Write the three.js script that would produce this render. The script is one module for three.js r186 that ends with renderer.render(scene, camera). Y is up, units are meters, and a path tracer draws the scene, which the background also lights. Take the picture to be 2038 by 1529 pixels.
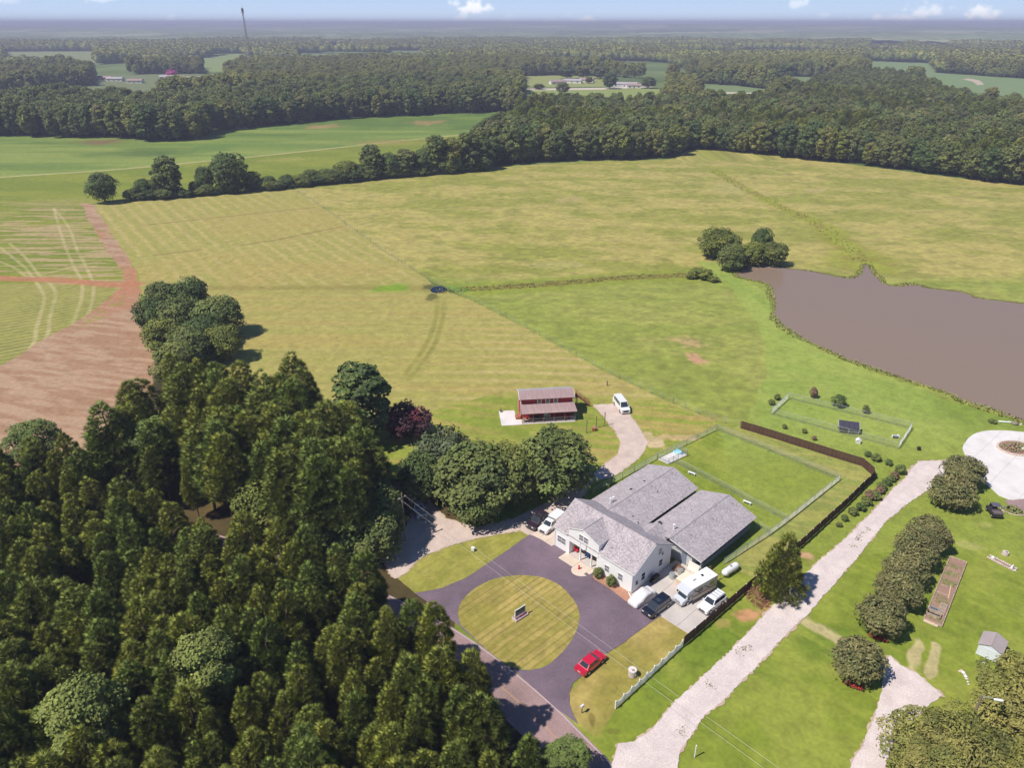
import * as THREE from 'three';
import { mergeGeometries } from 'three/addons/utils/BufferGeometryUtils.js';
import { RoundedBoxGeometry } from 'three/addons/geometries/RoundedBoxGeometry.js';

// ------------------------------------------------------------------ camera, sky, sun, exposure
const scene = new THREE.Scene();
const CAM_H = 75, FOCAL = 1450, PITCH = Math.atan((764.5 - 46) / FOCAL), CP = Math.cos(PITCH), SP = Math.sin(PITCH);
const camera = new THREE.PerspectiveCamera(2 * Math.atan(764.5 / FOCAL) * 180 / Math.PI, 1024 / 769, 1, 30000);
camera.position.set(0, CAM_H, 0);
camera.rotation.x = -PITCH;
const renderer = new THREE.WebGLRenderer({ antialias: true });
renderer.setSize(1024, 769);
renderer.toneMapping = THREE.LinearToneMapping;
renderer.toneMappingExposure = 1.2;
renderer.shadowMap.enabled = true;
renderer.shadowMap.type = THREE.PCFSoftShadowMap;

const SUN = new THREE.Vector3(-0.505, 0.823, 0.258).normalize();
const sun = new THREE.DirectionalLight(new THREE.Color(1, 0.955, 0.88), 4.2);
sun.position.copy(SUN).multiplyScalar(400).add(new THREE.Vector3(0, 0, -180));
sun.target.position.set(0, 0, -180);
sun.castShadow = true;
sun.shadow.radius = 1;
sun.shadow.mapSize.set(4096, 4096);
Object.assign(sun.shadow.camera, { left: -350, right: 350, top: 350, bottom: -350, near: 10, far: 1200 });
scene.add(sun, sun.target);
scene.fog = new THREE.FogExp2(new THREE.Color(0.75, 0.765, 1.0), 0.00023);

// ------------------------------------------------------------------ small maths
function rng(seed) { let s = seed >>> 0; return () => { s = (s + 0x6d2b79f5) | 0; let t = Math.imul(s ^ (s >>> 15), 1 | s); t = (t + Math.imul(t ^ (t >>> 7), 61 | t)) ^ t; return ((t ^ (t >>> 14)) >>> 0) / 4294967296; }; }
const clamp = (x, a = 0, b = 1) => x < a ? a : x > b ? b : x;
const lerp = (a, b, t) => a + (b - a) * t;
const sstep = (a, b, x) => { const t = clamp((x - a) / (b - a)); return t * t * (3 - 2 * t); };
function hash(ix, iy, s = 0) { let h = Math.imul(ix, 374761393) ^ Math.imul(iy, 668265263) ^ Math.imul(s + 1, 2246822519); h = Math.imul(h ^ (h >>> 13), 1274126177); h ^= h >>> 16; return (h >>> 0) / 4294967296; }
function vnoise(x, y, s = 0, per = 0) {
  let ix = Math.floor(x), iy = Math.floor(y); const fx = x - ix, fy = y - iy, u = fx * fx * (3 - 2 * fx), v = fy * fy * (3 - 2 * fy);
  let jx = ix + 1, jy = iy + 1;
  if (per) { ix = ((ix % per) + per) % per; jx = ((jx % per) + per) % per; iy = ((iy % per) + per) % per; jy = ((jy % per) + per) % per; }
  const a = hash(ix, iy, s), b = hash(jx, iy, s), c = hash(ix, jy, s), d = hash(jx, jy, s);
  return a + (b - a) * u + (c - a) * v + (a - b - c + d) * u * v;
}
function fbm(x, y, o = 3, s = 0, per = 0) { let t = 0, a = 0.5, n = 0; for (let i = 0; i < o; i++) { t += a * vnoise(x, y, s + i * 7, per); n += a; a *= 0.5; x *= 2; y *= 2; per *= 2; } return t / n; }
// a place in the photograph's frame, carried along its line of sight to a height h: the survey from which the place is laid out
function G(px, py, h = 0) {
  const u = (px - 1019) / FOCAL, v = (764.5 - py) / FOCAL, dy = v * CP - SP, t = (CAM_H - h) / -dy;
  return new THREE.Vector3(u * t, h, -(CP + v * SP) * t);
}
const GP = (pts, h = 0) => pts.map(([x, y]) => { const p = G(x, y, h); return [p.x, p.z]; });
function pix(x, y, z) { const Y = y - CAM_H, d = -z * CP - Y * SP, up = Y * CP - z * SP; return [1019 + FOCAL * x / d, 764.5 - FOCAL * up / d, d]; }
function inPoly(x, z, P) { let c = false; for (let i = 0, j = P.length - 1; i < P.length; j = i++) { const a = P[i], b = P[j]; if ((a[1] > z) !== (b[1] > z) && x < (b[0] - a[0]) * (z - a[1]) / (b[1] - a[1]) + a[0]) c = !c; } return c; }
function lineDist(x, z, L) { let m = 1e9; for (let i = 0; i < L.length - 1; i++) { const ax = L[i][0], az = L[i][1], bx = L[i + 1][0] - ax, bz = L[i + 1][1] - az; let t = ((x - ax) * bx + (z - az) * bz) / (bx * bx + bz * bz); t = t < 0 ? 0 : t > 1 ? 1 : t; const dx = x - ax - bx * t, dz = z - az - bz * t, d = dx * dx + dz * dz; if (d < m) m = d; } return Math.sqrt(m); }
function curve(P, n, closed = true) { const c = new THREE.CatmullRomCurve3(P.map(([x, z]) => new THREE.Vector3(x, 0, z)), closed, 'centripetal'); return c.getSpacedPoints(n).slice(0, closed ? n : n + 1).map((p) => [p.x, p.z]); }
function rough(P, amp, seed, step = 1, bias = 0) { // an outline with an uneven edge
  let ar = 0; P.forEach((p, i) => { const q = P[(i + 1) % P.length]; ar += p[0] * q[1] - q[0] * p[1]; }); bias *= ar > 0 ? -1 : 1;
  const out = [], r = rng(seed);
  for (let i = 0; i < P.length; i++) { const a = P[i], b = P[(i + 1) % P.length], L = Math.hypot(b[0] - a[0], b[1] - a[1]), n = Math.max(1, Math.round(L / step)); for (let k = 0; k < n; k++) { const t = k / n, o = bias + (r() - 0.5) * 2 * amp + (fbm((a[0] + (b[0] - a[0]) * t) / 3, (a[1] + (b[1] - a[1]) * t) / 3, 2, seed) - 0.5) * 3 * amp; out.push([lerp(a[0], b[0], t) - (b[1] - a[1]) / L * o, lerp(a[1], b[1], t) + (b[0] - a[0]) / L * o]); } }
  return out;
}
const lin = (c) => { c /= 255; return c <= 0.04045 ? c / 12.92 : Math.pow((c + 0.055) / 1.055, 2.4); };
const ALB = 0.70; // how bright a level surface of that albedo stands in the picture: from a picture value to a base colour
const C = (r, g, b, k = ALB) => [lin(r) * k, lin(g) * k, lin(b) * k];
const mixc = (a, b, t) => [a[0] + (b[0] - a[0]) * t, a[1] + (b[1] - a[1]) * t, a[2] + (b[2] - a[2]) * t];
const mulc = (a, k) => [a[0] * k, a[1] * k, a[2] * k];

// ------------------------------------------------------------------ sky: clear air with a few small cumulus heads low over the horizon
{
  const W = 4096, Hh = 2048, data = new Float32Array(W * Hh * 4), az = (px) => Math.atan2(px - 1019, FOCAL), el = (py) => (46 - py) / FOCAL * 0.93;
  const clouds = [[945, 18, 42, 20, 1], [905, 8, 20, 10, .6], [918, 36, 18, 12, .45], [1100, 46, 26, 9, .9], [1160, 44, 36, 11, .95], [1580, 12, 28, 14, .5], [1640, 32, 14, 8, .35], [1770, 38, 60, 10, .8], [1835, 28, 44, 16, .75], [1940, 30, 44, 19, .95], [345, 38, 14, 9, .6], [215, 4, 30, 10, .4], [1010, 40, 20, 14, .3], [30, 10, 26, 8, .25], [-300, 20, 60, 18, .8], [2300, 24, 70, 20, .8], [2700, 34, 90, 16, .7], [-700, 30, 80, 18, .8]];
  for (let y = 0; y < Hh; y++) {
    const e = ((y + 0.5) / Hh - 0.5) * Math.PI, s = Math.max(0, Math.sin(e)), g = Math.exp(-s * 8), g2 = Math.exp(-s * 26);
    const r = 0.040 + 0.30 * g + 0.34 * g2, gg = 0.095 + 0.44 * g + 0.30 * g2, b = 0.23 + 0.60 * g + 0.20 * g2;
    for (let x = 0; x < W; x++) {
      let c0 = r, c1 = gg, c2 = b;
      if (e > -0.01 && e < 0.14) {
        const a = ((x + 0.5) / W - 0.5) * 2 * Math.PI; // direction (cos a, sin a) in x, z
        let th = a + Math.PI / 2; if (th > Math.PI) th -= 2 * Math.PI;
        if (Math.abs(th) < 1.3) {
          const px = 1019 + Math.tan(th) * FOCAL / CP, py = 46 - e / (CP * CP) * FOCAL; let m = 0;
          for (const [cx, cy, rx, ry, k] of clouds) { const dx = (px - cx) / rx, dy = (py - cy) / (py > cy ? ry * 0.6 : ry), d = dx * dx + dy * dy; if (d < 4) m = Math.max(m, k * sstep(0.30, 0.68, Math.exp(-d * 0.9) * 0.75 + (fbm(px / 13, py / 9, 4, 5) - 0.5) * 1.0)); }
          c0 = lerp(c0, 1.0, m); c1 = lerp(c1, 1.02, m); c2 = lerp(c2, 1.06, m);
        }
      }
      const i = (y * W + x) * 4; data[i] = c0; data[i + 1] = c1; data[i + 2] = c2; data[i + 3] = 1;
    }
  }
  const sky = new THREE.DataTexture(data, W, Hh, THREE.RGBAFormat, THREE.FloatType);
  sky.mapping = THREE.EquirectangularReflectionMapping; sky.magFilter = sky.minFilter = THREE.LinearFilter; sky.needsUpdate = true;
  scene.background = sky; scene.environment = sky;
}

// ------------------------------------------------------------------ naming, things and parts
const used = new Map();
function numbered(n) { n = n.replace(/_\d{3}$/, ''); const k = used.get(n) ?? 0; used.set(n, k + 1); return k ? n + '_' + String(k).padStart(3, '0') : n; }
const shade = (o) => { o.traverse((m) => { if (m.isMesh) { m.castShadow = true; m.receiveShadow = true; } }); return o; };
function tag(o, label, category, group, kind) { if (label) o.userData.label = label; if (category) o.userData.category = category; if (group) o.userData.group = group; if (kind) o.userData.kind = kind; return o; }
// a Group standing on the ground at (x, z), turned so that its local x runs at deg from east towards the viewer; local -z is "behind"
function thing(name, label, category, x, z, deg = 0, group) {
  const o = new THREE.Group(); o.name = numbered(name); o.position.set(x, 0, z); o.rotation.y = -deg * Math.PI / 180; scene.add(o);
  return tag(o, label, category, group);
}
function merge(list) { const f = list.flat(9).filter(Boolean); if (f.length === 1) return f[0].index ? f[0].toNonIndexed() : f[0]; return mergeGeometries(f.map((g) => { const n = g.index ? g.toNonIndexed() : g; for (const k of Object.keys(n.attributes)) if (!['position', 'normal', 'uv', 'color'].includes(k)) n.deleteAttribute(k); return n; })); }
function boxUV(g) { // uv in metres, by the way each face points
  const p = g.attributes.position, n = g.attributes.normal, uv = new Float32Array(p.count * 2);
  for (let i = 0; i < p.count; i++) { const ax = Math.abs(n.getX(i)), ay = Math.abs(n.getY(i)), az = Math.abs(n.getZ(i)); if (ay > ax && ay > az) { uv[i * 2] = p.getX(i); uv[i * 2 + 1] = -p.getZ(i); } else if (ax > az) { uv[i * 2] = p.getZ(i); uv[i * 2 + 1] = p.getY(i); } else { uv[i * 2] = p.getX(i); uv[i * 2 + 1] = p.getY(i); } }
  g.setAttribute('uv', new THREE.BufferAttribute(uv, 2)); return g;
}
function part(name, mat, parent, ...geos) { const m = new THREE.Mesh(boxUV(merge(geos)), mat); m.name = name; m.castShadow = m.receiveShadow = true; (parent ?? scene).add(m); return m; }
function parts(name, mat, parent, list) { return list.map((g) => part(name, mat, parent, g)); }
function solo(name, label, category, mat, geos, group) { const m = part(numbered(name), mat, null, geos); return tag(m, label, category, group); }
// geometry, in a thing's own axes: u along x, h up, v = -z
const bx = (u0, u1, h0, h1, v0, v1) => new THREE.BoxGeometry(u1 - u0, h1 - h0, v1 - v0).translate((u0 + u1) / 2, (h0 + h1) / 2, -(v0 + v1) / 2);
const rbx = (u0, u1, h0, h1, v0, v1, r = 0.05, s = 2) => new RoundedBoxGeometry(u1 - u0, h1 - h0, v1 - v0, s, r).translate((u0 + u1) / 2, (h0 + h1) / 2, -(v0 + v1) / 2);
const cyl = (u, v, h0, h1, r0, r1 = r0, n = 10) => new THREE.CylinderGeometry(r1, r0, h1 - h0, n).translate(u, (h0 + h1) / 2, -v);
const ball = (u, h, v, r, a = 10, b = 7) => new THREE.SphereGeometry(r, a, b).translate(u, h, -v);
function rod(a, b, r, n = 5, r1 = r) { const A = new THREE.Vector3(a[0], a[1], -a[2]), B = new THREE.Vector3(b[0], b[1], -b[2]), d = B.clone().sub(A), g = new THREE.CylinderGeometry(r1, r, d.length(), n); g.applyQuaternion(new THREE.Quaternion().setFromUnitVectors(new THREE.Vector3(0, 1, 0), d.clone().normalize())); return g.translate((A.x + B.x) / 2, (A.y + B.y) / 2, (A.z + B.z) / 2); }
const shapeOf = (P) => new THREE.Shape(P.map(([a, b]) => new THREE.Vector2(a, b)));
const exV = (P, v0, v1) => new THREE.ExtrudeGeometry(shapeOf(P), { depth: v1 - v0, bevelEnabled: false }).translate(0, 0, -v1); // profile in (u, h)
const exU = (P, u0, u1) => new THREE.ExtrudeGeometry(shapeOf(P.map(([v, h]) => [v, h])), { depth: u1 - u0, bevelEnabled: false }).rotateY(Math.PI / 2).translate(u0, 0, 0); // profile in (v, h)
function slab(a, b, c, d, t) { // a thick quad through four points (u, h, v), thickness laid on its upper side
  const P = [a, b, c, d].map((p) => new THREE.Vector3(p[0], p[1], -p[2])), n = P[1].clone().sub(P[0]).cross(P[2].clone().sub(P[0])).normalize(); if (n.y < 0) n.negate();
  const Q = P.map((p) => p.clone().addScaledVector(n, t)), pos = [], quad = (i, j, k, l) => pos.push(...i.toArray(), ...j.toArray(), ...k.toArray(), ...i.toArray(), ...k.toArray(), ...l.toArray());
  const flip = P[1].clone().sub(P[0]).cross(P[2].clone().sub(P[0])).dot(n) < 0, o = flip ? [0, 3, 2, 1] : [0, 1, 2, 3];
  quad(Q[o[0]], Q[o[1]], Q[o[2]], Q[o[3]]); quad(P[o[3]], P[o[2]], P[o[1]], P[o[0]]);
  for (let i = 0; i < 4; i++) { const j = (i + 1) % 4; quad(P[o[i]], P[o[j]], Q[o[j]], Q[o[i]]); }
  const g = new THREE.BufferGeometry(); g.setAttribute('position', new THREE.Float32BufferAttribute(pos, 3)); g.computeVertexNormals(); g.setAttribute('uv', new THREE.Float32BufferAttribute(new Float32Array(pos.length / 3 * 2), 2)); return g;
}

// ------------------------------------------------------------------ textures and materials
function tex(size, fn, { srgb = false, repeat } = {}) { // fn(u, v) -> [r, g, b] linear (colour) or 0..1 (data)
  const d = new Uint8Array(size * size * 4), enc = (x) => { x = clamp(x); return 255 * (srgb ? (x <= 0.0031308 ? x * 12.92 : 1.055 * Math.pow(x, 1 / 2.4) - 0.055) : x); };
  for (let y = 0; y < size; y++) for (let x = 0; x < size; x++) { const c = fn(x / size, y / size), i = (y * size + x) * 4; d[i] = enc(c[0]); d[i + 1] = enc(c[1]); d[i + 2] = enc(c[2]); d[i + 3] = 255; }
  const t = new THREE.DataTexture(d, size, size, THREE.RGBAFormat); t.wrapS = t.wrapT = THREE.RepeatWrapping; t.magFilter = t.minFilter = THREE.LinearFilter; if (srgb) t.colorSpace = THREE.SRGBColorSpace; if (repeat) t.repeat.set(repeat, repeat); t.needsUpdate = true; return t;
}
const std = (c, o = {}) => new THREE.MeshStandardMaterial({ color: new THREE.Color().setRGB(...c), roughness: 0.8, ...o });
const phys = (c, o = {}) => new THREE.MeshPhysicalMaterial({ color: new THREE.Color().setRGB(...c), roughness: 0.5, ...o });
const white = [1, 1, 1];
// shingles: courses of tabs, each with a tone of its own, 6 m tile
const shingleMap = tex(512, (u, v) => { const row = Math.floor(v * 40), col = Math.floor(u * 24 + (row % 2) * 0.5) % 24, t = hash(col, row, 3), g = fbm(u * 64, v * 64, 2, 9, 64), k = 0.80 + 0.34 * (t - 0.5) + 0.5 * (g - 0.5) + 0.16 * (fbm(u * 5, v * 5, 2, 4, 5) - 0.5) - (v * 40 - row < 0.12 ? 0.10 : 0); const q = hash(col, row, 8); return [0.530 * k * (1 + 0.05 * (q - .5)), 0.465 * k, 0.485 * k]; }, { srgb: true, repeat: 1 / 6 });
const shingleBump = tex(256, (u, v) => { const row = Math.floor(v * 40), f = v * 40 - row, col = Math.floor(u * 24 + (row % 2) * 0.5) % 24; const h = 0.3 + 0.5 * (1 - f) + 0.2 * hash(col, row, 3); return [h, h, h]; }, { repeat: 1 / 6 });
const grassBump = tex(512, (u, v) => { const h = 0.55 * fbm(u * 24, v * 24, 4, 21, 24) + 0.45 * vnoise(u * 128, v * 128, 31, 128); return [h, h, h]; }, { repeat: 1 / 14 });
const gravelMap = tex(512, (u, v) => { const a = fbm(u * 6, v * 6, 4, 41, 6), b = vnoise(u * 128, v * 128, 44, 128), k = 0.86 + 0.26 * (a - 0.5) + 0.30 * (b - 0.5); return [k, k * (0.985 + 0.03 * (a - .5)), k * 0.99]; }, { srgb: true, repeat: 1 / 9 });
const asphaltMap = tex(512, (u, v) => { const a = fbm(u * 5, v * 5, 4, 51, 5), b = vnoise(u * 160, v * 160, 54, 160), q = Math.abs(fbm(u * 9, v * 9, 3, 57, 9) - 0.5), k = 0.78 + 0.5 * (a - 0.5) + 0.24 * (b - 0.5) + (q < 0.012 ? 0.09 : 0); return [k, k * (1 - 0.05 * (a - .5)), k]; }, { srgb: true, repeat: 1 / 16 });
const concreteMap = tex(512, (u, v) => { const a = fbm(u * 4, v * 4, 5, 61, 4), b = vnoise(u * 120, v * 120, 64, 120), k = 0.88 + 0.24 * (a - 0.5) + 0.10 * (b - 0.5); return [k, k, k]; }, { srgb: true, repeat: 1 / 8 });
const boardMap = tex(256, (u, v) => { const col = Math.floor(u * 16), t = hash(col, 3, 2), g = fbm(u * 60, v * 4, 3, 71), k = 0.75 + 0.5 * (t - 0.5) + 0.35 * (g - 0.5) - (u * 16 - col < 0.1 ? 0.35 : 0); return [k, k, k]; }, { srgb: true, repeat: 1 / 2.4 });
const sidingBump = tex(128, (u, v) => { const f = (v * 8) % 1; return [f, f, f]; }, { repeat: 1 / 1.2 });
const metalMap = tex(256, (u, v) => { const k = 0.82 + 0.3 * (fbm(u * 20, v * 3, 3, 81) - 0.5) + 0.2 * (fbm(u * 3, v * 3, 3, 84, 3) - .5); return [k, k, k * 0.98]; }, { srgb: true, repeat: 1 / 5 });
const M = {
  shingle: std(white, { map: shingleMap, bumpMap: shingleBump, bumpScale: 0.02, roughness: 0.92 }),
  siding: std([0.90, 0.90, 0.91], { bumpMap: sidingBump, bumpScale: 0.012, roughness: 0.6 }),
  trim: std([0.86, 0.86, 0.86], { roughness: 0.5 }),
  glass: phys([0.035, 0.045, 0.055], { roughness: 0.08, metalness: 0.0, ior: 1.5, clearcoat: 1 }),
  blind: std([0.24, 0.23, 0.26], { roughness: 0.4 }),
  dark: std([0.02, 0.02, 0.022]), black: std([0.012, 0.012, 0.013], { roughness: 0.6 }),
  steel: std([0.5, 0.51, 0.52], { metalness: 0.6, roughness: 0.5 }), galv: std([0.44, 0.46, 0.44], { metalness: 0.2, roughness: 0.55 }),
  concrete: std([0.62, 0.555, 0.51], { map: concreteMap, roughness: 0.9 }), paleConcrete: std([0.80, 0.745, 0.725], { map: concreteMap, roughness: 0.9 }), peach: std([0.74, 0.60, 0.49], { map: concreteMap, roughness: 0.9 }),
  gravel: std([0.69, 0.55, 0.47], { map: gravelMap, bumpMap: grassBump, bumpScale: 0.03, roughness: 0.95 }), whiteGravel: std([0.78, 0.67, 0.63], { map: gravelMap, bumpMap: grassBump, bumpScale: 0.03, roughness: 0.95 }),
  asphalt: std([0.215, 0.152, 0.192], { map: asphaltMap, roughness: 0.85 }), roadAsphalt: std([0.40, 0.265, 0.25], { map: asphaltMap, roughness: 0.88 }),
  wood: std([0.30, 0.19, 0.12], { map: boardMap }), fenceWood: std([0.125, 0.058, 0.040], { map: boardMap, roughness: 0.85 }), post: std([0.25, 0.20, 0.15]), redwood: std([0.36, 0.13, 0.07]), tan: std([0.72, 0.52, 0.36]), timber: std([0.62, 0.47, 0.36], { map: boardMap }),
  red: std([0.42, 0.02, 0.035], { bumpMap: sidingBump, bumpScale: 0.015, roughness: 0.7 }), barnRoof: std([0.47, 0.32, 0.32], { map: metalMap, roughness: 0.75 }),
  navy: std([0.03, 0.06, 0.22]), blue: std([0.12, 0.30, 0.62]), brightRed: std([0.62, 0.015, 0.03], { roughness: 0.4 }), brown: std([0.14, 0.06, 0.035]), grey: std([0.30, 0.30, 0.32]), slate: std([0.20, 0.23, 0.30]),
  tank: std([0.84, 0.83, 0.85], { roughness: 0.35 }), shed: std([0.76, 0.82, 0.93], { bumpMap: sidingBump, bumpScale: 0.015 }), soil: std([0.40, 0.25, 0.185], { map: gravelMap }), stone: std([0.66, 0.56, 0.50], { map: concreteMap }), mulch: std([0.52, 0.27, 0.17], { map: gravelMap }),
  rubber: std([0.018, 0.018, 0.019], { roughness: 0.9 }), rim: std([0.55, 0.56, 0.58], { metalness: 0.7, roughness: 0.35 }), lamp: phys([0.8, 0.8, 0.8], { roughness: 0.15, clearcoat: 1 }), tail: phys([0.4, 0.01, 0.01], { roughness: 0.2, clearcoat: 1 }), plastic: std([0.03, 0.03, 0.033], { roughness: 0.5 }),
  verge: std([0.60, 0.46, 0.34], { map: gravelMap, roughness: 1 }), ginger: std([0.45, 0.22, 0.13]), canvas: std([0.72, 0.68, 0.68], { roughness: 0.75 }),
};
// ------------------------------------------------------------------ the lie of the land: outlines
const A_ = {}; // outlines in world (x, z)
A_.hayUp = GP([[186, 408], [380, 390], [588, 377], [700, 455], [850, 556], [872, 575], [420, 576], [300, 566], [277, 545], [230, 475]]);
A_.hayLow = GP([[277, 545], [300, 566], [420, 574], [872, 574], [925, 592], [1050, 655], [1200, 738], [1330, 800], [1425, 838], [1422, 850], [1310, 905], [1240, 905], [1190, 935], [1000, 985], [700, 940], [560, 800], [330, 700], [292, 660], [280, 600]]);
A_.pasture = GP([[588, 377], [720, 362], [940, 336], [1190, 320], [1330, 318], [1370, 298], [1430, 300], [1520, 308], [1700, 328], [1870, 350], [2038, 370], [2400, 420], [2700, 470], [2700, 800], [2400, 760], [2038, 840], [1900, 800], [1600, 700], [1500, 830], [1470, 846], [1420, 838], [1330, 800], [1200, 738], [1050, 655], [925, 592], [850, 556], [700, 455]]);
A_.dam = GP([[1385, 520], [1425, 522], [1470, 552], [1530, 585], [1560, 640], [1640, 700], [1760, 750], [1880, 795], [2060, 850], [2060, 1100], [1500, 1100], [1430, 860], [1475, 845], [1505, 800], [1528, 740], [1525, 690], [1498, 630], [1455, 575], [1418, 548]]);
A_.crop = GP([[-700, 395], [-200, 372], [0, 354], [200, 341], [400, 322], [600, 302], [750, 286], [880, 273], [1003, 262], [1010, 300], [940, 330], [720, 360], [588, 377], [380, 392], [186, 408], [160, 405], [200, 470], [262, 540], [276, 560], [276, 620], [300, 700], [290, 740], [-200, 950], [-900, 800]]);
A_.soil = GP([[163, 404], [187, 408], [230, 475], [277, 547], [277, 600], [288, 655], [307, 700], [310, 760], [270, 860], [120, 960], [-220, 1000], [-220, 800], [-60, 745], [0, 728], [70, 690], [145, 645], [205, 602], [238, 572], [250, 556], [226, 520], [196, 470], [172, 430]]);
A_.far = GP([[-700, 300], [0, 268], [100, 270], [280, 272], [300, 282], [390, 276], [430, 261], [500, 254], [640, 238], [700, 234], [860, 226], [1003, 218], [1003, 262], [880, 273], [750, 286], [600, 302], [400, 322], [200, 341], [0, 354], [-200, 372], [-700, 395]]);
A_.island = curve(GP([[912, 1228], [915, 1204], [935, 1180], [965, 1160], [1000, 1149], [1040, 1145], [1080, 1150], [1110, 1163], [1135, 1185], [1150, 1210], [1153, 1235], [1146, 1258], [1131, 1285], [1110, 1308], [1085, 1326], [1055, 1333], [1020, 1328], [990, 1310], [962, 1288], [935, 1262], [918, 1246]]), 70);
A_.leftLawn = GP([[790, 1150], [806, 1138], [830, 1113], [890, 1086], [985, 1058], [1035, 1055], [1054, 1064], [985, 1112], [930, 1148], [880, 1171], [826, 1180]]);
A_.dryLawn = GP([[1334, 1216], [1380, 1247], [1357, 1287], [1225, 1411], [1190, 1470], [1150, 1442], [1133, 1400], [1132, 1380], [1160, 1345], [1205, 1303], [1292, 1240]]);
A_.kennel = GP([[1427, 852], [1670, 950], [1565, 1030], [1440, 1124], [1500, 1150], [1584, 1090], [1746, 948], [1714, 925], [1474, 852], [1425, 846]]);
A_.yard = GP([[1425, 857], [1668, 957], [1565, 1040], [1335, 925], [1370, 900]]);
A_.barnLawn = GP([[760, 940], [700, 860], [1000, 780], [1330, 800], [1425, 845], [1310, 905], [1240, 905], [1190, 935], [1000, 985]]);
A_.pond = curve(GP([[1463, 549], [1468, 541], [1482, 532], [1505, 528], [1545, 529], [1561, 534], [1606, 539], [1640, 545], [1668, 551], [1692, 554], [1707, 547], [1714, 538], [1718, 527], [1724, 525], [1729, 529], [1734, 538], [1740, 545], [1751, 556], [1762, 567], [1785, 570], [1819, 566], [1853, 575], [1888, 578], [1922, 583], [1939, 592], [1991, 599], [2040, 605], [2160, 612], [2330, 650], [2420, 740], [2330, 830], [2180, 858], [2040, 840], [1970, 815], [1918, 800], [1888, 784], [1836, 767], [1785, 750], [1733, 733], [1681, 714], [1640, 695], [1596, 674], [1565, 657], [1544, 638], [1539, 623], [1541, 609], [1536, 592], [1532, 573], [1525, 565], [1503, 559], [1486, 556]]), 150);
const CROPROWS = GP([[-100, 560], [235, 572], [205, 602], [145, 645], [70, 690], [0, 728], [-200, 800]]);
const TRACKS = [[[108, 415], [120, 458], [129, 486], [151, 537], [161, 554], [165, 571], [161, 602], [151, 630], [144, 657], [148, 685], [172, 726], [189, 760]], [[108, 415], [137, 451], [155, 499], [175, 537], [185, 561], [187, 575], [184, 602], [172, 633], [168, 664], [179, 695], [196, 722], [213, 746]], [[20, 485], [45, 506], [65, 530], [82, 551], [103, 568], [112, 585], [106, 609], [100, 633], [96, 664], [82, 688], [45, 722], [0, 753]], [[0, 492], [27, 513], [52, 534], [65, 551], [82, 575], [89, 592], [82, 623], [74, 650], [65, 688], [20, 733], [-40, 770]], [[-40, 505], [30, 533], [60, 550], [110, 540], [150, 530], [200, 520]]].map((t) => curve(GP(t), 60, false));
const DIRTLINE = curve(GP([[-80, 552], [0, 554], [137, 559], [220, 566], [275, 565]]), 40, false);
const SOILEDGE = GP([[163, 404], [196, 470], [226, 520], [255, 545], [277, 560]]);
const FIELDTRACK = curve(GP([[-300, 380], [0, 353], [200, 340], [400, 322], [600, 302], [750, 285], [880, 272], [1003, 262]]), 60, false);
const DITCH = curve(GP([[872, 580], [950, 575], [1100, 565], [1250, 552], [1390, 547], [1415, 545]]), 40, false);
const SWALE = curve(GP([[1420, 340], [1500, 385], [1560, 415], [1600, 432], [1640, 455], [1672, 482], [1700, 505], [1724, 528]]), 40, false);
const SWALE2 = curve(GP([[1060, 370], [1150, 395], [1230, 440], [1330, 490], [1400, 520]]), 30, false);
const HAYDRAIN = GP([[300, 570], [420, 573], [760, 573], [870, 575]]);
const HAYLINES = [[[300, 447], [480, 428], [625, 413]], [[480, 488], [560, 476], [690, 449]], [[310, 508], [400, 497]]].map((t) => GP(t));
const HAYTRACK = [[[872, 590], [866, 640], [846, 690], [806, 745]], [[884, 600], [880, 640], [862, 690], [815, 755]]].map((t) => curve(GP(t), 30, false));
const WORN = [[[[1812, 1338], [1820, 1305], [1830, 1278]], 0.5], [[[1850, 1352], [1856, 1312], [1862, 1284]], 0.45], [[[1578, 1226], [1640, 1258], [1700, 1294], [1752, 1322]], 1.0], [[[1975, 1430], [2020, 1485], [2060, 1535]], 2.2]].map(([p, w]) => [GP(p), w]);
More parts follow.
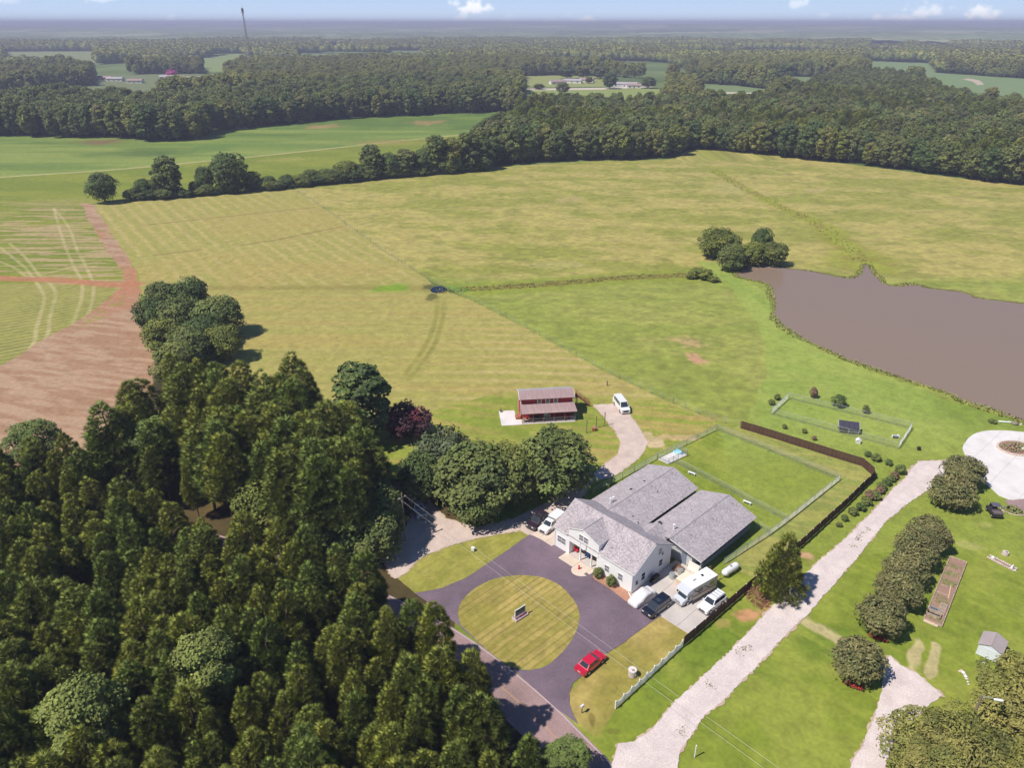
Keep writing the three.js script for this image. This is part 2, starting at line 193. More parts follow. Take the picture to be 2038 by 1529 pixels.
const SPOTS = [ // bare or worn places: centre, radii in photograph pixels carried to the ground, colour
  [1368, 682, 44, 16, [214, 172, 140], .62], [1385, 715, 18, 14, [222, 165, 140], .8], [1345, 674, 40, 8, [205, 175, 125], .4], [1605, 1106, 26, 15, [230, 178, 150], .85], [1580, 1130, 16, 12, [222, 160, 128], .7], [1482, 1224, 36, 15, [222, 160, 125], .9], [1440, 1240, 20, 12, [200, 165, 110], .5], [1530, 1215, 30, 16, [205, 150, 120], .6], [1360, 1440, 0, 0, [0, 0, 0], 0],
  [1620, 380, 26, 5, [205, 180, 130], .6], [1130, 398, 34, 8, [208, 182, 135], .5], [855, 492, 50, 12, [190, 180, 115], .35], [1110, 530, 60, 10, [195, 185, 125], .4], [1670, 1140, 0, 0, [0, 0, 0], 0], [1925, 1085, 26, 9, [198, 190, 120], .6], [1960, 1045, 20, 7, [190, 185, 115], .5], [1450, 375, 40, 10, [190, 182, 120], .4],
  [200, 283, 60, 5, [140, 95, 75], .7], [640, 252, 36, 5, [190, 150, 110], .7], [850, 244, 40, 6, [185, 150, 105], .7], [560, 318, 60, 5, [185, 175, 100], .4], [760, 283, 90, 5, [180, 150, 95], .5], [980, 264, 30, 4, [150, 105, 75], .8], [370, 310, 40, 5, [120, 140, 60], .5], [300, 307, 70, 8, [85, 110, 45], .5], [420, 296, 50, 8, [80, 125, 45], .5],
  [1315, 875, 0, 0, [0, 0, 0], 0], [1350, 870, 50, 7, [215, 180, 140], .8], [1302, 881, 20, 9, [228, 200, 172], .9], [1290, 868, 12, 14, [222, 190, 160], .7], [1225, 915, 30, 9, [200, 170, 115], .6], [1080, 862, 34, 5, [195, 178, 110], .5], [1390, 832, 60, 7, [190, 165, 100], .7], [1060, 1445, 0, 0, [0, 0, 0], 0], [1178, 1435, 8, 16, [120, 105, 40], .6], [1218, 1455, 24, 8, [110, 100, 40], .45], [1640, 1030, 40, 20, [165, 165, 80], .4],
  [1950, 1262, 14, 10, [110, 125, 45], .6], [870, 575, 34, 10, [92, 92, 45], .95], [860, 592, 14, 9, [95, 95, 40], .8], [782, 573, 46, 8, [135, 170, 40], .9], [895, 573, 22, 7, [120, 160, 50], .8], [915, 578, 26, 6, [125, 170, 60], .8], [640, 1050, 40, 30, [200, 140, 105], .9], [1255, 1492, 14, 10, [200, 180, 165], .8],
].filter((s) => s[2]).map(([px, py, rx, ry, c, k]) => { const a = G(px, py), b = G(px + rx, py), d = G(px, py - ry); return { x: a.x, z: a.z, rx: Math.hypot(b.x - a.x, b.z - a.z), rz: Math.hypot(d.x - a.x, d.z - a.z), c: C(...c), k }; });
const THU = 46.3 * Math.PI / 180, ISL = [Math.sin(THU), -Math.cos(THU)];
const stripe = (x, z, dx, dz, w) => { const s = (x * dz - z * dx) / w; return 0.5 + 0.5 * Math.sin(s * 2 * Math.PI); };
const LAWN = { a: C(143, 157, 50), b: C(163, 170, 70), c: C(120, 144, 38) };
for (const k of Object.keys(A_)) { const P = A_[k]; P.bb = [Math.min(...P.map((p) => p[0])), Math.max(...P.map((p) => p[0])), Math.min(...P.map((p) => p[1])), Math.max(...P.map((p) => p[1]))]; }
const isIn = (x, z, P) => x > P.bb[0] && x < P.bb[1] && z > P.bb[2] && z < P.bb[3] && inPoly(x, z, P);
CROPROWS.bb = [-1e9, 1e9, -1e9, 1e9];
// what grows or lies at a place on the ground: base colour, without any light
const K_ = { hay1: C(176, 170, 90), hay2: C(204, 184, 122), hay3: C(188, 174, 102), hay4: C(196, 172, 104), pas1: C(166, 164, 78), pas2: C(196, 180, 108), pas3: C(146, 150, 62), pasG: C(154, 168, 74), dam1: C(158, 176, 80), dam2: C(172, 184, 90), cr1: C(136, 148, 44), cr2: C(152, 158, 54), crTan: C(210, 180, 140), soil1: C(188, 144, 120), soil2: C(206, 168, 146), soilO: C(204, 136, 104), far1: C(124, 148, 60), far2: C(152, 166, 78), far3: C(102, 130, 48), dry1: C(172, 158, 80), dry2: C(202, 176, 110), dry3: C(140, 138, 50), ken1: C(158, 164, 84), ken2: C(180, 174, 98), floor: C(70, 62, 36), pale: C(220, 200, 158), green: C(132, 154, 42), brown: C(146, 116, 58), yel: C(166, 170, 54) };
function groundColor(x, z) {
  const n1 = fbm(x / 34, z / 34, 3, 101), n2 = fbm(x / 7, z / 7, 3, 111), n3 = fbm(x / 1.3, z / 1.3, 2, 121), w = (n2 - 0.5) * 2.4, w2 = (fbm(x / 5, z / 5, 2, 131) - 0.5) * 2.4, X = x + w, Z = z + w2;
  let c;
  if (z < -600) { c = mixc(K_.far1, K_.far3, sstep(0.3, 0.7, n1)); }
  else if (isIn(x, z, A_.far)) {
    const s = fbm(x / 90, z / 14, 3, 141);
    c = mixc(mixc(K_.far1, K_.far2, sstep(0.32, 0.66, s)), K_.far3, sstep(0.55, 0.8, fbm(x / 60, z / 22, 3, 145)) * 0.8);
  } else if (isIn(X, Z, A_.soil)) {
    const s = fbm((x + z * .6) / 9, (z - x * .3) / 1.6, 3, 151); c = mixc(mixc(K_.soil1, K_.soil2, sstep(0.35, 0.65, s)), K_.soilO, sstep(0.52, 0.75, n1) * 0.6); if (n3 > 0.66) c = mulc(c, 0.86);
    const d = Math.hypot((x + 126) / 1, (z + 224) / 1); c = mixc(c, K_.soilO, sstep(30, 6, d) * 0.7);
    c = mixc(c, K_.cr2, sstep(0.62, 0.7, fbm(x / 2.2, z / 2.2, 2, 156)) * sstep(0.5, .62, n1) * .5);
  } else if (isIn(x, z, A_.crop)) {
    c = mixc(K_.cr1, K_.cr2, sstep(0.35, 0.68, fbm(x / 40, z / 12, 3, 161)));
    const lower = inPoly(X, Z, CROPROWS);
    if (lower) { const st = stripe(x + w * .2, z, 0.9, -0.55, 2.6); c = mixc(c, K_.crTan, 0.16 + 0.5 * sstep(0.6, 0.95, st) * (0.5 + n2)); }
    const e = lineDist(x, z, SOILEDGE); // thin, streaky stand along the bare strip
    if (e < 75 && !lower) { const s = fbm(x / 16, z / 1.5, 3, 171), k = sstep(75, 4, e); c = mixc(c, mixc(K_.crTan, K_.soil2, 0.4), sstep(0.80 - 0.40 * k, 0.94 - 0.40 * k, s) * 0.75 * sstep(-362, -318, z + w * 4)); }
    for (const t of TRACKS) { const d = lineDist(x, z, t); if (d < 0.75) c = mixc(c, K_.pale, 0.6 * sstep(0.75, 0.3, d) * (0.4 + 0.8 * n2)); }
  } else if (isIn(x, z, A_.hayUp)) {
    const st = stripe(x + w * 0.25, z, 0.575, 0.818, 5.2), k = 0.25 + 0.75 * sstep(0.3, 0.6, fbm(x / 50, z / 40, 2, 181));
    c = mixc(mixc(K_.hay1, K_.hay3, n2), K_.hay2, k * sstep(0.45, 0.95, st) * (0.55 + 0.6 * (n3 - 0.3))); c = mixc(c, K_.hay4, 0.5 * sstep(0.5, 0.7, n1));
    for (const L of HAYLINES) { const d = lineDist(x, z, L); if (d < 2.2) c = mixc(c, d < 0.9 ? K_.brown : K_.hay2, 0.55 * sstep(2.2, 0.2, d)); }
  } else if (isIn(x, z, A_.barnLawn) && !isIn(x, z, A_.kennel)) {
    const s = fbm((x * 0.97 + z * 0.2) / 8, (z * 0.97 - x * 0.2) / 1.1, 3, 191), inHay = sstep(-152, -142, z + w2);
    c = mixc(LAWN.b, K_.hay4, sstep(0.42, 0.68, s) * 0.9); c = mixc(c, K_.green, sstep(0.55, 0.75, n1) * 0.5 * inHay);
    if (inHay < 1) { const st = stripe(x, z + w2 * 0.2, 0.995, 0.1, 4.2); c = mixc(mixc(mixc(K_.hay1, K_.hay3, n2), K_.hay2, 0.5 * sstep(0.4, 0.9, st)), c, inHay); }
  } else if (isIn(x, z, A_.hayLow)) {
    const sx = x + w * 0.3, s = fbm(sx / 26, z / 1.3, 3, 201), st = stripe(sx, z + w2 * 0.15, 0.998, x > 0 ? 0.10 : 0.0, 4.6), right = sstep(-25, 5, x);
    c = mixc(mixc(K_.hay1, K_.hay3, n2), K_.hay2, sstep(0.5, 0.95, st) * (0.25 + 0.45 * right) * (0.5 + n1) + 0.25 * sstep(0.5, 0.75, s)); c = mixc(c, K_.hay4, 0.55 * sstep(0.5, 0.72, fbm(x / 60, z / 5, 3, 205)));
  } else if (isIn(X, Z, A_.dam) && !isIn(x, z, A_.kennel)) {
    c = mixc(K_.dam1, K_.dam2, sstep(0.35, 0.65, fbm(x / 10, z / 10, 3, 211))); c = mixc(c, LAWN.c, sstep(0.55, 0.8, n1) * 0.5);
    const far = sstep(-135, -110, z); c = mixc(c, mixc(LAWN.a, LAWN.b, n2), far * 0.8);
  } else if (isIn(x, z, A_.pasture)) {
    const s = fbm((x + 0.4 * z) / 30, (z - 0.2 * x) / 12, 4, 221), t = fbm(x / 2.6, z / 1.7, 3, 226);
    c = mixc(K_.pas1, K_.pas2, sstep(0.36, 0.62, s * 0.75 + n2 * 0.25)); c = mixc(c, K_.pas3, sstep(0.56, 0.76, fbm(x / 9, z / 8, 4, 231)) * 0.5); c = mulc(c, 0.72 + 0.56 * t);
    if (z > -236) c = mixc(c, mulc(K_.pasG, 0.72 + 0.56 * t), 0.62 * sstep(-236, -222, z + w * 2));
    let d = lineDist(x, z, DITCH); if (d < 9) { c = mixc(c, mixc(K_.yel, K_.green, n2), sstep(9, 4, d) * 0.7); if (d < 2.2 + w) c = mixc(c, mixc(K_.brown, K_.pas3, n3), 0.85); }
    d = lineDist(x, z, SWALE); const wd = lerp(3, 9, sstep(-330, -230, z)); if (d < wd * 1.6) c = mixc(c, mixc(K_.yel, mixc(K_.brown, K_.yel, .5), sstep(.45, .65, n2)), sstep(wd * 1.6, wd * 0.5, d + w) * 0.75);
    d = lineDist(x, z, SWALE2); if (d < 5) c = mixc(c, K_.pas2, sstep(5, 1, d + w) * 0.6);
  } else if (isIn(x, z, A_.island) || isIn(x, z, A_.leftLawn)) {
    const isl = isIn(x, z, A_.island), st = stripe(x + w * 0.1, z, ISL[0], ISL[1], 1.05), s = fbm((x * ISL[0] + z * ISL[1]) / 5, (x * ISL[1] - z * ISL[0]) / 0.7, 3, 241);
    c = mixc(K_.dry1, K_.dry2, sstep(0.35, 0.7, s * 0.6 + n2 * 0.4)); c = mixc(c, K_.dry3, (isl ? 0.75 : 0.3) * sstep(0.62, 0.95, st * 0.7 + s * 0.3)); if (!isl) c = mixc(c, LAWN.b, 0.5);
    c = mixc(c, K_.dry3, sstep(0.52, 0.72, n1) * 0.5);
  } else if (isIn(x, z, A_.dryLawn)) {
    c = mixc(mixc(K_.dry1, K_.dry2, sstep(0.4, 0.7, n2)), K_.dry3, sstep(0.5, 0.7, n1) * 0.6); c = mixc(c, K_.green, sstep(-62, -55, z + w) * .6);
  } else if (isIn(x, z, A_.kennel)) {
    const s = fbm((x * Math.cos(0.35) + z * Math.sin(0.35)) / 7, (z * Math.cos(0.35) - x * Math.sin(0.35)) / 1.2, 3, 251);
    c = mixc(K_.ken1, K_.ken2, sstep(0.35, 0.65, s)); c = mixc(c, LAWN.c, sstep(0.55, 0.72, n1) * 0.55);
  } else {
    c = mixc(LAWN.a, LAWN.b, sstep(0.35, 0.65, n2)); c = mixc(c, LAWN.c, sstep(0.5, 0.72, fbm(x / 12, z / 12, 3, 261)) * 0.8); c = mixc(c, K_.dry1, sstep(0.6, 0.75, n1) * 0.5);
    if (x > 30) { const st = fbm((x + z) / 12, (x - z) / 1.0, 3, 265); c = mixc(c, LAWN.b, sstep(.5, .7, st) * .6); }
    if (x < -8 && z > -170) c = mixc(K_.floor, K_.brown, 0.5 * n2);
  }
  let d = lineDist(x, z, DIRTLINE); if (d < 3.4) c = mixc(c, K_.soilO, 0.9 * sstep(3.4, 1.4, d + w * .5));
  d = lineDist(x, z, FIELDTRACK); if (d < 2.2) c = mixc(c, K_.pale, 0.75 * sstep(2.2, 0.9, d + (n2 - .5)));
  d = lineDist(x, z, HAYDRAIN); if (d < 3.5) c = mixc(c, mixc(K_.brown, K_.dry3, 0.5), 0.45 * sstep(3.5, 1, d));
  for (const t of HAYTRACK) { d = lineDist(x, z, t); if (d < 1.0) c = mixc(c, K_.dry3, 0.42 * sstep(1.0, 0.3, d) * (.5 + n2)); }
  if (x > 35 && z > -90) for (const [L, wd] of WORN) { d = lineDist(x, z, L); if (d < wd * 2) c = mixc(c, K_.pale, 0.85 * sstep(wd * 1.5, wd * 0.5, d + (n2 - .5) * 1.4 + (n3 - .5) * 1.2)); }
  for (const s of SPOTS) { const dx = (x - s.x) / s.rx, dz = (z - s.z) / s.rz, q = dx * dx + dz * dz; if (q < 3) c = mixc(c, s.c, s.k * sstep(0.25, 0.6, Math.exp(-q) * 0.75 + (n2 - 0.5) * 0.7 + (n3 - 0.5) * 0.5)); }
  const k = 0.68 + 0.36 * n3 + 0.28 * vnoise(x / 0.33, z / 0.33, 7); return [c[0] * k, c[1] * k * 1.015, c[2] * k * 0.86];
}
function zone(x0, x1, z0, z1, w, h) { // the ground colours of a rectangle of land as one map
  const d = new Uint8Array(w * h * 4), enc = (x) => 255 * (x <= 0.0031308 ? x * 12.92 : 1.055 * Math.pow(x, 1 / 2.4) - 0.055);
  for (let j = 0; j < h; j++) for (let i = 0; i < w; i++) { const c = groundColor(lerp(x0, x1, (i + 0.5) / w), lerp(z1, z0, (j + 0.5) / h)), o = (j * w + i) * 4; d[o] = enc(c[0]); d[o + 1] = enc(c[1]); d[o + 2] = enc(c[2]); d[o + 3] = 255; }
  const t = new THREE.DataTexture(d, w, h, THREE.RGBAFormat); t.wrapS = t.wrapT = THREE.ClampToEdgeWrapping; t.magFilter = t.minFilter = THREE.LinearFilter; t.colorSpace = THREE.SRGBColorSpace; t.needsUpdate = true;
  return { x0, x1, z0, z1, mat: std(white, { map: t, roughness: 0.95 }) };
}
const QUICK = 1; // 1 = full resolution of the ground maps
const ZA = zone(-60, 115, -165, -38, 1900 / QUICK | 0, 1380 / QUICK | 0), ZB = zone(-330, 370, -460, -120, 2048 / QUICK | 0, 1280 / QUICK | 0), ZC = zone(-1100, 900, -700, -330, 1400 / QUICK | 0, 520 / QUICK | 0);
let level = -0.06;
function sheet(name, P, mat, zoneOf, y = (level += 0.004), step = 0) { // a piece of ground: an outline laid flat
  const shape = shapeOf(P.map(([x, z]) => [x, -z])), g = new THREE.ShapeGeometry(shape).rotateX(-Math.PI / 2).translate(0, y, 0), p = g.attributes.position, uv = new Float32Array(p.count * 2);
  for (let i = 0; i < p.count; i++) { const x = p.getX(i), z = p.getZ(i); if (zoneOf) { uv[i * 2] = (x - zoneOf.x0) / (zoneOf.x1 - zoneOf.x0); uv[i * 2 + 1] = (zoneOf.z1 - z) / (zoneOf.z1 - zoneOf.z0); } else { uv[i * 2] = x; uv[i * 2 + 1] = -z; } }
  g.setAttribute('uv', new THREE.BufferAttribute(uv, 2));
  const m = new THREE.Mesh(g, mat ?? zoneOf.mat); m.name = numbered(name); m.receiveShadow = true; m.castShadow = false; m.userData.kind = 'structure'; scene.add(m); return m;
}
const rect = (x0, x1, z0, z1) => [[x0, z1], [x1, z1], [x1, z0], [x0, z0]];
const baseMap = tex(512, (u, v) => { const n = fbm(u * 8, v * 8, 5, 91, 8); return mixc(C(96, 118, 52), C(128, 146, 76), sstep(0.3, 0.7, n)); }, { srgb: true, repeat: 1 / 700 });
sheet('ground', rect(-16000, 16000, -16000, 400), std(white, { map: baseMap, roughness: 1 }), null, -0.10);
sheet('far_field', A_.far, null, ZC);
sheet('lawn', rect(-58, 113, -163, -39), null, ZA);
sheet('forest_floor', rect(-240, -57.9, -175, -15), std(C(74, 64, 38), { map: gravelMap, roughness: 1 })); sheet('forest_floor', rect(-57.9, 60, -38.9, -10), std(C(74, 64, 38), { map: gravelMap, roughness: 1 }));
const clipX = (P, x0, x1) => P.map(([x, z]) => [clamp(x, x0, x1), z]);
sheet('crop_field', clipX(A_.crop, -1090, 880), null, ZC);
sheet('crop_field', rect(-328, -95, -345, -140), null, ZB); // the near part of the crop in finer grain
sheet('pasture', clipX(A_.pasture, -300, 368), null, ZB);
sheet('hay_field', A_.hayUp, null, ZB); sheet('hay_field', A_.hayLow, null, ZB);
sheet('bare_soil_field', A_.soil, null, ZB);
sheet('pond_bank', clipX(A_.dam, -300, 114).filter((p) => p[1] < -100), null, ZB);
sheet('barn_yard', A_.barnLawn, null, ZA);
sheet('grass_yard', GP([[1425, 846], [1474, 852], [1714, 925], [1860, 905], [2030, 850], [1880, 800], [1640, 745], [1540, 790], [1475, 840]]), null, ZA);
sheet('grass_yard', A_.kennel, null, ZA);
// roads, drives and paved places
const roadR = [[-62, -101], [-42, -93.5], [-28, -87.3], [-17.6, -81.6], [-9.5, -76.4], [-3.69, -71.65], [0.45, -67.64], [3.6, -64.33], [6.06, -61.55], [7.8, -59.3], [11.24, -54.85], [20, -43], [34, -24]];
const offs = (L, d) => L.map((p, i) => { const a = L[Math.max(0, i - 1)], b = L[Math.min(L.length - 1, i + 1)], l = Math.hypot(b[0] - a[0], b[1] - a[1]); return [p[0] - (b[1] - a[1]) / l * d, p[1] + (b[0] - a[0]) / l * d]; });
const band = (L, d0, d1) => [...offs(L, d0), ...offs(L, d1).reverse()];
const roadC = curve(roadR, 60, false);
const drive = GP([[826, 1181], [880, 1171], [930, 1149], [985, 1112], [1054, 1064], [1080, 1075], [1107, 1084], [1200, 1096], [1300, 1160], [1270, 1190], [1300, 1212], [1334, 1216], [1292, 1241], [1236, 1283], [1205, 1303], [1160, 1345], [1141, 1360], [1132, 1380], [1133, 1400], [1142, 1424], [1151, 1443], [1100, 1405], [1026, 1337], [964, 1290], [900, 1235]]);
const OUT_gravel_drive = GP([[700, 1060], [740, 1085], [786, 1152], [806, 1140], [830, 1113], [890, 1086], [960, 1068], [1035, 1055], [1052, 1066], [1080, 1077], [1108, 1090], [1125, 1060], [1150, 1000], [1176, 962], [1225, 945], [1262, 920], [1281, 900], [1289, 880], [1277, 862], [1263, 840], [1251, 822], [1246, 803], [1180, 806], [1188, 814], [1206, 836], [1222, 851], [1236, 880], [1229, 905], [1190, 936], [1150, 962], [1090, 1000], [1020, 1034], [950, 1050], [885, 1032], [858, 1000], [835, 985], [815, 995], [822, 1030], [800, 1060]]); sheet('dirt_verge', rough(OUT_gravel_drive, 0.22, 25, 0.4, 0.16), M.verge);
sheet('gravel_drive', rough(OUT_gravel_drive, 0.10, 5, 0.45), M.gravel);
sheet('forest_floor', band(roadC, 5.7, 17), std(C(74, 64, 38), { map: gravelMap, roughness: 1 }));
sheet('asphalt_road', band(roadC, 0, 5.8), M.roadAsphalt);
sheet('asphalt_driveway', rough(drive, 0.05, 7, 0.8), M.asphalt);
sheet('island_lawn', rough(A_.island, 0.06, 9, 0.5), null, ZA);
sheet('road_marking', band(roadC, 0.18, 0.28), std([0.56, 0.48, 0.46])).userData.label = 'faded white edge line of the road';
sheet('road_marking', band(roadC, 2.80, 2.86), std([0.52, 0.30, 0.14])); sheet('road_marking', band(roadC, 2.94, 3.00), std([0.52, 0.30, 0.14]));
const OUT_gravel_lane = GP([[1190, 1600], [1215, 1530], [1230, 1480], [1262, 1478], [1300, 1450], [1345, 1395], [1395, 1350], [1450, 1300], [1500, 1248], [1530, 1215], [1562, 1180], [1600, 1145], [1650, 1100], [1700, 1055], [1745, 1010], [1780, 970], [1805, 948], [1812, 934], [1828, 919], [1862, 918], [1915, 912], [1930, 925], [1930, 950], [1872, 960], [1840, 980], [1800, 1006], [1765, 1036], [1740, 1066], [1700, 1116], [1660, 1161], [1620, 1206], [1580, 1249], [1530, 1299], [1480, 1351], [1430, 1402], [1395, 1432], [1350, 1496], [1345, 1540], [1340, 1600]]); sheet('dirt_verge', rough(OUT_gravel_lane, 0.22, 31, 0.4, 0.16), M.verge);
sheet('gravel_lane', rough(OUT_gravel_lane, 0.11, 11, 0.45), M.whiteGravel);
const OUT_gravel_path = GP([[1690, 1532], [1718, 1480], [1746, 1410], [1754, 1385], [1757, 1350], [1742, 1322], [1770, 1305], [1790, 1325], [1820, 1338], [1848, 1362], [1875, 1385], [1850, 1400], [1805, 1450], [1775, 1482], [1760, 1532], [1750, 1600], [1670, 1600]]); sheet('dirt_verge', rough(OUT_gravel_path, 0.22, 33, 0.4, 0.16), M.verge);
sheet('gravel_path', rough(OUT_gravel_path, 0.13, 13, 0.45), M.whiteGravel);
sheet('water', A_.pond, phys([0.265, 0.190, 0.140], { roughness: 0.16, ior: 1.33, bumpMap: grassBump, bumpScale: 0.02 })).userData.label = 'muddy brown pond water';
sheet('water', curve(GP([[857, 579], [866, 571], [882, 571], [889, 577], [880, 582], [864, 583]]), 24), phys([0.01, 0.02, 0.05], { roughness: 0.05, ior: 1.33 }));
// ------------------------------------------------------------------ the white kennel building
function windowIn(parent, u, h, w, ht, face, at, mat = M.blind, t = .06) { // a framed sash window; face 'v' looks along -v (front), 'u' along +u (side)
  const fr = [], put = (u0, u1, h0, h1, d0, d1) => face === 'v' ? bx(u0, u1, h0, h1, at - d1, at - d0) : bx(at + d0, at + d1, h0, h1, u0, u1);
  fr.push(put(u - w / 2 - t, u + w / 2 + t, h - t, h, 0, 0.05), put(u - w / 2 - t, u + w / 2 + t, h + ht, h + ht + t, 0, 0.05), put(u - w / 2 - t, u - w / 2, h, h + ht, 0, 0.05), put(u + w / 2, u + w / 2 + t, h, h + ht, 0, 0.05), put(u - w / 2, u + w / 2, h + ht / 2 - 0.03, h + ht / 2 + 0.03, 0, 0.045));
  const o = part('window', M.trim, parent, fr);
  part('pane', mat, o, put(u - w / 2, u + w / 2, h, h + ht / 2 - 0.03, 0.002, 0.02)); part('pane', mat, o, put(u - w / 2, u + w / 2, h + ht / 2 + 0.03, h + ht, 0.002, 0.03));
  return o;
}
{
  const b = G(1000 + 950 / 3.705, 900 + 1045 / 3.705);
  const o = thing('kennel_building', 'white sided building with gabled porch front and two long grey roofed kennel wings', 'building', b.x, b.z, 46.3);
  const W = -15.4, D = 9.5, E = 3.75, R = 6.5, PL = -12.35, PR = -6.8, PT = 2.65;
  part('wall', M.siding, o, exU([[0, PT], [D, PT], [D, E], [D / 2, R], [0, E]], W, 0), bx(W, PL, 0, PT, 0, D), bx(PR, 0, 0, PT, 0, D), bx(PL, PR, 0, PT, 2.2, D));
  part('porch_gable', M.siding, o, exV([[PL - 0.1, PT], [PR + 0.1, PT], [PR + 0.35, PT + 0.2], [PR + 0.35, 5.15], [-9.5, 6.3], [PL - 0.1, 5.15]], -0.06, 2.6));
  // roofs
  const ov = 0.14, sl = (R - E) / (D / 2), eh = E - ov * sl;
  part('roof', M.shingle, o, slab([W - .25, eh, -ov], [.25, eh, -ov], [.25, R + .02, D / 2], [W - .25, R + .02, D / 2], 0.12), slab([W - .25, eh, D + ov], [.25, eh, D + ov], [.25, R + .02, D / 2], [W - .25, R + .02, D / 2], 0.12), rod([W - .25, R + .14, D / 2], [.25, R + .14, D / 2], .09, 5));
  part('roof', M.shingle, o, slab([PL - .2, 5.08, -.16], [-9.55, 6.3, -.16], [-9.55, 6.3, 4.5], [PL - .2, 5.08, 2.6], .09), slab([PR + .45, 5.08, -.16], [-9.55, 6.3, -.16], [-9.55, 6.3, 4.5], [PR + .45, 5.08, 2.6], .09), rod([-9.55, 6.4, -.16], [-9.55, 6.4, 4.4], .07, 5));
  const wing = (u0, u1, v0, v1, e, r, vr) => {
    const m = (u0 + u1) / 2; part('roof', M.shingle, o, slab([u0, e, v0], [m, r, vr], [m, r, v1], [u0, e, v1], .12), slab([u1, e, v0], [m, r, vr], [m, r, v1], [u1, e, v1], .12), rod([m, r + .11, vr], [m, r + .11, v1], .08, 5));
  };
  wing(-17.15, -6.58, 9.9, 26.85, 2.5, 4.3, 8.4); wing(-6.02, 4.72, 10.55, 26.6, 2.5, 4.25, 9.9);
  part('roof', M.shingle, o, slab([-5.6, 3.75, 9.2], [-3.6, 4.85, 7.8], [-3.6, 4.85, 11.2], [-5.6, 3.75, 11.2], .08), slab([-1.4, 3.6, 9.2], [-3.6, 4.85, 7.8], [-3.6, 4.85, 11.2], [-1.4, 3.6, 11.2], .08));
  part('link_wall', M.slate, o, bx(-5.2, -1.6, 2.5, 3.55, 9.5, 11));
  // wing walls: low white kennel walls, dark runs above, posts at the eaves
  const ww = (u0, u1, v0, v1) => { part('wall', M.siding, o, exV([[u0 + .5, 0], [u1 - 2.0, 0], [u1 - 2.0, 2.7], [(u0 + u1) / 2, 4.0], [u0 + .5, 2.55]], v0 + .6, v1 - .5)); };
  ww(-17.15, -6.58, 9.4, 26.85); ww(-6.02, 4.72, 10.55, 26.6);
  part('kennel_run', M.slate, o, bx(4.0, 4.1, 0, 0.95, 12.0, 26.1), bx(2.7, 4.1, .02, .06, 12.0, 26.1), bx(-7.2, -7.1, 0, .95, 11.2, 26.3));
  for (let v = 12; v <= 26.2; v += 1.42) part('post', M.slate, o, bx(4.0, 4.12, 0.951, 2.6, v - .06, v + .06));
  parts('gutter', M.trim, o, [bx(W - .25, PL - .4, eh - .05, eh + .08, -ov - .09, -ov), bx(PR + .62, .25, eh - .05, eh + .08, -ov - .09, -ov), bx(W - .04, W + .06, 0, eh, -.1, -.01), bx(-.1, 0, 0, eh, -.1, -.01)]);
  parts('fascia', M.trim, o, [slab([.26, eh - .12, -ov], [.32, eh - .12, -ov], [.32, R - .1, D / 2], [.26, R - .1, D / 2], .12), slab([.26, eh - .12, D + ov], [.32, eh - .12, D + ov], [.32, R - .1, D / 2], [.26, R - .1, D / 2], .12), slab([PL - .22, 5.0, -.21], [PL - .22, 5.0, -.165], [-9.55, 6.22, -.165], [-9.55, 6.22, -.21], .12), slab([PR + .47, 5.0, -.21], [PR + .47, 5.0, -.165], [-9.55, 6.22, -.165], [-9.55, 6.22, -.21], .12), slab([4.66, 2.42, 10.5], [4.66, 2.42, 10.56], [-.65, 4.16, 9.86], [-.65, 4.16, 9.8], .1)]);
  // porch
  part('porch_post', M.trim, o, bx(-10.22, -10.04, .1, PT, .02, .2)); part('porch_post', M.trim, o, bx(-7.98, -7.8, .1, PT, .02, .2));
  part('porch_floor', M.concrete, o, bx(PL, PR, 0, .1, 0, 2.2));
  part('porch_wall', M.grey, o, bx(PL, PR, .1, PT, 2.15, 2.19));
  const d = part('door', M.brown, o, bx(-9.0, -8.05, .1, 2.2, 2.06, 2.14)); part('handle', M.steel, d, ball(-8.2, 1.1, 2.02, .05, 6, 4)); part('pane', M.glass, d, bx(-8.8, -8.25, 1.35, 1.95, 2.045, 2.058));
  windowIn(o, -9.75, 1.0, .9, 1.2, 'v', 2.15, M.glass); windowIn(o, -7.4, 1.0, .8, 1.2, 'v', 2.15, M.glass); windowIn(o, -11.2, 1.0, .9, 1.2, 'v', 2.15, M.glass);
  const ring = part('wall_emblem', std([0.62, 0.62, 0.66]), o, new THREE.TorusGeometry(.62, .06, 6, 26).translate(-9.45, 3.28, .12)); part('disc', M.trim, ring, new THREE.CylinderGeometry(.58, .58, .05, 24).rotateX(Math.PI / 2).translate(-9.45, 3.28, .1));
  windowIn(o, -9.95, 4.05, .78, 1.05, 'v', -.06); windowIn(o, -9.0, 4.05, .78, 1.05, 'v', -.06);
  windowIn(o, -14.4, 1.25, .8, 1.15, 'v', 0); windowIn(o, -13.55, 1.25, .8, 1.15, 'v', 0);
  windowIn(o, -4.75, 1.2, .8, 1.15, 'v', 0); windowIn(o, -2.2, 1.2, .8, 1.15, 'v', 0);
  windowIn(o, 2.55, 1.15, .85, 1.2, 'u', 0, M.glass); windowIn(o, 6.85, 1.25, .8, 1.15, 'u', 0, M.glass); windowIn(o, 6.4, 3.7, .8, 1.0, 'u', 0);
  const d2 = part('door', M.trim, o, bx(.003, .05, 0, 2.1, .55, 1.5)); part('pane', M.glass, d2, bx(.05, .065, 1.1, 1.9, .75, 1.3)); part('handle', M.steel, d2, ball(.08, 1.0, 1.4, .045, 6, 4));
  part('fan', M.dark, part('vent', M.trim, o, bx(.003, .12, 3.2, 3.75, 6.75, 7.3)), bx(.12, .13, 3.3, 3.65, 6.85, 7.2));
  const d3 = part('door', M.slate, o, bx(.9, 1.8, 0, 2.1, 11.08, 11.14)); part('handle', M.steel, d3, ball(1.0, 1.0, 11.05, .045, 6, 4));
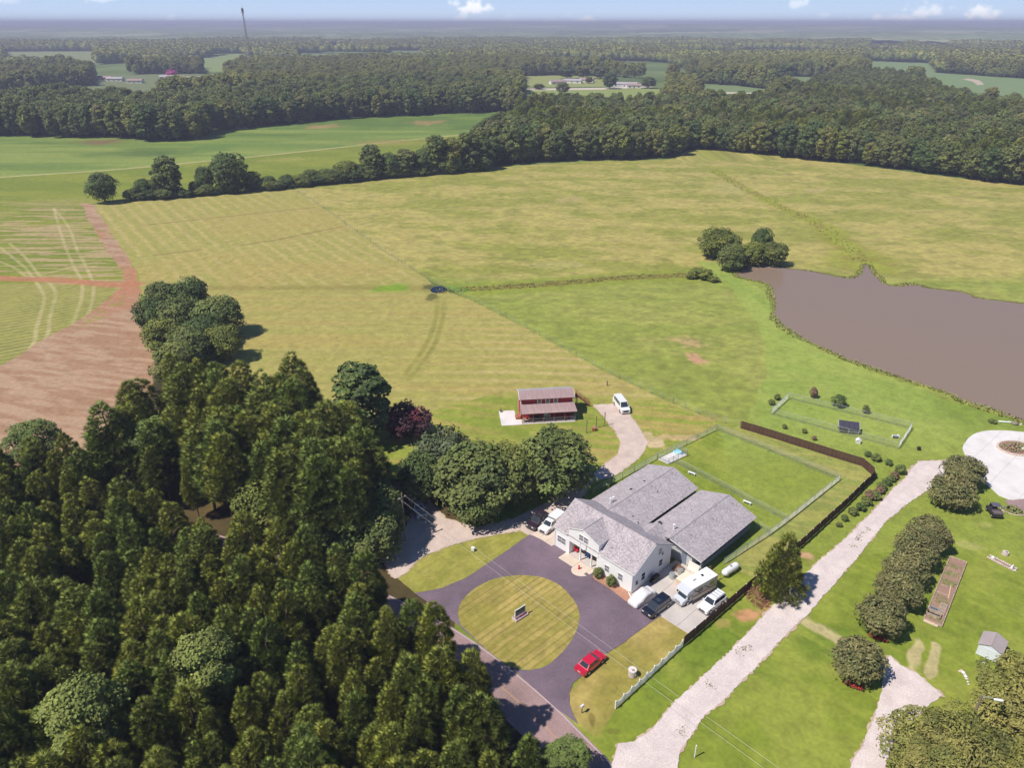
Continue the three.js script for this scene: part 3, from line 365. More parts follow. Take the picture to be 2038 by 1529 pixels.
  part('wall', M.siding, o, bx(-5.5, 2.6, 0, 2.7, 11.15, 11.3));
  for (const [u, v] of [[2.6, 11.6], [4.1, 11.6]]) part('post', M.trim, o, bx(u - .07, u + .07, 0, 2.55, v - .07, v + .07));
  // roof vents: on a wing roof the height follows the slope
  const onRoof = (px, py, h0) => { const p = G(1000 + px / 3.705, 900 + py / 3.705, h0), dx = p.x - b.x, dz = p.z - b.z, c = Math.cos(46.3 * Math.PI / 180), s = Math.sin(46.3 * Math.PI / 180); return [dx * c + dz * s, dx * s - dz * c]; };
  for (const [px, py, h, kind] of [[1048, 221, 3.8, 0], [948, 280, 3.8, 0], [1143, 296, 3.8, 1], [1545, 467, 3.7, 0], [1433, 545, 3.7, 0], [1160, 523, 3.3, 0], [1392, 437, 3.4, 1], [1262, 565, 4.1, 2], [795, 372, 4.1, 2], [815, 362, 4.1, 2], [960, 480, 3.3, 1], [885, 443, 3.3, 1], [1000, 526, 3.9, 1]]) {
    const [u, v] = onRoof(px, py, h);
    if (kind === 0) part('roof_vent', M.plastic, o, rbx(u - .24, u + .24, h - .1, h + .22, v - .24, v + .24, .05)); else if (kind === 1) part('vent_pipe', M.dark, o, cyl(u, v, h - .2, h + .35, .06)); else part('vent_pipe', M.tank, o, cyl(u, v, h - .2, h + .75, .13), cyl(u, v, h + .75, h + .85, .2));
  }
  // paved places round the building, in the building's axes
  const Lu = (u, v) => { const c = Math.cos(46.3 * Math.PI / 180), s = Math.sin(46.3 * Math.PI / 180); return [b.x + u * c + v * s, b.z + u * s - v * c]; };
  globalThis.houseAt = Lu;
  const slabs = (name, mat, list, label) => { const g = new THREE.Group(); g.name = numbered(name); g.userData.kind = 'structure'; if (label) g.userData.label = label; scene.add(g); for (const P of list) { const e = new THREE.ExtrudeGeometry(shapeOf(P.map(([x, z]) => [x, -z])), { depth: .1, bevelEnabled: true, bevelThickness: .015, bevelSize: .015, bevelSegments: 1 }).rotateX(-Math.PI / 2).translate(0, -.055, 0); part('slab', mat, g, e); } return g; };
  globalThis.slabs = slabs;
  const q = (u0, u1, v0, v1, g = .03) => [Lu(u0 + g, v0 + g), Lu(u1 - g, v0 + g), Lu(u1 - g, v1 - g), Lu(u0 + g, v1 - g)];
  slabs('concrete_walk', M.peach, [q(-12.9, -9.9, -1.9, -.02), q(-9.9, -7.6, -1.9, -.02), [...curve([Lu(-9.87, -1.87), Lu(-9.6, -2.5), Lu(-8.8, -2.95), Lu(-7.9, -2.75), Lu(-7.3, -2.2), Lu(-7.1, -1.87)], 14, false)], q(-7.6, -6.9, -1.3, -.02)], 'peach coloured concrete walk in front of the porch');
  slabs('planting_bed', M.mulch, [curve([Lu(-6.5, -.05), Lu(-6.4, -1.2), Lu(-5.7, -1.5), Lu(-3, -1.45), Lu(-.6, -1.7), Lu(.6, -1.75), Lu(.75, -1.0), Lu(.2, -.3), Lu(0, -.05), Lu(-3, -.05)], 40)], 'orange mulch bed along the white front wall');
  const pad = []; for (let i = 0; i < 4; i++) for (let j = 0; j < 3; j++) pad.push(q(.1 + i * 2.75 + (i ? .0 : -.05), .1 + (i + 1) * 2.75, -.6 + j * 3.3, -.6 + (j + 1) * 3.3)); pad.push(q(3.2, 6.3, 9.3, 12.2), q(.1, 3.2, 9.3, 11.0));
  slabs('concrete_pad', M.concrete, pad, 'concrete parking pad beside the building gable');
  slabs('concrete_strip', M.peach, [q(-16.9, -15.5, -.6, 3), q(-18.4, -16.9, -.6, 3), q(-19.8, -18.4, -.6, 3), q(-16.9, -15.5, 3, 7), q(-18.4, -16.9, 3, 7)], 'pale concrete apron at the left gable end');
  slabs('concrete_slab', M.paleConcrete, [GP([[1309, 914], [1330, 924], [1348, 915], [1327, 905]]), GP([[1328, 904.5], [1349, 914.5], [1367, 906], [1345, 896]])], 'pale concrete slab in the corner of the wire fenced yard');
  // small things about the building
  const at = (name, label, cat, u, v, deg = 46.3, group) => { const p = Lu(u, v); return thing(name, label, cat, p[0], p[1], deg, group); };
  globalThis.atHouse = at;
  let t = at('fire_hydrant', 'small bright red hydrant ornament on the peach walk before the porch', 'hydrant', -8.9, -1.5);
  part('body', M.brightRed, t, cyl(0, 0, .05, .6, .13, .12), ball(0, .6, 0, .13)); part('base', M.brightRed, t, cyl(0, 0, .03, .08, .2)); part('nozzle', M.brightRed, t, rod([-.2, .42, 0], [.2, .42, 0], .06)); part('cap', M.brightRed, t, cyl(0, 0, .72, .78, .05));
  t = at('lawn_chair', 'dark red chair against the left wall inside the porch', 'chair', -11.8, 1.2);
  part('seat', M.brightRed, t, rbx(-.3, .3, .48, .55, -.3, .3, .03)); part('backrest', M.brightRed, t, rbx(-.3, -.22, .55, 1.1, -.3, .3, .03)); for (const [u, v] of [[-.25, -.25], [.25, -.25], [-.25, .25], [.25, .25]]) part('leg', M.brightRed, t, bx(u - .03, u + .03, .1, .48, v - .03, v + .03));
  for (const [u, lab] of [[-9.75, 'navy and light blue cushioned bench left of the brown porch door'], [-7.35, 'light blue cushioned bench right of the brown porch door']]) {
    t = at('porch_bench', lab, 'bench', u, 1.55); part('seat', M.navy, t, rbx(-.45, .45, .42, .56, -.3, .3, .03)); part('backrest', M.navy, t, rbx(-.45, .45, .56, 1.25, .22, .32, .03)); part('cushion', M.blue, t, rbx(-.32, .32, .56, .86, -.22, .18, .1)); for (const u2 of [-.4, .4]) part('leg', M.navy, t, bx(u2 - .04, u2 + .04, .1, .42, -.28, .28));
  }
  // air units, wood box and bits on the pad
  for (const [px, py, lab] of [[1337, 1151, 'grey air conditioning unit on the pad, nearer the white gable'], [1353, 1143, 'grey air conditioning unit on the pad, nearer the kennel wing']]) {
    { const p = G(px, py); t = thing('air_conditioner', lab, 'air conditioner', p.x, p.z, 46.3); } part('casing', M.galv, t, cyl(0, 0, .06, .9, .46, .46, 14)); part('grille', M.steel, t, cyl(0, 0, .9, .93, .4, .4, 14), new THREE.TorusGeometry(.22, .02, 4, 14).rotateX(Math.PI / 2).translate(0, .94, 0)); part('base', M.concrete, t, bx(-.5, .5, .04, .08, -.5, .5));
  }
  { const p = G(1362, 1164); t = thing('storage_box', 'tan box with a flat cream lid between the air units and the motorhome', 'box', p.x, p.z, 49); } part('box', M.tan, t, rbx(-.75, .75, .05, 1.35, -1.2, 1.2, .03)); part('lid', std([0.80, 0.70, 0.55]), t, rbx(-.82, .82, 1.35, 1.45, -1.28, 1.28, .03));
  t = at('planter_box', 'low wooden planter of rusty plants at the foot of the gable', 'planter', 1.7, 9.3); part('frame', M.wood, t, bx(-.7, .7, .04, .4, -.7, .7)); part('plant', M.ginger, t, Array.from({ length: 26 }, (_, i) => rod([0, .35, 0], [(hash(i, 1) - .5) * 1.3, .6 + hash(i, 2) * .6, (hash(i, 3) - .5) * 1.3], .05, 3, .01)));
  t = at('grill', 'black grill under a cover against the gable wall', 'grill', .75, 4.6); part('body', M.black, t, rbx(-.35, .35, .3, .95, -.9, .9, .12)); part('lid', M.black, t, rbx(-.3, .3, .95, 1.15, -.7, .7, .1)); for (const [u, v] of [[-.28, -.8], [.28, -.8], [-.28, .8], [.28, .8]]) part('leg', M.black, t, bx(u - .03, u + .03, .04, .35, v - .03, v + .03));
  t = at('pet_step', 'pair of low tan boards lying on the pad', 'boards', 4.3, 10.2, 60); part('board', M.tan, t, bx(-.6, .6, .05, .12, -.15, .15)); part('board', M.tan, t, bx(-.6, .6, .05, .12, .2, .5));
  t = at('cage_panel', 'white framed panel leaning by the kennel wing post', 'panel', 3.4, 10.6, 46.3); part('panel', std([.78, .74, .68]), t, slab([-.9, .05, 0], [.9, .05, 0], [.9, 1.4, .35], [-.9, 1.4, .35], .05)); parts('frame', M.trim, t, [rod([-.9, .05, 0], [-.9, 1.45, .36], .04), rod([.9, .05, 0], [.9, 1.45, .36], .04)]);
  t = at('metal_gate', 'dark rusty pipe panels standing on the slab behind the motorhome', 'gate panels', 6.2, 11.3, -40); for (let k = 0; k < 3; k++) { const v = -.9 + k * .9; part('panel', M.ginger, t, rod([-1, .05, v], [-1, 1.3, v], .03), rod([1, .05, v], [1, 1.3, v], .03), rod([0, .05, v], [0, 1.3, v], .03), rod([-1, 1.3, v], [1, 1.3, v], .03), rod([-1, .7, v], [1, .7, v], .03), rod([-1, .2, v], [1, .2, v], .03)); }
  t = at('downspout', 'white drain pipe lying from the front corner to the asphalt', 'pipe', .6, -.8, 80); part('pipe', M.trim, t, rod([-1.1, .1, 0], [1.1, .12, 0], .09, 8)); part('elbow', M.trim, t, rod([-1.1, .1, 0], [-1.1, .5, 0], .08, 8));
  { const p = G(1452, 1141); t = thing('propane_tank', 'long white propane tank on the grass by the kennel yard fence', 'gas tank', p.x, p.z, -38); part('tank', M.tank, t, new THREE.CapsuleGeometry(.55, 2.5, 6, 14).rotateZ(Math.PI / 2).translate(0, .8, 0)); part('dome', M.steel, t, cyl(0, 0, 1.3, 1.5, .16)); for (const u of [-.9, .9]) part('foot', M.concrete, t, bx(u - .12, u + .12, 0, .4, -.4, .4)); }
}
// ------------------------------------------------------------------ the red barn
{
  const a = G(1020 + 215 / 11.32, 760 + 950 / 11.32), o = thing('red_barn', 'two storey red barn with pinkish metal roof, porch roof and outside stair', 'barn', a.x, a.z, -6.5);
  const D0 = 2.4, D1 = 6.4, L = 11.1;
  part('wall', M.red, o, exU([[D0, 0], [D1, 0], [D1, 4.7], [4.4, 5.5], [D0, 4.7]], 0, L));
  part('roof', M.barnRoof, o, slab([-.3, 4.55, 1.95], [L + .25, 4.55, 1.95], [L + .25, 5.55, 4.3], [-.3, 5.55, 4.3], .1)); part('roof', std([.62, .60, .62], { map: metalMap, roughness: .5, metalness: .2 }), o, slab([-.3, 4.62, 6.85], [L + .25, 4.62, 6.85], [L + .25, 5.56, 4.3], [-.3, 5.56, 4.3], .1));
  part('porch_roof', M.barnRoof, o, slab([-.15, 2.3, -.15], [L + .5, 2.3, -.15], [L + .2, 3.3, 2.4], [0, 3.3, 2.4], .09));
  parts('trim', M.trim, o, [bx(-.08, 0, 0, 4.7, D0 - .02, D0 + .15), bx(-.05, .12, 3.35, 4.55, D0 - .06, D0 - .005), bx(L - .14, L + .05, 3.35, 4.55, D0 - .06, D0 - .005), bx(-.07, 0, 0, 4.6, D1 - .15, D1), slab([-.36, 4.5, 1.95], [-.3, 4.5, 1.95], [-.3, 5.5, 4.4], [-.36, 5.5, 4.4], .14), slab([L + .25, 4.5, 1.95], [L + .31, 4.5, 1.95], [L + .31, 5.5, 4.4], [L + .25, 5.5, 4.4], .14), slab([-.36, 4.55, 6.85], [-.3, 4.55, 6.85], [-.3, 5.5, 4.4], [-.36, 5.5, 4.4], .14)]);
  for (const u of [3.95, 5.7, 7.4]) windowIn(o, u, 3.5, .7, .82, 'v', D0 - .01, M.glass, .13);
  windowIn(o, 2.2, 1.0, .8, 1.1, 'v', D0 - .01, M.glass); windowIn(o, 8.5, 1.0, .8, 1.1, 'v', D0 - .01, M.glass); { const d = part('door', M.trim, o, bx(5, 5.9, .05, 2.1, D0 - .06, D0 - .005)); part('pane', M.glass, d, bx(5.2, 5.7, 1.2, 1.9, D0 - .075, D0 - .06)); }
  for (let i = 0; i < 6; i++) part('post', M.post, o, bx(.1 + i * 2.22, .22 + i * 2.22, .05, 2.42, .1, .22));
  part('railing', M.post, o, bx(.2, L + .1, .9, .97, .13, .19), bx(.2, L + .1, .3, .35, .13, .19)); 
  // outside stair on the right gable, coming down towards the drive
  const st = part('staircase', M.redwood, o, bx(L + .03, L + 1.6, 2.75, 2.87, 5.1, 6.4), slab([L + 1.6, 2.6, 5.95], [15.7, .05, 5.95], [15.7, .05, 6.05], [L + 1.6, 2.6, 6.05], .25), slab([L + 1.6, 2.6, 7.0], [15.7, .05, 7.0], [15.7, .05, 7.1], [L + 1.6, 2.6, 7.1], .25), [[L + 1.5, 5.15], [L + 1.5, 6.3], [L + .3, 5.15]].map(([u, v]) => bx(u - .07, u + .07, 0, 3.7, v - .07, v + .07)), bx(L + 1.4, L + 1.6, 2.75, 2.87, 6.4, 7.1));
  for (let i = 0; i < 14; i++) { const t = (i + .5) / 14; part('step', M.redwood, st, bx(lerp(L + 1.6, 15.7, t) - .15, lerp(L + 1.6, 15.7, t) + .15, lerp(2.75, .15, t), lerp(2.75, .15, t) + .05, 6.06, 6.99)); }
  for (const v of [5.98, 7.08]) part('rail', M.redwood, st, rod([L + 1.5, 3.75, v], [15.7, 1.05, v], .05), rod([L + 1.5, 3.3, v], [15.7, .6, v], .03), [0, .33, .66, 1].map((t) => rod([lerp(L + 1.5, 15.7, t), lerp(2.7, .05, t), v], [lerp(L + 1.5, 15.7, t), lerp(3.75, 1.05, t), v], .045)));
  const A = -6.5 * Math.PI / 180, Lb = (u, v) => [a.x + u * Math.cos(A) + v * Math.sin(A), a.z + u * Math.sin(A) - v * Math.cos(A)], q = (u0, u1, v0, v1, g = .02) => [Lb(u0 + g, v0 + g), Lb(u1 - g, v0 + g), Lb(u1 - g, v1 - g), Lb(u0 + g, v1 - g)];
  slabs('concrete_patio', M.paleConcrete, [q(-4.3, -2.1, -.35, 2.8), q(-2.1, 0, -.35, 2.8), q(-4.3, -2.1, 2.8, 6), q(-2.1, -.9, 2.8, 6)], 'white concrete patio at the left end of the red barn'); slabs('porch_slab', M.concrete, [q(0, 3.7, -.3, 2.38), q(3.7, 7.4, -.3, 2.38), q(7.4, 11.3, -.3, 2.38)], 'concrete floor under the barn porch');
  const at = (n, l, c, u, v) => { const p = Lb(u, v); return thing(n, l, c, p[0], p[1], -6.5); };
  let t = at('wooden_steps', 'brown wooden steps at the left end of the barn', 'steps', -.55, 2.6); for (let i = 0; i < 3; i++) part('step', M.redwood, t, bx(-.55 + i * .22, .5, .05 + i * .22, .27 + i * .22, -.8, .9));
  t = at('picnic_table', 'orange brown wooden table under the barn porch corner', 'table', .95, .9); part('tabletop', M.redwood, t, bx(-.6, .6, .7, .78, -.35, .35)); for (const u of [-.45, .45]) part('leg', M.redwood, t, bx(u - .05, u + .05, .05, .7, -.3, .3));
  t = at('patio_planter', 'small dark planter on the far corner of the white patio', 'planter', -3.9, 5.6); part('pot', M.post, t, cyl(0, 0, .05, .45, .2, .3)); part('plant', M.plastic, t, Array.from({ length: 14 }, (_, i) => rod([0, .4, 0], [(hash(i, 5) - .5) * .7, .75, (hash(i, 6) - .5) * .7], .04, 3, .01)));
  for (const [u, m, l] of [[3.6, M.black, 'black motorcycle-like shape parked under the barn porch, left of the grill'], [9.7, M.brightRed, 'dark red riding mower under the right end of the barn porch']]) { t = at('riding_mower', l.replace('motorcycle-like shape', 'mower'), 'mower', u, 1.3); part('body', m, t, rbx(-.8, .5, .35, .8, -.35, .35, .1)); part('seat', M.black, t, rbx(.1, .5, .8, 1.15, -.22, .22, .08)); for (const [du, dv] of [[-.55, -.4], [-.55, .4], [.4, -.42], [.4, .42]]) part('wheel', M.rubber, t, new THREE.CylinderGeometry(.26, .26, .16, 12).rotateX(Math.PI / 2).translate(du, .31, -dv)); }
  t = at('kettle_grill', 'round grey kettle grill under the middle of the barn porch', 'grill', 6, 1.5); part('bowl', M.steel, t, ball(0, .85, 0, .3)); for (const [u, v] of [[-.2, -.2], [.2, -.2], [0, .25]]) part('leg', M.black, t, rod([u * .6, .7, v * .6], [u, .05, v], .02));
}
// three tall posts with a hanging tub beside the barn drive, and a stump post
{
  for (const [px, py, h, l] of [[1167, 862, 2.9, 'leftmost of three tall posts between barn and drive'], [1186, 852, 2.7, 'pale middle post of three, beside the orange tub'], [1202.7, 848, 3.1, 'dark post nearest the drive of three by the barn']]) { const p = G(px, py), t = thing('clothes_post', l, 'post', p.x, p.z); part('pole', M.post, t, cyl(0, 0, 0, h, .11, .09, 8)); part('cap', M.dark, t, cyl(0, 0, h, h + .06, .12, .08, 8)); }
  let p = G(1182, 857), t = thing('flower_tub', 'round orange tub at the foot of the pale post', 'tub', p.x, p.z); part('tub', std([.5, .15, .06]), t, cyl(0, 0, 0, .75, .38, .46, 12)); part('plant', M.soil, t, cyl(0, 0, .75, .8, .4, .3, 10));
  p = G(1208, 768); t = thing('wooden_post', 'short weathered post alone in the mown field behind the barn', 'post', p.x, p.z); part('pole', M.post, t, cyl(0, 0, 0, 1.1, .16, .14, 8)); part('cap', M.dark, t, cyl(0, 0, 1.1, 1.16, .17, .1, 8));
}
// ------------------------------------------------------------------ vehicles: local x is forward
function bevelBody(P, W, b) { return new THREE.ExtrudeGeometry(shapeOf(P), { depth: W - 2 * b, bevelEnabled: true, bevelThickness: b, bevelSize: b, bevelOffset: -b, bevelSegments: 3, curveSegments: 6 }).translate(0, 0, -W / 2 + b); }
const paint = (c, o = {}) => phys(c, { roughness: 0.35, clearcoat: 1, clearcoatRoughness: 0.08, ...o });
function arch(x, r, n = 7) { const o = []; for (let i = 0; i <= n; i++) { const a = Math.PI - Math.PI * i / n; o.push([x + Math.cos(a) * r, 0.30 + Math.sin(a) * r]); } return o; }
function wheels(t, xs, W, r = 0.34, w = 0.24, names = 'wheel') {
  for (const x of xs) for (const s of [-1, 1]) { const k = new THREE.Mesh(boxUV(merge([new THREE.CylinderGeometry(r, r, w, 18).rotateX(Math.PI / 2).translate(x, r, s * (W / 2 - w / 2 + .01))])), M.rubber); k.name = names; t.add(k); part('rim', M.rim, k, new THREE.CylinderGeometry(r * .62, r * .62, .03, 14).rotateX(Math.PI / 2).translate(x, r, s * (W / 2 + .018))); }
}
const lp3 = (a, b, t) => [lerp(a[0], b[0], t), lerp(a[1], b[1], t), lerp(a[2], b[2], t)];
function pane(a, b, c, d, i0, i1, j0, j1, t = .025) { const f = (s, q) => lp3(lp3(a, b, s), lp3(d, c, s), q); return slab(f(i0, j0), f(i1, j0), f(i1, j1), f(i0, j1), t); }
function frustum(x0, x1, w0, h0, x2, x3, w1, h1) { // base x0..x1 half width w0 at h0, roof x2..x3 half width w1 at h1
  const B = [[x0, h0, -w0], [x1, h0, -w0], [x1, h0, w0], [x0, h0, w0]], T = [[x2, h1, -w1], [x3, h1, -w1], [x3, h1, w1], [x2, h1, w1]], V = (p) => [p[0], p[1], -p[2]], pos = [], q = (a, b, c, d) => pos.push(...V(a), ...V(b), ...V(c), ...V(a), ...V(c), ...V(d));
  q(B[0], B[1], T[1], T[0]); q(B[1], B[2], T[2], T[1]); q(B[2], B[3], T[3], T[2]); q(B[3], B[0], T[0], T[3]); q(T[0], T[1], T[2], T[3]);
  const g = new THREE.BufferGeometry(); g.setAttribute('position', new THREE.Float32BufferAttribute(pos, 3)); g.computeVertexNormals(); g.setAttribute('uv', new THREE.Float32BufferAttribute(new Float32Array(pos.length / 3 * 2), 2)); return g;
}
function makeCar(t, m, o) { // o: L W belt H nose tail xs(wheels) cabin [rear base, front base, rear roof, front roof]
  const { L, W, belt, H, nose, tail, xs, cab, r = .34 } = o, [cr, cf, rr, rf] = cab, w0 = W / 2 - .07, w1 = W / 2 - .24, deck = o.deck ?? belt;
  part('body', m, t, bevelBody([[-L / 2 + .05, .32], ...arch(xs[0], r + .06), ...arch(xs[1], r + .06), [L / 2 - .08, .32], [L / 2, .5], [L / 2 - .03, nose - .08], [L / 2 - .2, nose], [cf, belt - .02], [cr, belt], [-L / 2 + .15, deck - .02], [-L / 2, tail], [-L / 2, .5]], W, .1));
  part('underbody', M.plastic, t, bx(-L / 2 + .15, L / 2 - .15, .2, .5, -W / 2 + .28, W / 2 - .28));
  const cb = part('cabin', m, t, frustum(cr, cf, w0, belt - .04, rr, rf, w1, H - .05), rbx(rr - .06, rf + .06, H - .09, H, -w1 - .03, w1 + .03, .04));
  const bl = belt - .02, hl = H - .06;
  part('windshield', M.glass, t, pane([cf, bl, w0], [cf, bl, -w0], [rf, hl, -w1], [rf, hl, w1], .06, .94, .08, .95));
  part('rear_window', M.glass, t, pane([cr, bl, w0], [cr, bl, -w0], [rr, hl, -w1], [rr, hl, w1], .1, .9, .18, .93));
  for (const s of [-1, 1]) { const n = o.sides ?? 2; for (let i = 0; i < n; i++) part('side_window', M.glass, t, pane([cr, bl, s * w0], [cf, bl, s * w0], [rf, hl, s * w1], [rr, hl, s * w1], .1 + .82 * i / n + .015, .1 + .82 * (i + 1) / n - .015, .14, .9)); }
  wheels(t, xs, W, r);
  for (const s of [-1, 1]) {
    part('headlight', M.lamp, t, rbx(L / 2 - .16, L / 2 + .015, nose - .24, nose - .08, s * (W / 2 - .34) - .2, s * (W / 2 - .34) + .2, .03)); part('taillight', M.tail, t, rbx(-L / 2 - .015, -L / 2 + .12, tail - .22, tail - .04, s * (W / 2 - .25) - .15, s * (W / 2 - .25) + .15, .03));
    part('mirror', o.mirror ?? m, t, rbx(cf - .25, cf - .05, belt + .04, belt + .2, s * (W / 2 + .08) - .1, s * (W / 2 + .08) + .1, .04));
  }
  part('grille', M.plastic, t, rbx(L / 2 - .06, L / 2 + .012, .46, nose - .22, -W / 2 + .42, W / 2 - .42, .02)); parts('bumper', o.bumper ?? m, t, [rbx(-L / 2 - .05, -L / 2 + .1, .38, .6, -W / 2 + .08, W / 2 - .08, .04), rbx(L / 2 - .08, L / 2 + .05, .32, .46, -W / 2 + .1, W / 2 - .1, .04)]);
  part('number_plate', std([.7, .7, .72]), t, bx(-L / 2 - .065, -L / 2 - .05, .62, .76, -.2, .2));
  if (o.rack) part('roof_rack', M.black, t, [-1, 1].map((s) => rod([rr + .1, H + .06, s * (w1 - .05)], [rf - .3, H + .06, s * (w1 - .05)], .025)), [.2, .45, .7].map((k) => rod([lerp(rr, rf, k), H + .06, -w1 + .05], [lerp(rr, rf, k), H + .06, w1 - .05], .025)));
  if (o.sunroof) part('sunroof', M.glass, t, bx(rf - 1.0, rf - .35, H - .001, H + .012, -.42, .42));
  return t;
}
function carAt(name, label, cat, rear, front, side, W, len) { // rear and front wheels' feet on the visible side, in the photograph; side: +1 = the car's left (local +v) is the visible one
  const a = G(...rear), b = G(...front), d = b.clone().sub(a).normalize(), c = a.clone().add(b).multiplyScalar(.5), deg = Math.atan2(d.z, d.x) * 180 / Math.PI;
  const nx = d.z, nz = -d.x; c.x -= nx * side * W / 2; c.z -= nz * side * W / 2; // local v points along (sin, -cos)
  return thing(name, label, cat, c.x, c.z, deg);
}
{
  makeCar(carAt('saloon_car', 'bright red four door saloon parked where the driveway meets the road', 'car', [1172.5, 1344], [1199, 1321.5], -1, 1.82), paint([.60, .008, .04]), { L: 4.75, W: 1.82, belt: .95, deck: .98, H: 1.45, nose: .78, tail: .95, xs: [-1.38, 1.36], cab: [-1.75, 1.15, -1.05, .35] }).scale.setScalar(.96);
  { const c = G(1306, 1213), t = thing('minivan', 'shiny black minivan parked at the edge of the asphalt beside the covered car', 'minivan', c.x, c.z, 139.5); makeCar(t, paint([.008, .009, .02]), { L: 5.1, W: 1.98, belt: 1.08, H: 1.76, nose: .95, tail: 1.05, xs: [-1.5, 1.5], cab: [-2.45, 1.5, -2.15, .45], sides: 3, sunroof: true, r: .35 }); t.scale.setScalar(.93); }
  makeCar(carAt('suv', 'white sport utility vehicle with roof rack beside the brown fence', 'suv', [1438, 1205], [1414.5, 1223], 1, 1.95), paint([.84, .84, .86]), { L: 5.05, W: 1.95, belt: 1.15, H: 1.85, nose: 1.02, tail: 1.1, xs: [-1.5, 1.5], cab: [-2.45, 1.0, -2.25, .35], sides: 2, rack: true, r: .38, bumper: M.grey }).scale.setScalar(.92);
  makeCar(carAt('crossover', 'dark plum crossover nearest the trees, beside the white work truck', 'car', [1088, 1040], [1071, 1053.5], 1, 1.85), paint([.035, .018, .032]), { L: 4.65, W: 1.85, belt: 1.05, H: 1.68, nose: .95, tail: 1.05, xs: [-1.38, 1.36], cab: [-2.2, 1.25, -1.7, .3], sides: 3, sunroof: true });
  makeCar(carAt('passenger_van', 'white high roof passenger van at the top of the barn drive', 'van', [1221.3, 806], [1233, 822], -1, 2.05), paint([.84, .84, .86]), { L: 5.7, W: 2.05, belt: 1.3, H: 2.25, nose: 1.15, tail: 1.35, xs: [-1.8, 1.8], cab: [-2.8, 2.05, -2.68, 1.2], sides: 4, r: .36 });
  { const c = G(833, 1018), t = thing('pickup_truck', 'silver pickup half hidden under the trees on the gravel spur', 'pickup', c.x, c.z, 68); makeCar(t, paint([.50, .52, .56], { metalness: .4 }), { L: 5.2, W: 1.9, belt: 1.1, H: 1.75, nose: 1.0, tail: 1.1, xs: [-1.55, 1.55], cab: [-.8, 1.05, -.6, .4], sides: 2, r: .37 }); }
  // white work truck: cab and a long white box
  { const t = carAt('work_truck', 'white work truck with box body parked against the left gable', 'truck', [1122, 1040], [1092.5, 1065], 1, 2.0), m = paint([.84, .84, .85]);
    makeCar(t, m, { L: 6.3, W: 2.0, belt: 1.2, H: 1.95, nose: 1.12, tail: 1.2, xs: [-1.75, 1.95], cab: [.05, 1.75, .25, 1.05], sides: 2, r: .4, bumper: M.grey });
    part('box', m, t, rbx(-3.1, -.15, 1.1, 2.15, -1.0, 1.0, .06)); part('seam', M.grey, t, bx(-.16, -.1, 1.2, 2.0, -.9, .9)); t.scale.setScalar(.86); }
  // covered car
  { const c = G(1277, 1194), t = thing('covered_car', 'car under a pale grey cloth cover beside the white gable', 'covered car', c.x, c.z, 139.5);
    const P = [[-2.2, .08], [2.2, .08], [2.25, .55], [2.05, .82], [1.25, .98], [.45, 1.42], [-.75, 1.46], [-1.55, 1.1], [-2.1, 1.0], [-2.28, .6]], g = new THREE.ExtrudeGeometry(shapeOf(curve(P, 46)), { depth: 1.0, bevelEnabled: true, bevelThickness: .42, bevelSize: .3, bevelOffset: -.3, bevelSegments: 8, steps: 10 }).translate(0, 0, -.5), p = g.attributes.position;
    for (let i = 0; i < p.count; i++) { const x = p.getX(i), y = p.getY(i), z = p.getZ(i), n = (fbm(x * 2.2 + 9, z * 2.2 + y * 3, 3, 301) - .5) * .12; p.setXYZ(i, x, y + n * (y > .3 ? 1 : 0), z * (1 + n)); } g.computeVertexNormals();
    part('cover', M.canvas, t, g); wheels(t, [-1.35, 1.35], 1.6, .3); part('strap', M.grey, t, bx(-.12, -.08, .1, .3, -.93, .93)); }
  // motorhome
  { const t = carAt('motorhome', 'tan and silver motorhome with a white roof parked on the pad', 'motorhome', [1407, 1186], [1370.5, 1207.5], 1, 2.4), sh = std([.66, .56, .44], { roughness: .45 }), si = paint([.62, .63, .68]);
    const L0 = -4.3, Lf = 1.6; // house part from L0 to Lf, cab ahead of it
    part('house', sh, t, bx(L0, 1.15, .55, 3.1, -1.2, 1.2)); part('roof', M.tank, t, rbx(L0 - .03, 1.6, 3.1, 3.2, -1.23, 1.23, .05)); part('overcab', si, t, bevelBody([[1.15, 1.95], [2.5, 1.98], [2.75, 2.35], [2.45, 2.85], [1.6, 3.1], [1.15, 3.1]], 2.4, .12));
    part('rear_wall', sh, t, bx(L0 - .05, L0, .6, 3.1, -1.19, 1.19));
    part('hood', si, t, bevelBody([[1.15, .45], ...arch(2.15, .46), [3.3, .45], [3.45, .7], [3.4, 1.12], [3.15, 1.2], [2.6, 1.32], [2.0, 1.95], [1.15, 1.95]], 2.0, .1));
    part('windshield', M.glass, t, slab([2.6, 1.34, -.85], [2.6, 1.34, .85], [2.06, 1.93, .8], [2.06, 1.93, -.8], .03)); part('grille', M.grey, t, rbx(3.38, 3.47, .62, 1.0, -.5, .5, .02)); for (const s of [-1, 1]) { part('headlight', M.lamp, t, rbx(3.28, 3.44, .78, .98, s * .75 - .17, s * .75 + .17, .03)); part('mirror', M.black, t, rbx(2.1, 2.28, 1.3, 1.7, s * 1.22 - .12, s * 1.22 + .12, .04)); part('side_window', M.glass, t, bx(1.35, 2.05, 1.35, 1.82, s > 0 ? 1.0 : -1.02, s > 0 ? 1.02 : -1.0)); }
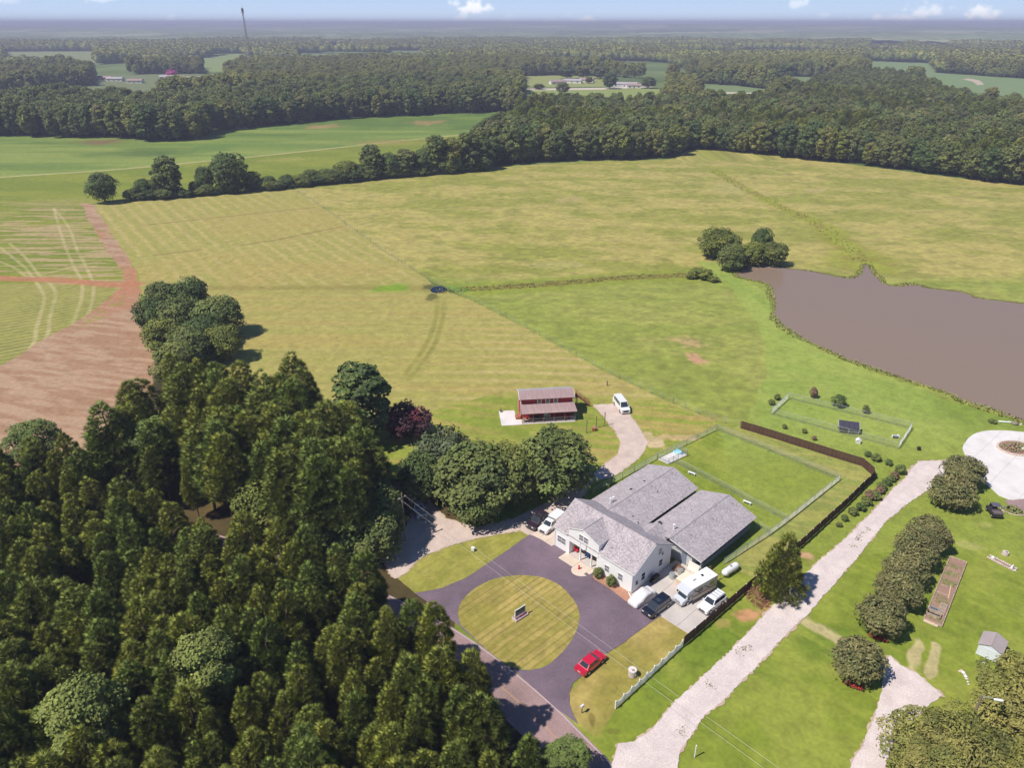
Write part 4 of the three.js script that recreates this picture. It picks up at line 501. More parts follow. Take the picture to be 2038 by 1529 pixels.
    part('bumper', M.steel, t, rbx(3.4, 3.55, .4, .62, -.95, .95, .04)); part('stripe', M.brown, t, bx(L0 + .2, 1.1, 1.28, 1.42, 1.2, 1.212), slab([-.4, 1.4, 1.201], [1.1, 2.5, 1.201], [1.1, 2.75, 1.201], [-.4, 1.6, 1.201], .012), bx(L0 + .2, 1.1, 1.28, 1.42, -1.212, -1.2), slab([-2.6, 1.4, 1.201], [-1.2, 2.4, 1.201], [-1.2, 2.55, 1.201], [-2.6, 1.6, 1.201], .012));
    for (const [u0, u1, h0, h1] of [[-.9, .2, 1.75, 2.45], [-3.6, -2.6, 1.85, 2.45]]) for (const s of [1.2, -1.23]) part('side_window', M.glass, t, rbx(u0, u1, h0, h1, s, s + .03, .012)); part('door', sh, t, bx(-2.2, -1.5, .6, 2.5, -1.23, -1.2)); part('rear_window', M.glass, t, bx(L0 - .07, L0 - .05, 1.9, 2.5, -.6, .6));
    part('roof_vent', M.plastic, t, rbx(-2.3, -1.9, 3.2, 3.32, -.35, .05, .03)); part('roof_hatch', M.grey, t, rbx(-.6, .1, 3.2, 3.28, -.22, .0, .03)); part('underbody', M.plastic, t, bx(L0 + .3, 2.9, .3, .7, -.8, .8)); part('antenna', M.grey, t, rod([-3.2, 3.2, .6], [-2.9, 3.5, .6], .03));
    wheels(t, [-2.35, 2.15], 2.1, .39, .28); t.scale.setScalar(.9); }
  // utility buggy
  { const c = G(1976, 1024), t = thing('utility_buggy', 'black roofed utility buggy standing on the lawn by the pale turnaround', 'buggy', c.x, c.z, -82);
    part('body', M.plastic, t, bevelBody([[-1.4, .4], ...arch(-.95, .4), ...arch(1.0, .4), [1.45, .4], [1.5, .8], [.7, 1.05], [.45, .75], [-.3, .75], [-.35, 1.0], [-1.45, 1.0]], 1.5, .06)); part('cargo_bed', std([.16, .12, .14]), t, bx(-1.4, -.4, 1.0, 1.05, -.66, .66), bx(-1.45, -1.38, 1.0, 1.25, -.72, .72), bx(-.42, -.36, 1.0, 1.3, -.72, .72), bx(-1.38, -.42, 1.0, 1.25, -.72, -.66), bx(-1.38, -.42, 1.0, 1.25, .66, .72));
    part('roof', std([.12, .11, .13], { roughness: .4 }), t, rbx(-.5, .75, 1.88, 1.96, -.72, .72, .04)); for (const [u, v] of [[-.42, -.66], [-.42, .66], [.68, -.66], [.68, .66]]) part('roll_bar', M.black, t, rod([u * 1.1, .8, v], [u, 1.9, v], .035)); part('seat', M.black, t, rbx(-.3, .2, .75, .95, -.6, .6, .05), rbx(-.36, -.22, .9, 1.4, -.6, .6, .05)); part('windshield', M.glass, t, slab([.95, 1.05, -.62], [.95, 1.05, .62], [.72, 1.85, .62], [.72, 1.85, -.62], .02)); part('steering_wheel', M.black, t, new THREE.TorusGeometry(.17, .02, 5, 12).rotateY(1.2).translate(.42, 1.15, .3));
    wheels(t, [-.95, 1.0], 1.6, .34, .24); }
}
// ------------------------------------------------------------------ fences
const along = (L, d) => { for (let i = 0; i < L.length - 1; i++) { const l = Math.hypot(L[i + 1][0] - L[i][0], L[i + 1][1] - L[i][1]); if (d <= l || i === L.length - 2) { const t = Math.min(1, d / l); return [lerp(L[i][0], L[i + 1][0], t), lerp(L[i][1], L[i + 1][1], t)]; } d -= l; } };
const lenOf = (L) => L.slice(1).reduce((s, p, i) => s + Math.hypot(p[0] - L[i][0], p[1] - L[i][1]), 0);
function spans(L, gap) { const out = []; for (let i = 0; i < L.length - 1; i++) { const a = L[i], b = L[i + 1], l = Math.hypot(b[0] - a[0], b[1] - a[1]), n = Math.max(1, Math.round(l / gap)); for (let k = 0; k < n; k++) out.push([[lerp(a[0], b[0], k / n), lerp(a[1], b[1], k / n)], [lerp(a[0], b[0], (k + 1) / n), lerp(a[1], b[1], (k + 1) / n)]]); } return out; }
const world = (f) => (x, h, z) => f(x, -z); // fences are laid in world axes inside a group at the origin of their first post
function fenceThing(name, label, cat, L) { return thing(name, label, cat, L[0][0], L[0][1], 0); }
const rel = (L) => L.map(([x, z]) => [x - L[0][0], z - L[0][1]]);
function chainFence(name, label, L, h = 1.25, gap = 3.0, mesh = .15) {
  const t = fenceThing(name, label, 'wire fence', L), R = rel(L);
  const rails = [];
  spans(R, gap).forEach(([a, b], i, all) => {
    part('post', M.galv, t, new THREE.CylinderGeometry(.038, .038, h + .08, 6).translate(a[0], (h + .08) / 2, a[1])); if (i === all.length - 1) part('post', M.galv, t, new THREE.CylinderGeometry(.038, .038, h + .08, 6).translate(b[0], (h + .08) / 2, b[1]));
    const l = Math.hypot(b[0] - a[0], b[1] - a[1]), dx = (b[0] - a[0]) / l, dz = (b[1] - a[1]) / l, pos = [], wire = (s0, h0, s1, h1) => { const w = .007; const p = (s, y) => [a[0] + dx * s, y, a[1] + dz * s]; for (const o of [0, 1]) { const ox = o ? -dz * w : 0, oz = o ? dx * w : 0, oy = o ? 0 : w; const A = p(s0, h0), B = p(s1, h1); pos.push(A[0] - ox, A[1] - oy, A[2] - oz, B[0] - ox, B[1] - oy, B[2] - oz, B[0] + ox, B[1] + oy, B[2] + oz, A[0] - ox, A[1] - oy, A[2] - oz, B[0] + ox, B[1] + oy, B[2] + oz, A[0] + ox, A[1] + oy, A[2] + oz); } };
    for (let s = -h; s < l; s += mesh) { const c0 = Math.max(0, s), c1 = Math.min(l, s + h); if (c1 - c0 < .02) continue; wire(c0, .03 + c0 - s, c1, .03 + c1 - s); wire(c0, .03 + h - (c0 - s), c1, .03 + h - (c1 - s)); }
    const g = new THREE.BufferGeometry(); g.setAttribute('position', new THREE.Float32BufferAttribute(pos, 3)); g.computeVertexNormals(); g.setAttribute('uv', new THREE.Float32BufferAttribute(new Float32Array(pos.length / 3 * 2), 2)); part('chain_link', M.galv, t, g);
    part('rail', M.galv, t, rod([a[0], h + .04, -a[1]], [b[0], h + .04, -b[1]], .026));
  });
  return t;
}
chainFence('wire_fence', 'grey chain link fence round the mown yard behind the kennel wings', [...GP([[1180, 984], [1238, 952], [1307, 914], [1345, 895.5], [1426, 856], [1670, 956], [1565, 1040], [1530, 1066], [1440, 1124]])]);
chainFence('wire_fence', 'chain link fence dividing the kennel side strip from the mown yard', GP([[1339, 920], [1440, 972], [1508, 1009], [1565, 1038]]));
chainFence('wire_fence', 'short chain link fence round the pale slab corner', GP([[1345, 896], [1367, 907], [1330, 924], [1309, 914]]));
chainFence('wire_fence', 'short chain link gate piece at the far corner of the right kennel wing', GP([[1506, 1050], [1530, 1063]]));
{ const L = GP([[1533.5, 825.5], [1568, 794], [1812, 854], [1786, 894], [1533.5, 825.5]]); chainFence('wire_fence', 'chain link dog run with tall corner posts on the grass below the pond', L, 1.5, 3.2, .16); }
// brown board fence: panels of boards between posts
{
  const L = GP([[1473.8, 853], [1501, 861], [1599, 892], [1668, 914], [1714, 928], [1735, 946], [1737, 955], [1715, 975], [1682, 1008], [1640, 1046], [1600, 1083], [1560, 1117], [1500, 1165], [1440, 1217], [1400, 1252], [1359, 1287]]), t = fenceThing('board_fence', 'dark brown board fence running between the kennel yard and the gravel lane', 'fence', L);
  spans(rel(L), 2.45).forEach(([a, b], i) => {
    const l = Math.hypot(b[0] - a[0], b[1] - a[1]), deg = Math.atan2(b[1] - a[1], b[0] - a[0]), n = Math.round(l / .15), gs = [], hh = 1.78 + .05 * (hash(i, 7) - .5);
    for (let k = 0; k < n; k++) { const u0 = k * l / n, j = hash(i * 40 + k, 3); gs.push(bx(u0 + .006, u0 + l / n - .006, .04, hh + .03 * (j - .5), -.012 + .004 * (k % 2), .012 + .004 * (k % 2))); }
    const m = part('fence_panel', M.fenceWood, t, gs); m.rotation.y = -deg; m.position.set(a[0], 0, a[1]);
    const p = part('post', M.fenceWood, t, bx(-.055, .055, 0, 1.86, .02, .13)); p.rotation.y = -deg; p.position.set(a[0], 0, a[1]);
    const c = part('post_cap', M.tank, t, bx(-.06, .06, 1.861, 1.9, .02, .13)); c.rotation.y = -deg; c.position.set(a[0], 0, a[1]);
    const r = part('rail', M.fenceWood, t, bx(0, l, .4, .49, .018, .06), bx(0, l, 1.35, 1.44, .018, .06)); r.rotation.y = -deg; r.position.set(a[0], 0, a[1]);
  });
}
// white picket fence with dipping tops
{
  const L = GP([[1357, 1288], [1224.5, 1411]]), t = fenceThing('picket_fence', 'white picket fence with scalloped tops ending near the road', 'fence', L);
  spans(rel(L), lenOf(L) / 9).forEach(([a, b], i, all) => {
    const l = Math.hypot(b[0] - a[0], b[1] - a[1]), deg = Math.atan2(b[1] - a[1], b[0] - a[0]), gs = [], n = Math.round(l / .14), put = (n2, m, ...g) => { const o = part(n2, m, t, g); o.rotation.y = -deg; o.position.set(a[0], 0, a[1]); return o; };
    for (let k = 0; k < n; k++) { const u = (k + .5) * l / n, d = Math.sin(u / l * Math.PI), hh = 1.22 - .28 * d; gs.push(bx(u - .045, u + .045, .06, hh, -.012, .012), rod([u, hh - .005, 0], [u, hh + .05, 0], .05, 4, .005)); }
    put('picket_panel', M.trim, gs); put('rail', M.trim, bx(0, l, .25, .33, .013, .05), bx(0, l, .8, .88, .013, .05)); const p = put('post', M.trim, bx(-.065, .065, 0, 1.34, -.065, .065)); part('post_cap', M.trim, p, rod([0, 1.34, 0], [0, 1.45, 0], .1, 4, .01));
    if (i === all.length - 1) { const e = put('post', M.trim, bx(l - .065, l + .065, 0, 1.34, -.065, .065)); part('post_cap', M.trim, e, rod([l, 1.34, 0], [l, 1.45, 0], .1, 4, .01)); }
  });
}
// long farm fence of slim posts between the mown hay and the pasture
{
  const L = curve(GP([[588, 378], [640, 412], [700, 455], [850, 556], [925, 592], [1050, 655], [1200, 738], [1330, 799], [1424, 837], [1472, 851]]), 90, false), t = fenceThing('farm_fence', 'long wire and post farm fence between the mown hay field and the pasture', 'fence', L), R = rel(L), wires = [];
  R.forEach((a, i) => { part('post', i % 5 ? M.galv : M.post, t, new THREE.CylinderGeometry(.06, .07, 1.5, 6).translate(a[0], .75, a[1])); if (i) for (const h of [.35, .75, 1.15, 1.4]) wires.push(rod([R[i - 1][0], h, -R[i - 1][1]], [a[0], h, -a[1]], .008, 3)); });
  part('wire', M.galv, t, wires);
}
// ------------------------------------------------------------------ sign, mailbox, stumps, wires
{
  const a = G(1020, 1238), b = G(1050, 1219), deg = Math.atan2(b.z - a.z, b.x - a.x) * 180 / Math.PI, l = a.distanceTo(b), t = thing('entrance_sign', 'white framed dark sign above a flower planter on the round island lawn', 'sign', (a.x + b.x) / 2, (a.z + b.z) / 2, deg);
  const cv = document.createElement('canvas'); cv.width = 256; cv.height = 128; const c = cv.getContext('2d'); c.fillStyle = '#1c1c30'; c.fillRect(0, 0, 256, 128); c.fillStyle = '#8f8fb0'; c.fillRect(0, 92, 256, 36);
  c.strokeStyle = '#aeb6bd'; c.lineWidth = 9; c.lineCap = 'round'; c.beginPath(); c.moveTo(22, 70); c.bezierCurveTo(60, 30, 80, 96, 116, 58); c.bezierCurveTo(150, 30, 170, 84, 232, 44); c.stroke(); c.lineWidth = 5; c.strokeStyle = '#8a978f'; c.beginPath(); c.moveTo(40, 84); c.bezierCurveTo(90, 70, 150, 92, 220, 70); c.stroke();
  const st = new THREE.CanvasTexture(cv); st.colorSpace = THREE.SRGBColorSpace; const sm = std(white, { map: st, roughness: .6 });
  const pl = part('panel', std([.62, .62, .66]), t, bx(-.86, .86, .5, 1.62, -.02, .02)); for (const s of [-1, 1]) { const f = new THREE.Mesh(new THREE.PlaneGeometry(1.66, 1.0).rotateY(s > 0 ? 0 : Math.PI).translate(0, 1.08, s * .026), sm); f.name = 'sign_face'; pl.add(f); }
  parts('frame', M.trim, t, [bx(-.98, -.86, .2, 1.8, -.06, .06), bx(.86, .98, .2, 1.8, -.06, .06), bx(-.86, .86, 1.62, 1.74, -.05, .05)]); 
  part('planter', M.stone, t, bx(-1.15, 1.15, 0, .34, -.5, -.4), bx(-1.15, 1.15, 0, .34, .4, .5), bx(-1.15, -1.03, 0, .34, -.399, .399), bx(1.03, 1.15, 0, .34, -.399, .399)); part('soil', M.soil, t, bx(-1.02, 1.02, .02, .26, -.399, .399));
  part('flower', std([.45, .03, .22]), t, Array.from({ length: 60 }, (_, i) => ball(-.1 + hash(i, 1) * 1.0, .34 + hash(i, 2) * .12, -.35 + hash(i, 3) * .25, .05, 5, 3))); part('flower', std([.25, .08, .42]), t, Array.from({ length: 24 }, (_, i) => ball(-.9 + hash(i, 4) * .9, .32 + hash(i, 5) * .1, -.36 + hash(i, 6) * .2, .045, 5, 3)));
}
{
  let p = G(1157.5, 1419), t = thing('mailbox', 'white mailbox on a short post by the driveway mouth', 'mailbox', p.x, p.z, 46); part('post', M.post, t, bx(-.05, .05, 0, 1.0, -.05, .05)); part('box', M.tank, t, new THREE.CylinderGeometry(.14, .14, .5, 12, 1, false).rotateX(Math.PI / 2).translate(0, 1.18, 0), bx(-.14, .14, 1.02, 1.18, -.25, .25)); part('flag', M.brightRed, t, bx(.145, .16, 1.1, 1.35, -.1, -.05));
  p = G(1257.5, 1345); t = thing('concrete_ring', 'round pale concrete well ring standing on the dry lawn', 'well ring', p.x, p.z); part('ring', M.stone, t, new THREE.CylinderGeometry(.5, .52, 1.0, 20).translate(0, .5, 0)); part('lid', M.paleConcrete, t, cyl(0, 0, 1.0, 1.08, .55, .55, 20)); part('rust_stain', M.mulch, t, cyl(.1, -.1, 1.08, 1.086, .2, .2, 9));
  p = G(1382, 1507); t = thing('marker_post', 'slim white pipe post on the front lawn by the lane mouth', 'post', p.x, p.z); part('pole', M.tank, t, cyl(0, 0, 0, 1.9, .07, .07, 8)); part('cap', M.tank, t, cyl(0, 0, 1.9, 1.98, .09, .06, 8));
  p = G(941.5, 1096); t = thing('utility_box', 'small white ground box on the left lawn strip', 'utility box', p.x, p.z, 20); part('casing', M.tank, t, rbx(-.25, .25, 0, .55, -.22, .22, .05)); part('lid', M.trim, t, rbx(-.28, .28, .55, .62, -.25, .25, .02));
}
// power line: two wires from a pole among the trees to one beyond the frame
{
  const h = 8.5, A = G(800, 990, h), B = G(1800, 1719, h), dir = B.clone().sub(A).normalize(), n = [-dir.z, dir.x];
  const mk = (name, p, label) => { const t = thing(name, label, 'utility pole', p.x, p.z, Math.atan2(n[1], n[0]) * 180 / Math.PI); part('pole', M.post, t, cyl(0, 0, 0, 9.2, .15, .11, 9)); part('crossarm', M.post, t, bx(-.8, .8, 8.35, 8.47, -.06, .06)); for (const u of [-.55, .55]) part('insulator', M.tank, t, cyl(u, 0, 8.47, 8.6, .05)); };
  mk('utility_pole', A, 'wooden power pole among the trees above the gravel spur');
  for (const [s, lab] of [[-.55, 'upper of two thin power wires crossing the island lawn'], [.55, 'lower of two thin power wires crossing the island lawn']]) {
    const pts = []; for (let i = 0; i <= 24; i++) { const t = i / 24, p = A.clone().lerp(B, t); pts.push(new THREE.Vector3(p.x + n[0] * s - A.x, h + .05 - .5 * 4 * t * (1 - t), p.z + n[1] * s - A.z)); }
    const m = new THREE.Mesh(new THREE.TubeGeometry(new THREE.CatmullRomCurve3(pts), 48, .013, 4), std([.6, .57, .52], { roughness: .5 })); m.name = numbered('power_wire'); m.position.set(A.x, 0, A.z); scene.add(m); tag(m, lab, 'wire');
  }
}
// ------------------------------------------------------------------ right hand property
{
  // pale concrete turnaround cut into slabs
  const out = curve(GP([[1915, 893], [1921, 880], [1932, 868], [1950, 860], [1985, 857], [2040, 861], [2120, 872], [2200, 900], [2220, 940], [2140, 990], [2050, 992], [1999, 994], [1975, 975], [1960, 962], [1945, 950], [1932, 925]]), 60);
  const clip = (P, f) => { const o = []; for (let i = 0; i < P.length; i++) { const a = P[i], b = P[(i + 1) % P.length], fa = f(a), fb = f(b); if (fa >= 0) o.push(a); if ((fa >= 0) !== (fb >= 0)) { const t = fa / (fa - fb); o.push([lerp(a[0], b[0], t), lerp(a[1], b[1], t)]); } } return o; };
  const list = [], c = Math.cos(-.72), s = Math.sin(-.72); for (let i = 8; i < 40; i++) for (let j = -40; j < 40; j++) { const S = 5.2, f = (p) => [p[0] * c + p[1] * s, -p[0] * s + p[1] * c]; let P = out; for (const [k, lo] of [[0, i], [1, j]]) { P = clip(P, (p) => f(p)[k] - lo * S - .025); if (P.length) P = clip(P, (p) => (lo + 1) * S - .025 - f(p)[k]); } if (P.length > 2) { let A = 0; P.forEach((p, q) => { const r = P[(q + 1) % P.length]; A += p[0] * r[1] - r[0] * p[1]; }); if (Math.abs(A) > .6) list.push(P); } }
  slabs('concrete_turnaround', M.paleConcrete, list, 'pale concrete turnaround cut into large slabs');
  sheet('asphalt_apron', GP([[1998, 996], [2060, 990], [2090, 1030], [2050, 1022], [2025, 1020], [2008, 1008]]), M.roadAsphalt, null, .002);
  const leafy = (n, seed, R, h0, h1, size, cols) => { const r = rng(seed), by = cols.map(() => []); for (let i = 0; i < n; i++) { const a = r() * 6.283, q = Math.sqrt(r()), k = Math.floor(r() * cols.length); by[k].push(ball(Math.cos(a) * q * R[0], lerp(h0, h1, r() * (1.1 - q * q)), Math.sin(a) * q * R[1], size * (.6 + .8 * r()), 5, 4)); } return by; };
  let p = G(2022, 894), t = thing('flower_bed', 'oval brick edged flower bed in the middle of the pale turnaround', 'flower bed', p.x, p.z, -8);
  const ring = (rx, rz, w, h, n) => { for (let i = 0; i < n; i++) { const a = (i + .5) / n * 6.283; const b = part('brick', i % 3 ? M.peach : M.stone, t, bx(-3.14 * (rx + rz) / 2 / n * .94, 3.14 * (rx + rz) / 2 / n * .94, 0, h + .03 * hash(i, 3), -w / 2, w / 2)); b.position.set(Math.cos(a) * rx, .04, Math.sin(a) * rz); b.rotation.y = -Math.atan2(Math.cos(a) * rz, -Math.sin(a) * rx); } };
  ring(3.6, 2.7, .35, .3, 44); part('soil', M.soil, t, new THREE.CylinderGeometry(1, 1, .2, 28).scale(3.45, 1, 2.55).translate(0, .14, 0));
  leafy(150, 5, [3.1, 2.2], .3, .9, .2, [0, 1, 2]).forEach((g, i) => part('plant', std([[.16, .22, .06], [.26, .24, .10], [.42, .16, .20]][i]), t, g)); part('flagpole', M.tan, t, rod([-.2, .2, -.1], [.1, 2.6, .3], .04)); part('boulder', M.stone, t, ball(.5, .5, -.9, .42)); 
  p = G(2014, 1018); t = thing('shrub_bed', 'low spreading shrub with a peach edging beside the black buggy', 'shrub', p.x, p.z, 30); leafy(160, 9, [1.7, 1.0], .1, 1.0, .17, [0, 1]).forEach((g, i) => part('foliage', std([[.16, .18, .06], [.24, .22, .09]][i]), t, g)); part('edging', M.peach, t, new THREE.TorusGeometry(1, .09, 5, 24).rotateX(Math.PI / 2).scale(1.7, 1, 1.1).translate(0, .08, 0));
  // raised vegetable bed
  const a = G(1890, 1110), b = G(1838, 1233), w = G(1922, 1119), deg = Math.atan2(b.z - a.z, b.x - a.x) * 180 / Math.PI, l = a.distanceTo(b), W = a.distanceTo(w); t = thing('garden_bed', 'long narrow timber edged vegetable bed beside the row of trees', 'garden bed', a.x, a.z, deg);
  part('soil', M.soil, t, bx(.05, l - .05, 0, .14, .05, W - .05)); for (const [u0, u1, v0, v1] of [[0, l, -.1, .02], [0, l, W - .02, W + .1], [-.1, 0, -.1, W + .1], [l, l + .1, -.1, W + .1]]) part('timber', M.timber, t, bx(u0, u1, 0, .3, v0, v1));
  part('timber', M.timber, t, bx(l * .58, l * .58 + .1, .14, .26, .1, W - .5)); part('timber', M.timber, t, bx(l * .46, l * .46 + .08, .14, .24, .3, W - 1.1)); part('timber', M.tan, t, slab([l * .42, .16, W - .8], [l * .62, .16, W - .5], [l * .62, .16, W - .38], [l * .42, .16, W - .68], .12));
  const wd = (u0, u1, v0, v1, n, seed) => { const r = rng(seed); return Array.from({ length: n }, () => { const u = lerp(u0, u1, r()), v = lerp(v0, v1, r()); return rod([u, .13, v], [u + (r() - .5) * .4, .2 + r() * .3, v + (r() - .5) * .4], .05, 3, .01); }); };
  const wm = std([.22, .30, .07]); for (const [k0, k1, n] of [[.1, .16, 60], [.22, .3, 80], [.36, .44, 120], [.62, .74, 90], [.92, .97, 50]]) part('weeds', wm, t, wd(l * k0, l * k1, .2, W - .2, n, k0 * 1000));
  const dz = Math.sin(deg * Math.PI / 180), dx = Math.cos(deg * Math.PI / 180), gb = (u, v) => [a.x + u * dx + v * dz, a.z + u * dz - v * dx];
  const ga = (n, lab, cat, u, v) => { const q = gb(u, v); return thing(n, lab, cat, q[0], q[1], deg); };
  t = ga('garden_trellis', 'pale slatted pallet lying in the vegetable bed', 'pallet', l * .79, W - .62); for (let i = 0; i < 11; i++) part('slat', M.timber, t, bx(-1.3 + i * .24, -1.16 + i * .24, .3, .34, -.42, .42)); part('rail', M.timber, t, bx(-1.3, 1.3, .16, .3, -.42, -.34), bx(-1.3, 1.3, .16, .3, .34, .42));
  t = ga('planter_trough', 'empty grey edged trough across the vegetable bed', 'trough', l * .835, .75); for (const g of [bx(-.3, .3, .14, .4, -.7, -.62), bx(-.3, .3, .14, .4, .62, .7), bx(-.3, -.22, .14, .4, -.62, .62), bx(.22, .3, .14, .4, -.62, .62)]) part('side', M.grey, t, g); part('bottom', M.dark, t, bx(-.22, .22, .141, .2, -.62, .62));
  t = ga('timber_box', 'open wooden box with dark inside near the end of the vegetable bed', 'box', l * .91, W - 1.35); for (const g of [bx(-.5, -.42, .14, .6, -.9, .9), bx(.42, .5, .14, .6, -.9, .9), bx(-.42, .42, .14, .6, -.9, -.82), bx(-.42, .42, .14, .6, .82, .9)]) part('side', M.timber, t, g); part('bottom', M.dark, t, bx(-.42, .42, .141, .2, -.82, .82));
  t = ga('plank', 'pale thick plank at the near end of the vegetable bed', 'plank', l + .32, .9); part('board', M.peach, t, bx(-.18, .18, 0, .14, -.9, .9)); part('board', M.tan, t, bx(-.14, .14, .141, .22, -.5, .5));
  // little bed with rocks, and a stump
  const e = G(1976, 1113), f = G(2011, 1131); t = thing('small_bed', 'small rock edged flower strip beyond the vegetable bed', 'flower bed', (e.x + f.x) / 2, (e.z + f.z) / 2, Math.atan2(f.z - e.z, f.x - e.x) * 180 / Math.PI); part('soil', M.soil, t, rbx(-1.8, 1.8, -.02, .1, -.35, .35, .04)); for (let i = 0; i < 26; i++) { const s2 = i % 2 ? 1 : -1, u = -1.9 + (i >> 1) * .31; part('stone', M.stone, t, new THREE.DodecahedronGeometry(.15 + .06 * hash(i, 2), 0).translate(u, .1, s2 * .42)); } part('garden_figure', M.trim, t, rod([1.35, .1, 0], [1.45, .8, 0], .2, 8, .05)); part('boulder', M.paleConcrete, t, new THREE.DodecahedronGeometry(.34, 0).translate(-1.4, .2, 0));
  p = G(1999, 1104); t = thing('stump', 'round pale stump or ring above the small rock edged strip', 'stump', p.x, p.z); part('ring', M.stone, t, cyl(0, 0, 0, .55, .5, .46, 14)); part('top', M.dark, t, cyl(.1, -.08, .55, .556, .16, .16, 9));
  p = G(2019, 1136); t = thing('garden_stone', 'single white stone on the lawn past the rock edged strip', 'stone', p.x, p.z); part('stone', M.tank, t, new THREE.DodecahedronGeometry(.16, 0).scale(1.4, .6, 1).translate(0, .06, 0));
  for (let i = 0; i < 9; i++) { const q = G([1910, 1916, 1919, 1921, 1923, 1925, 1927, 1957, 1913][i], [1337, 1339, 1343, 1347, 1352, 1358, 1363, 1320, 1335][i]), m = solo('edging_stone', 'one of the white stones in a row on the lawn by the gravel path', 'stone', i % 2 ? M.tank : M.peach, new THREE.DodecahedronGeometry(.12 + .1 * hash(i, 4), 0).scale(1.3, .6, 1).translate(0, .06, 0), 'white stones on the lawn by the gravel path'); m.position.set(q.x, 0, q.z); }
  // garden shed
  { const s0 = G(1941, 1301), s1 = G(1977, 1318), deg2 = Math.atan2(s1.z - s0.z, s1.x - s0.x) * 180 / Math.PI, sw = 2.55, sd = 2.9; t = thing('garden_shed', 'pale blue garden shed with a grey pink gable roof', 'shed', s0.x, s0.z, deg2);
    part('wall', M.shed, t, exV([[0, 0], [sw, 0], [sw, 1.75], [sw / 2, 2.3], [0, 1.75]], 0, sd)); const rm = std([.46, .38, .38], { map: concreteMap }); part('roof', rm, t, slab([-.15, 1.68, -.12], [sw / 2, 2.33, -.12], [sw / 2, 2.33, sd + .12], [-.15, 1.68, sd + .12], .06), slab([sw + .15, 1.68, -.12], [sw / 2, 2.33, -.12], [sw / 2, 2.33, sd + .12], [sw + .15, 1.68, sd + .12], .06));
    const dm = std([.76, .80, .86]); const d = part('door', dm, t, bx(.5, 1.27, .06, 1.65, -.03, -.003)); part('handle', M.steel, d, bx(1.18, 1.22, .8, .95, -.06, -.03)); part('door', dm, t, bx(1.29, 2.06, .06, 1.65, -.03, -.003)); part('trim', M.trim, t, bx(-.03, .04, 0, 1.72, -.035, -.003), bx(sw - .04, sw + .03, 0, 1.72, -.035, -.003)); }
  // yard lamp on a wooden pole
  { const h = 8.4, q = G(1954, 1384, h); t = thing('yard_lamp', 'wooden pole with a curved arm and a long white lamp head at the lower right', 'street lamp', q.x, q.z, 12); part('pole', M.post, t, cyl(0, 0, 0, h, .16, .12, 9)); part('arm', M.galv, t, new THREE.TubeGeometry(new THREE.CatmullRomCurve3([new THREE.Vector3(0, h - .5, 0), new THREE.Vector3(.5, h - .1, .05), new THREE.Vector3(1.3, h - .15, .1)]), 10, .04, 6)); part('lamp_head', M.tank, t, new THREE.CapsuleGeometry(.16, .7, 5, 10).rotateZ(Math.PI / 2).scale(1, .7, 1).translate(1.65, h - .2, .12)); }
  // dog run shelter, kennels, kettle
  { const s0 = G(1667, 861), s1 = G(1708, 866.5), deg2 = Math.atan2(s1.z - s0.z, s1.x - s0.x) * 180 / Math.PI; t = thing('run_shelter', 'low shelter with a sloping black panelled roof in the dog run', 'shelter', s0.x, s0.z, deg2); const L = s0.distanceTo(s1); for (let i = 0; i < 4; i++) part('roof_panel', std([.06, .055, .075], { roughness: .4 }), t, slab([i * L / 4 + .02, 1.15, .0], [(i + 1) * L / 4 - .02, 1.15, 0], [(i + 1) * L / 4 - .02, 1.95, 1.9], [i * L / 4 + .02, 1.95, 1.9], .05)); parts('frame', M.galv, t, [slab([-.1, 1.12, -.05], [0, 1.12, -.05], [0, 1.95, 1.95], [-.1, 1.95, 1.95], .1), slab([L, 1.12, -.05], [L + .1, 1.12, -.05], [L + .1, 1.95, 1.95], [L, 1.95, 1.95], .1), rod([0, .5, 0], [L, .5, 0], .05)]); part('wall', M.plastic, t, bx(.1, L - .1, .45, 1.1, .02, .06), bx(.1, L - .1, 0, 1.9, 1.8, 1.86)); for (const u of [.05, L / 2, L - .05]) part('leg', M.galv, t, bx(u - .05, u + .05, 0, 1.1, -.05, .05)); }
  p = G(1707, 881); t = thing('dog_house', 'small white dog house on the grass between fence and dog run', 'dog house', p.x, p.z, 25); part('wall', M.canvas, t, exV([[-.4, 0], [.4, 0], [.4, .55], [0, .85], [-.4, .55]], -.5, .5)); part('roof', M.tank, t, slab([-.5, .5, -.6], [0, .87, -.6], [0, .87, .6], [-.5, .5, .6], .05), slab([.5, .5, -.6], [0, .87, -.6], [0, .87, .6], [.5, .5, .6], .05)); part('doorway', M.dark, t, bx(.401, .41, .05, .45, -.2, .2)); 
  p = G(1781, 872); t = thing('pet_bench', 'small white bench with a dark seat in the dog run corner', 'bench', p.x, p.z, 15); part('seat', M.slate, t, bx(-.6, .6, .4, .46, -.3, .3)); part('frame', M.trim, t, bx(-.66, -.6, 0, .55, -.32, .32), bx(.6, .66, 0, .55, -.32, .32), bx(-.6, .6, .46, .52, .26, .32)); part('pail', M.trim, t, cyl(.55, .65, 0, .45, .16, .2)); 
  p = G(1827, 896); t = thing('fire_kettle', 'small black kettle drum alone on the lawn right of the dog run', 'kettle', p.x, p.z); part('bowl', M.black, t, ball(0, .45, 0, .38)); for (const [u, v] of [[-.3, -.2], [.3, -.2], [0, .35]]) part('leg', M.black, t, rod([u * .5, .4, v * .5], [u, 0, v], .03));
  p = G(2000, 842); t = thing('driftwood', 'pale log lying on the grass between the turnaround and the pond', 'log', p.x, p.z, 14); part('trunk', M.tank, t, rod([-1.3, .2, 0], [1.1, .22, .1], .2, 8, .14)); part('branch', M.stone, t, rod([.3, .25, 0], [.9, .7, .4], .06, 6, .03));
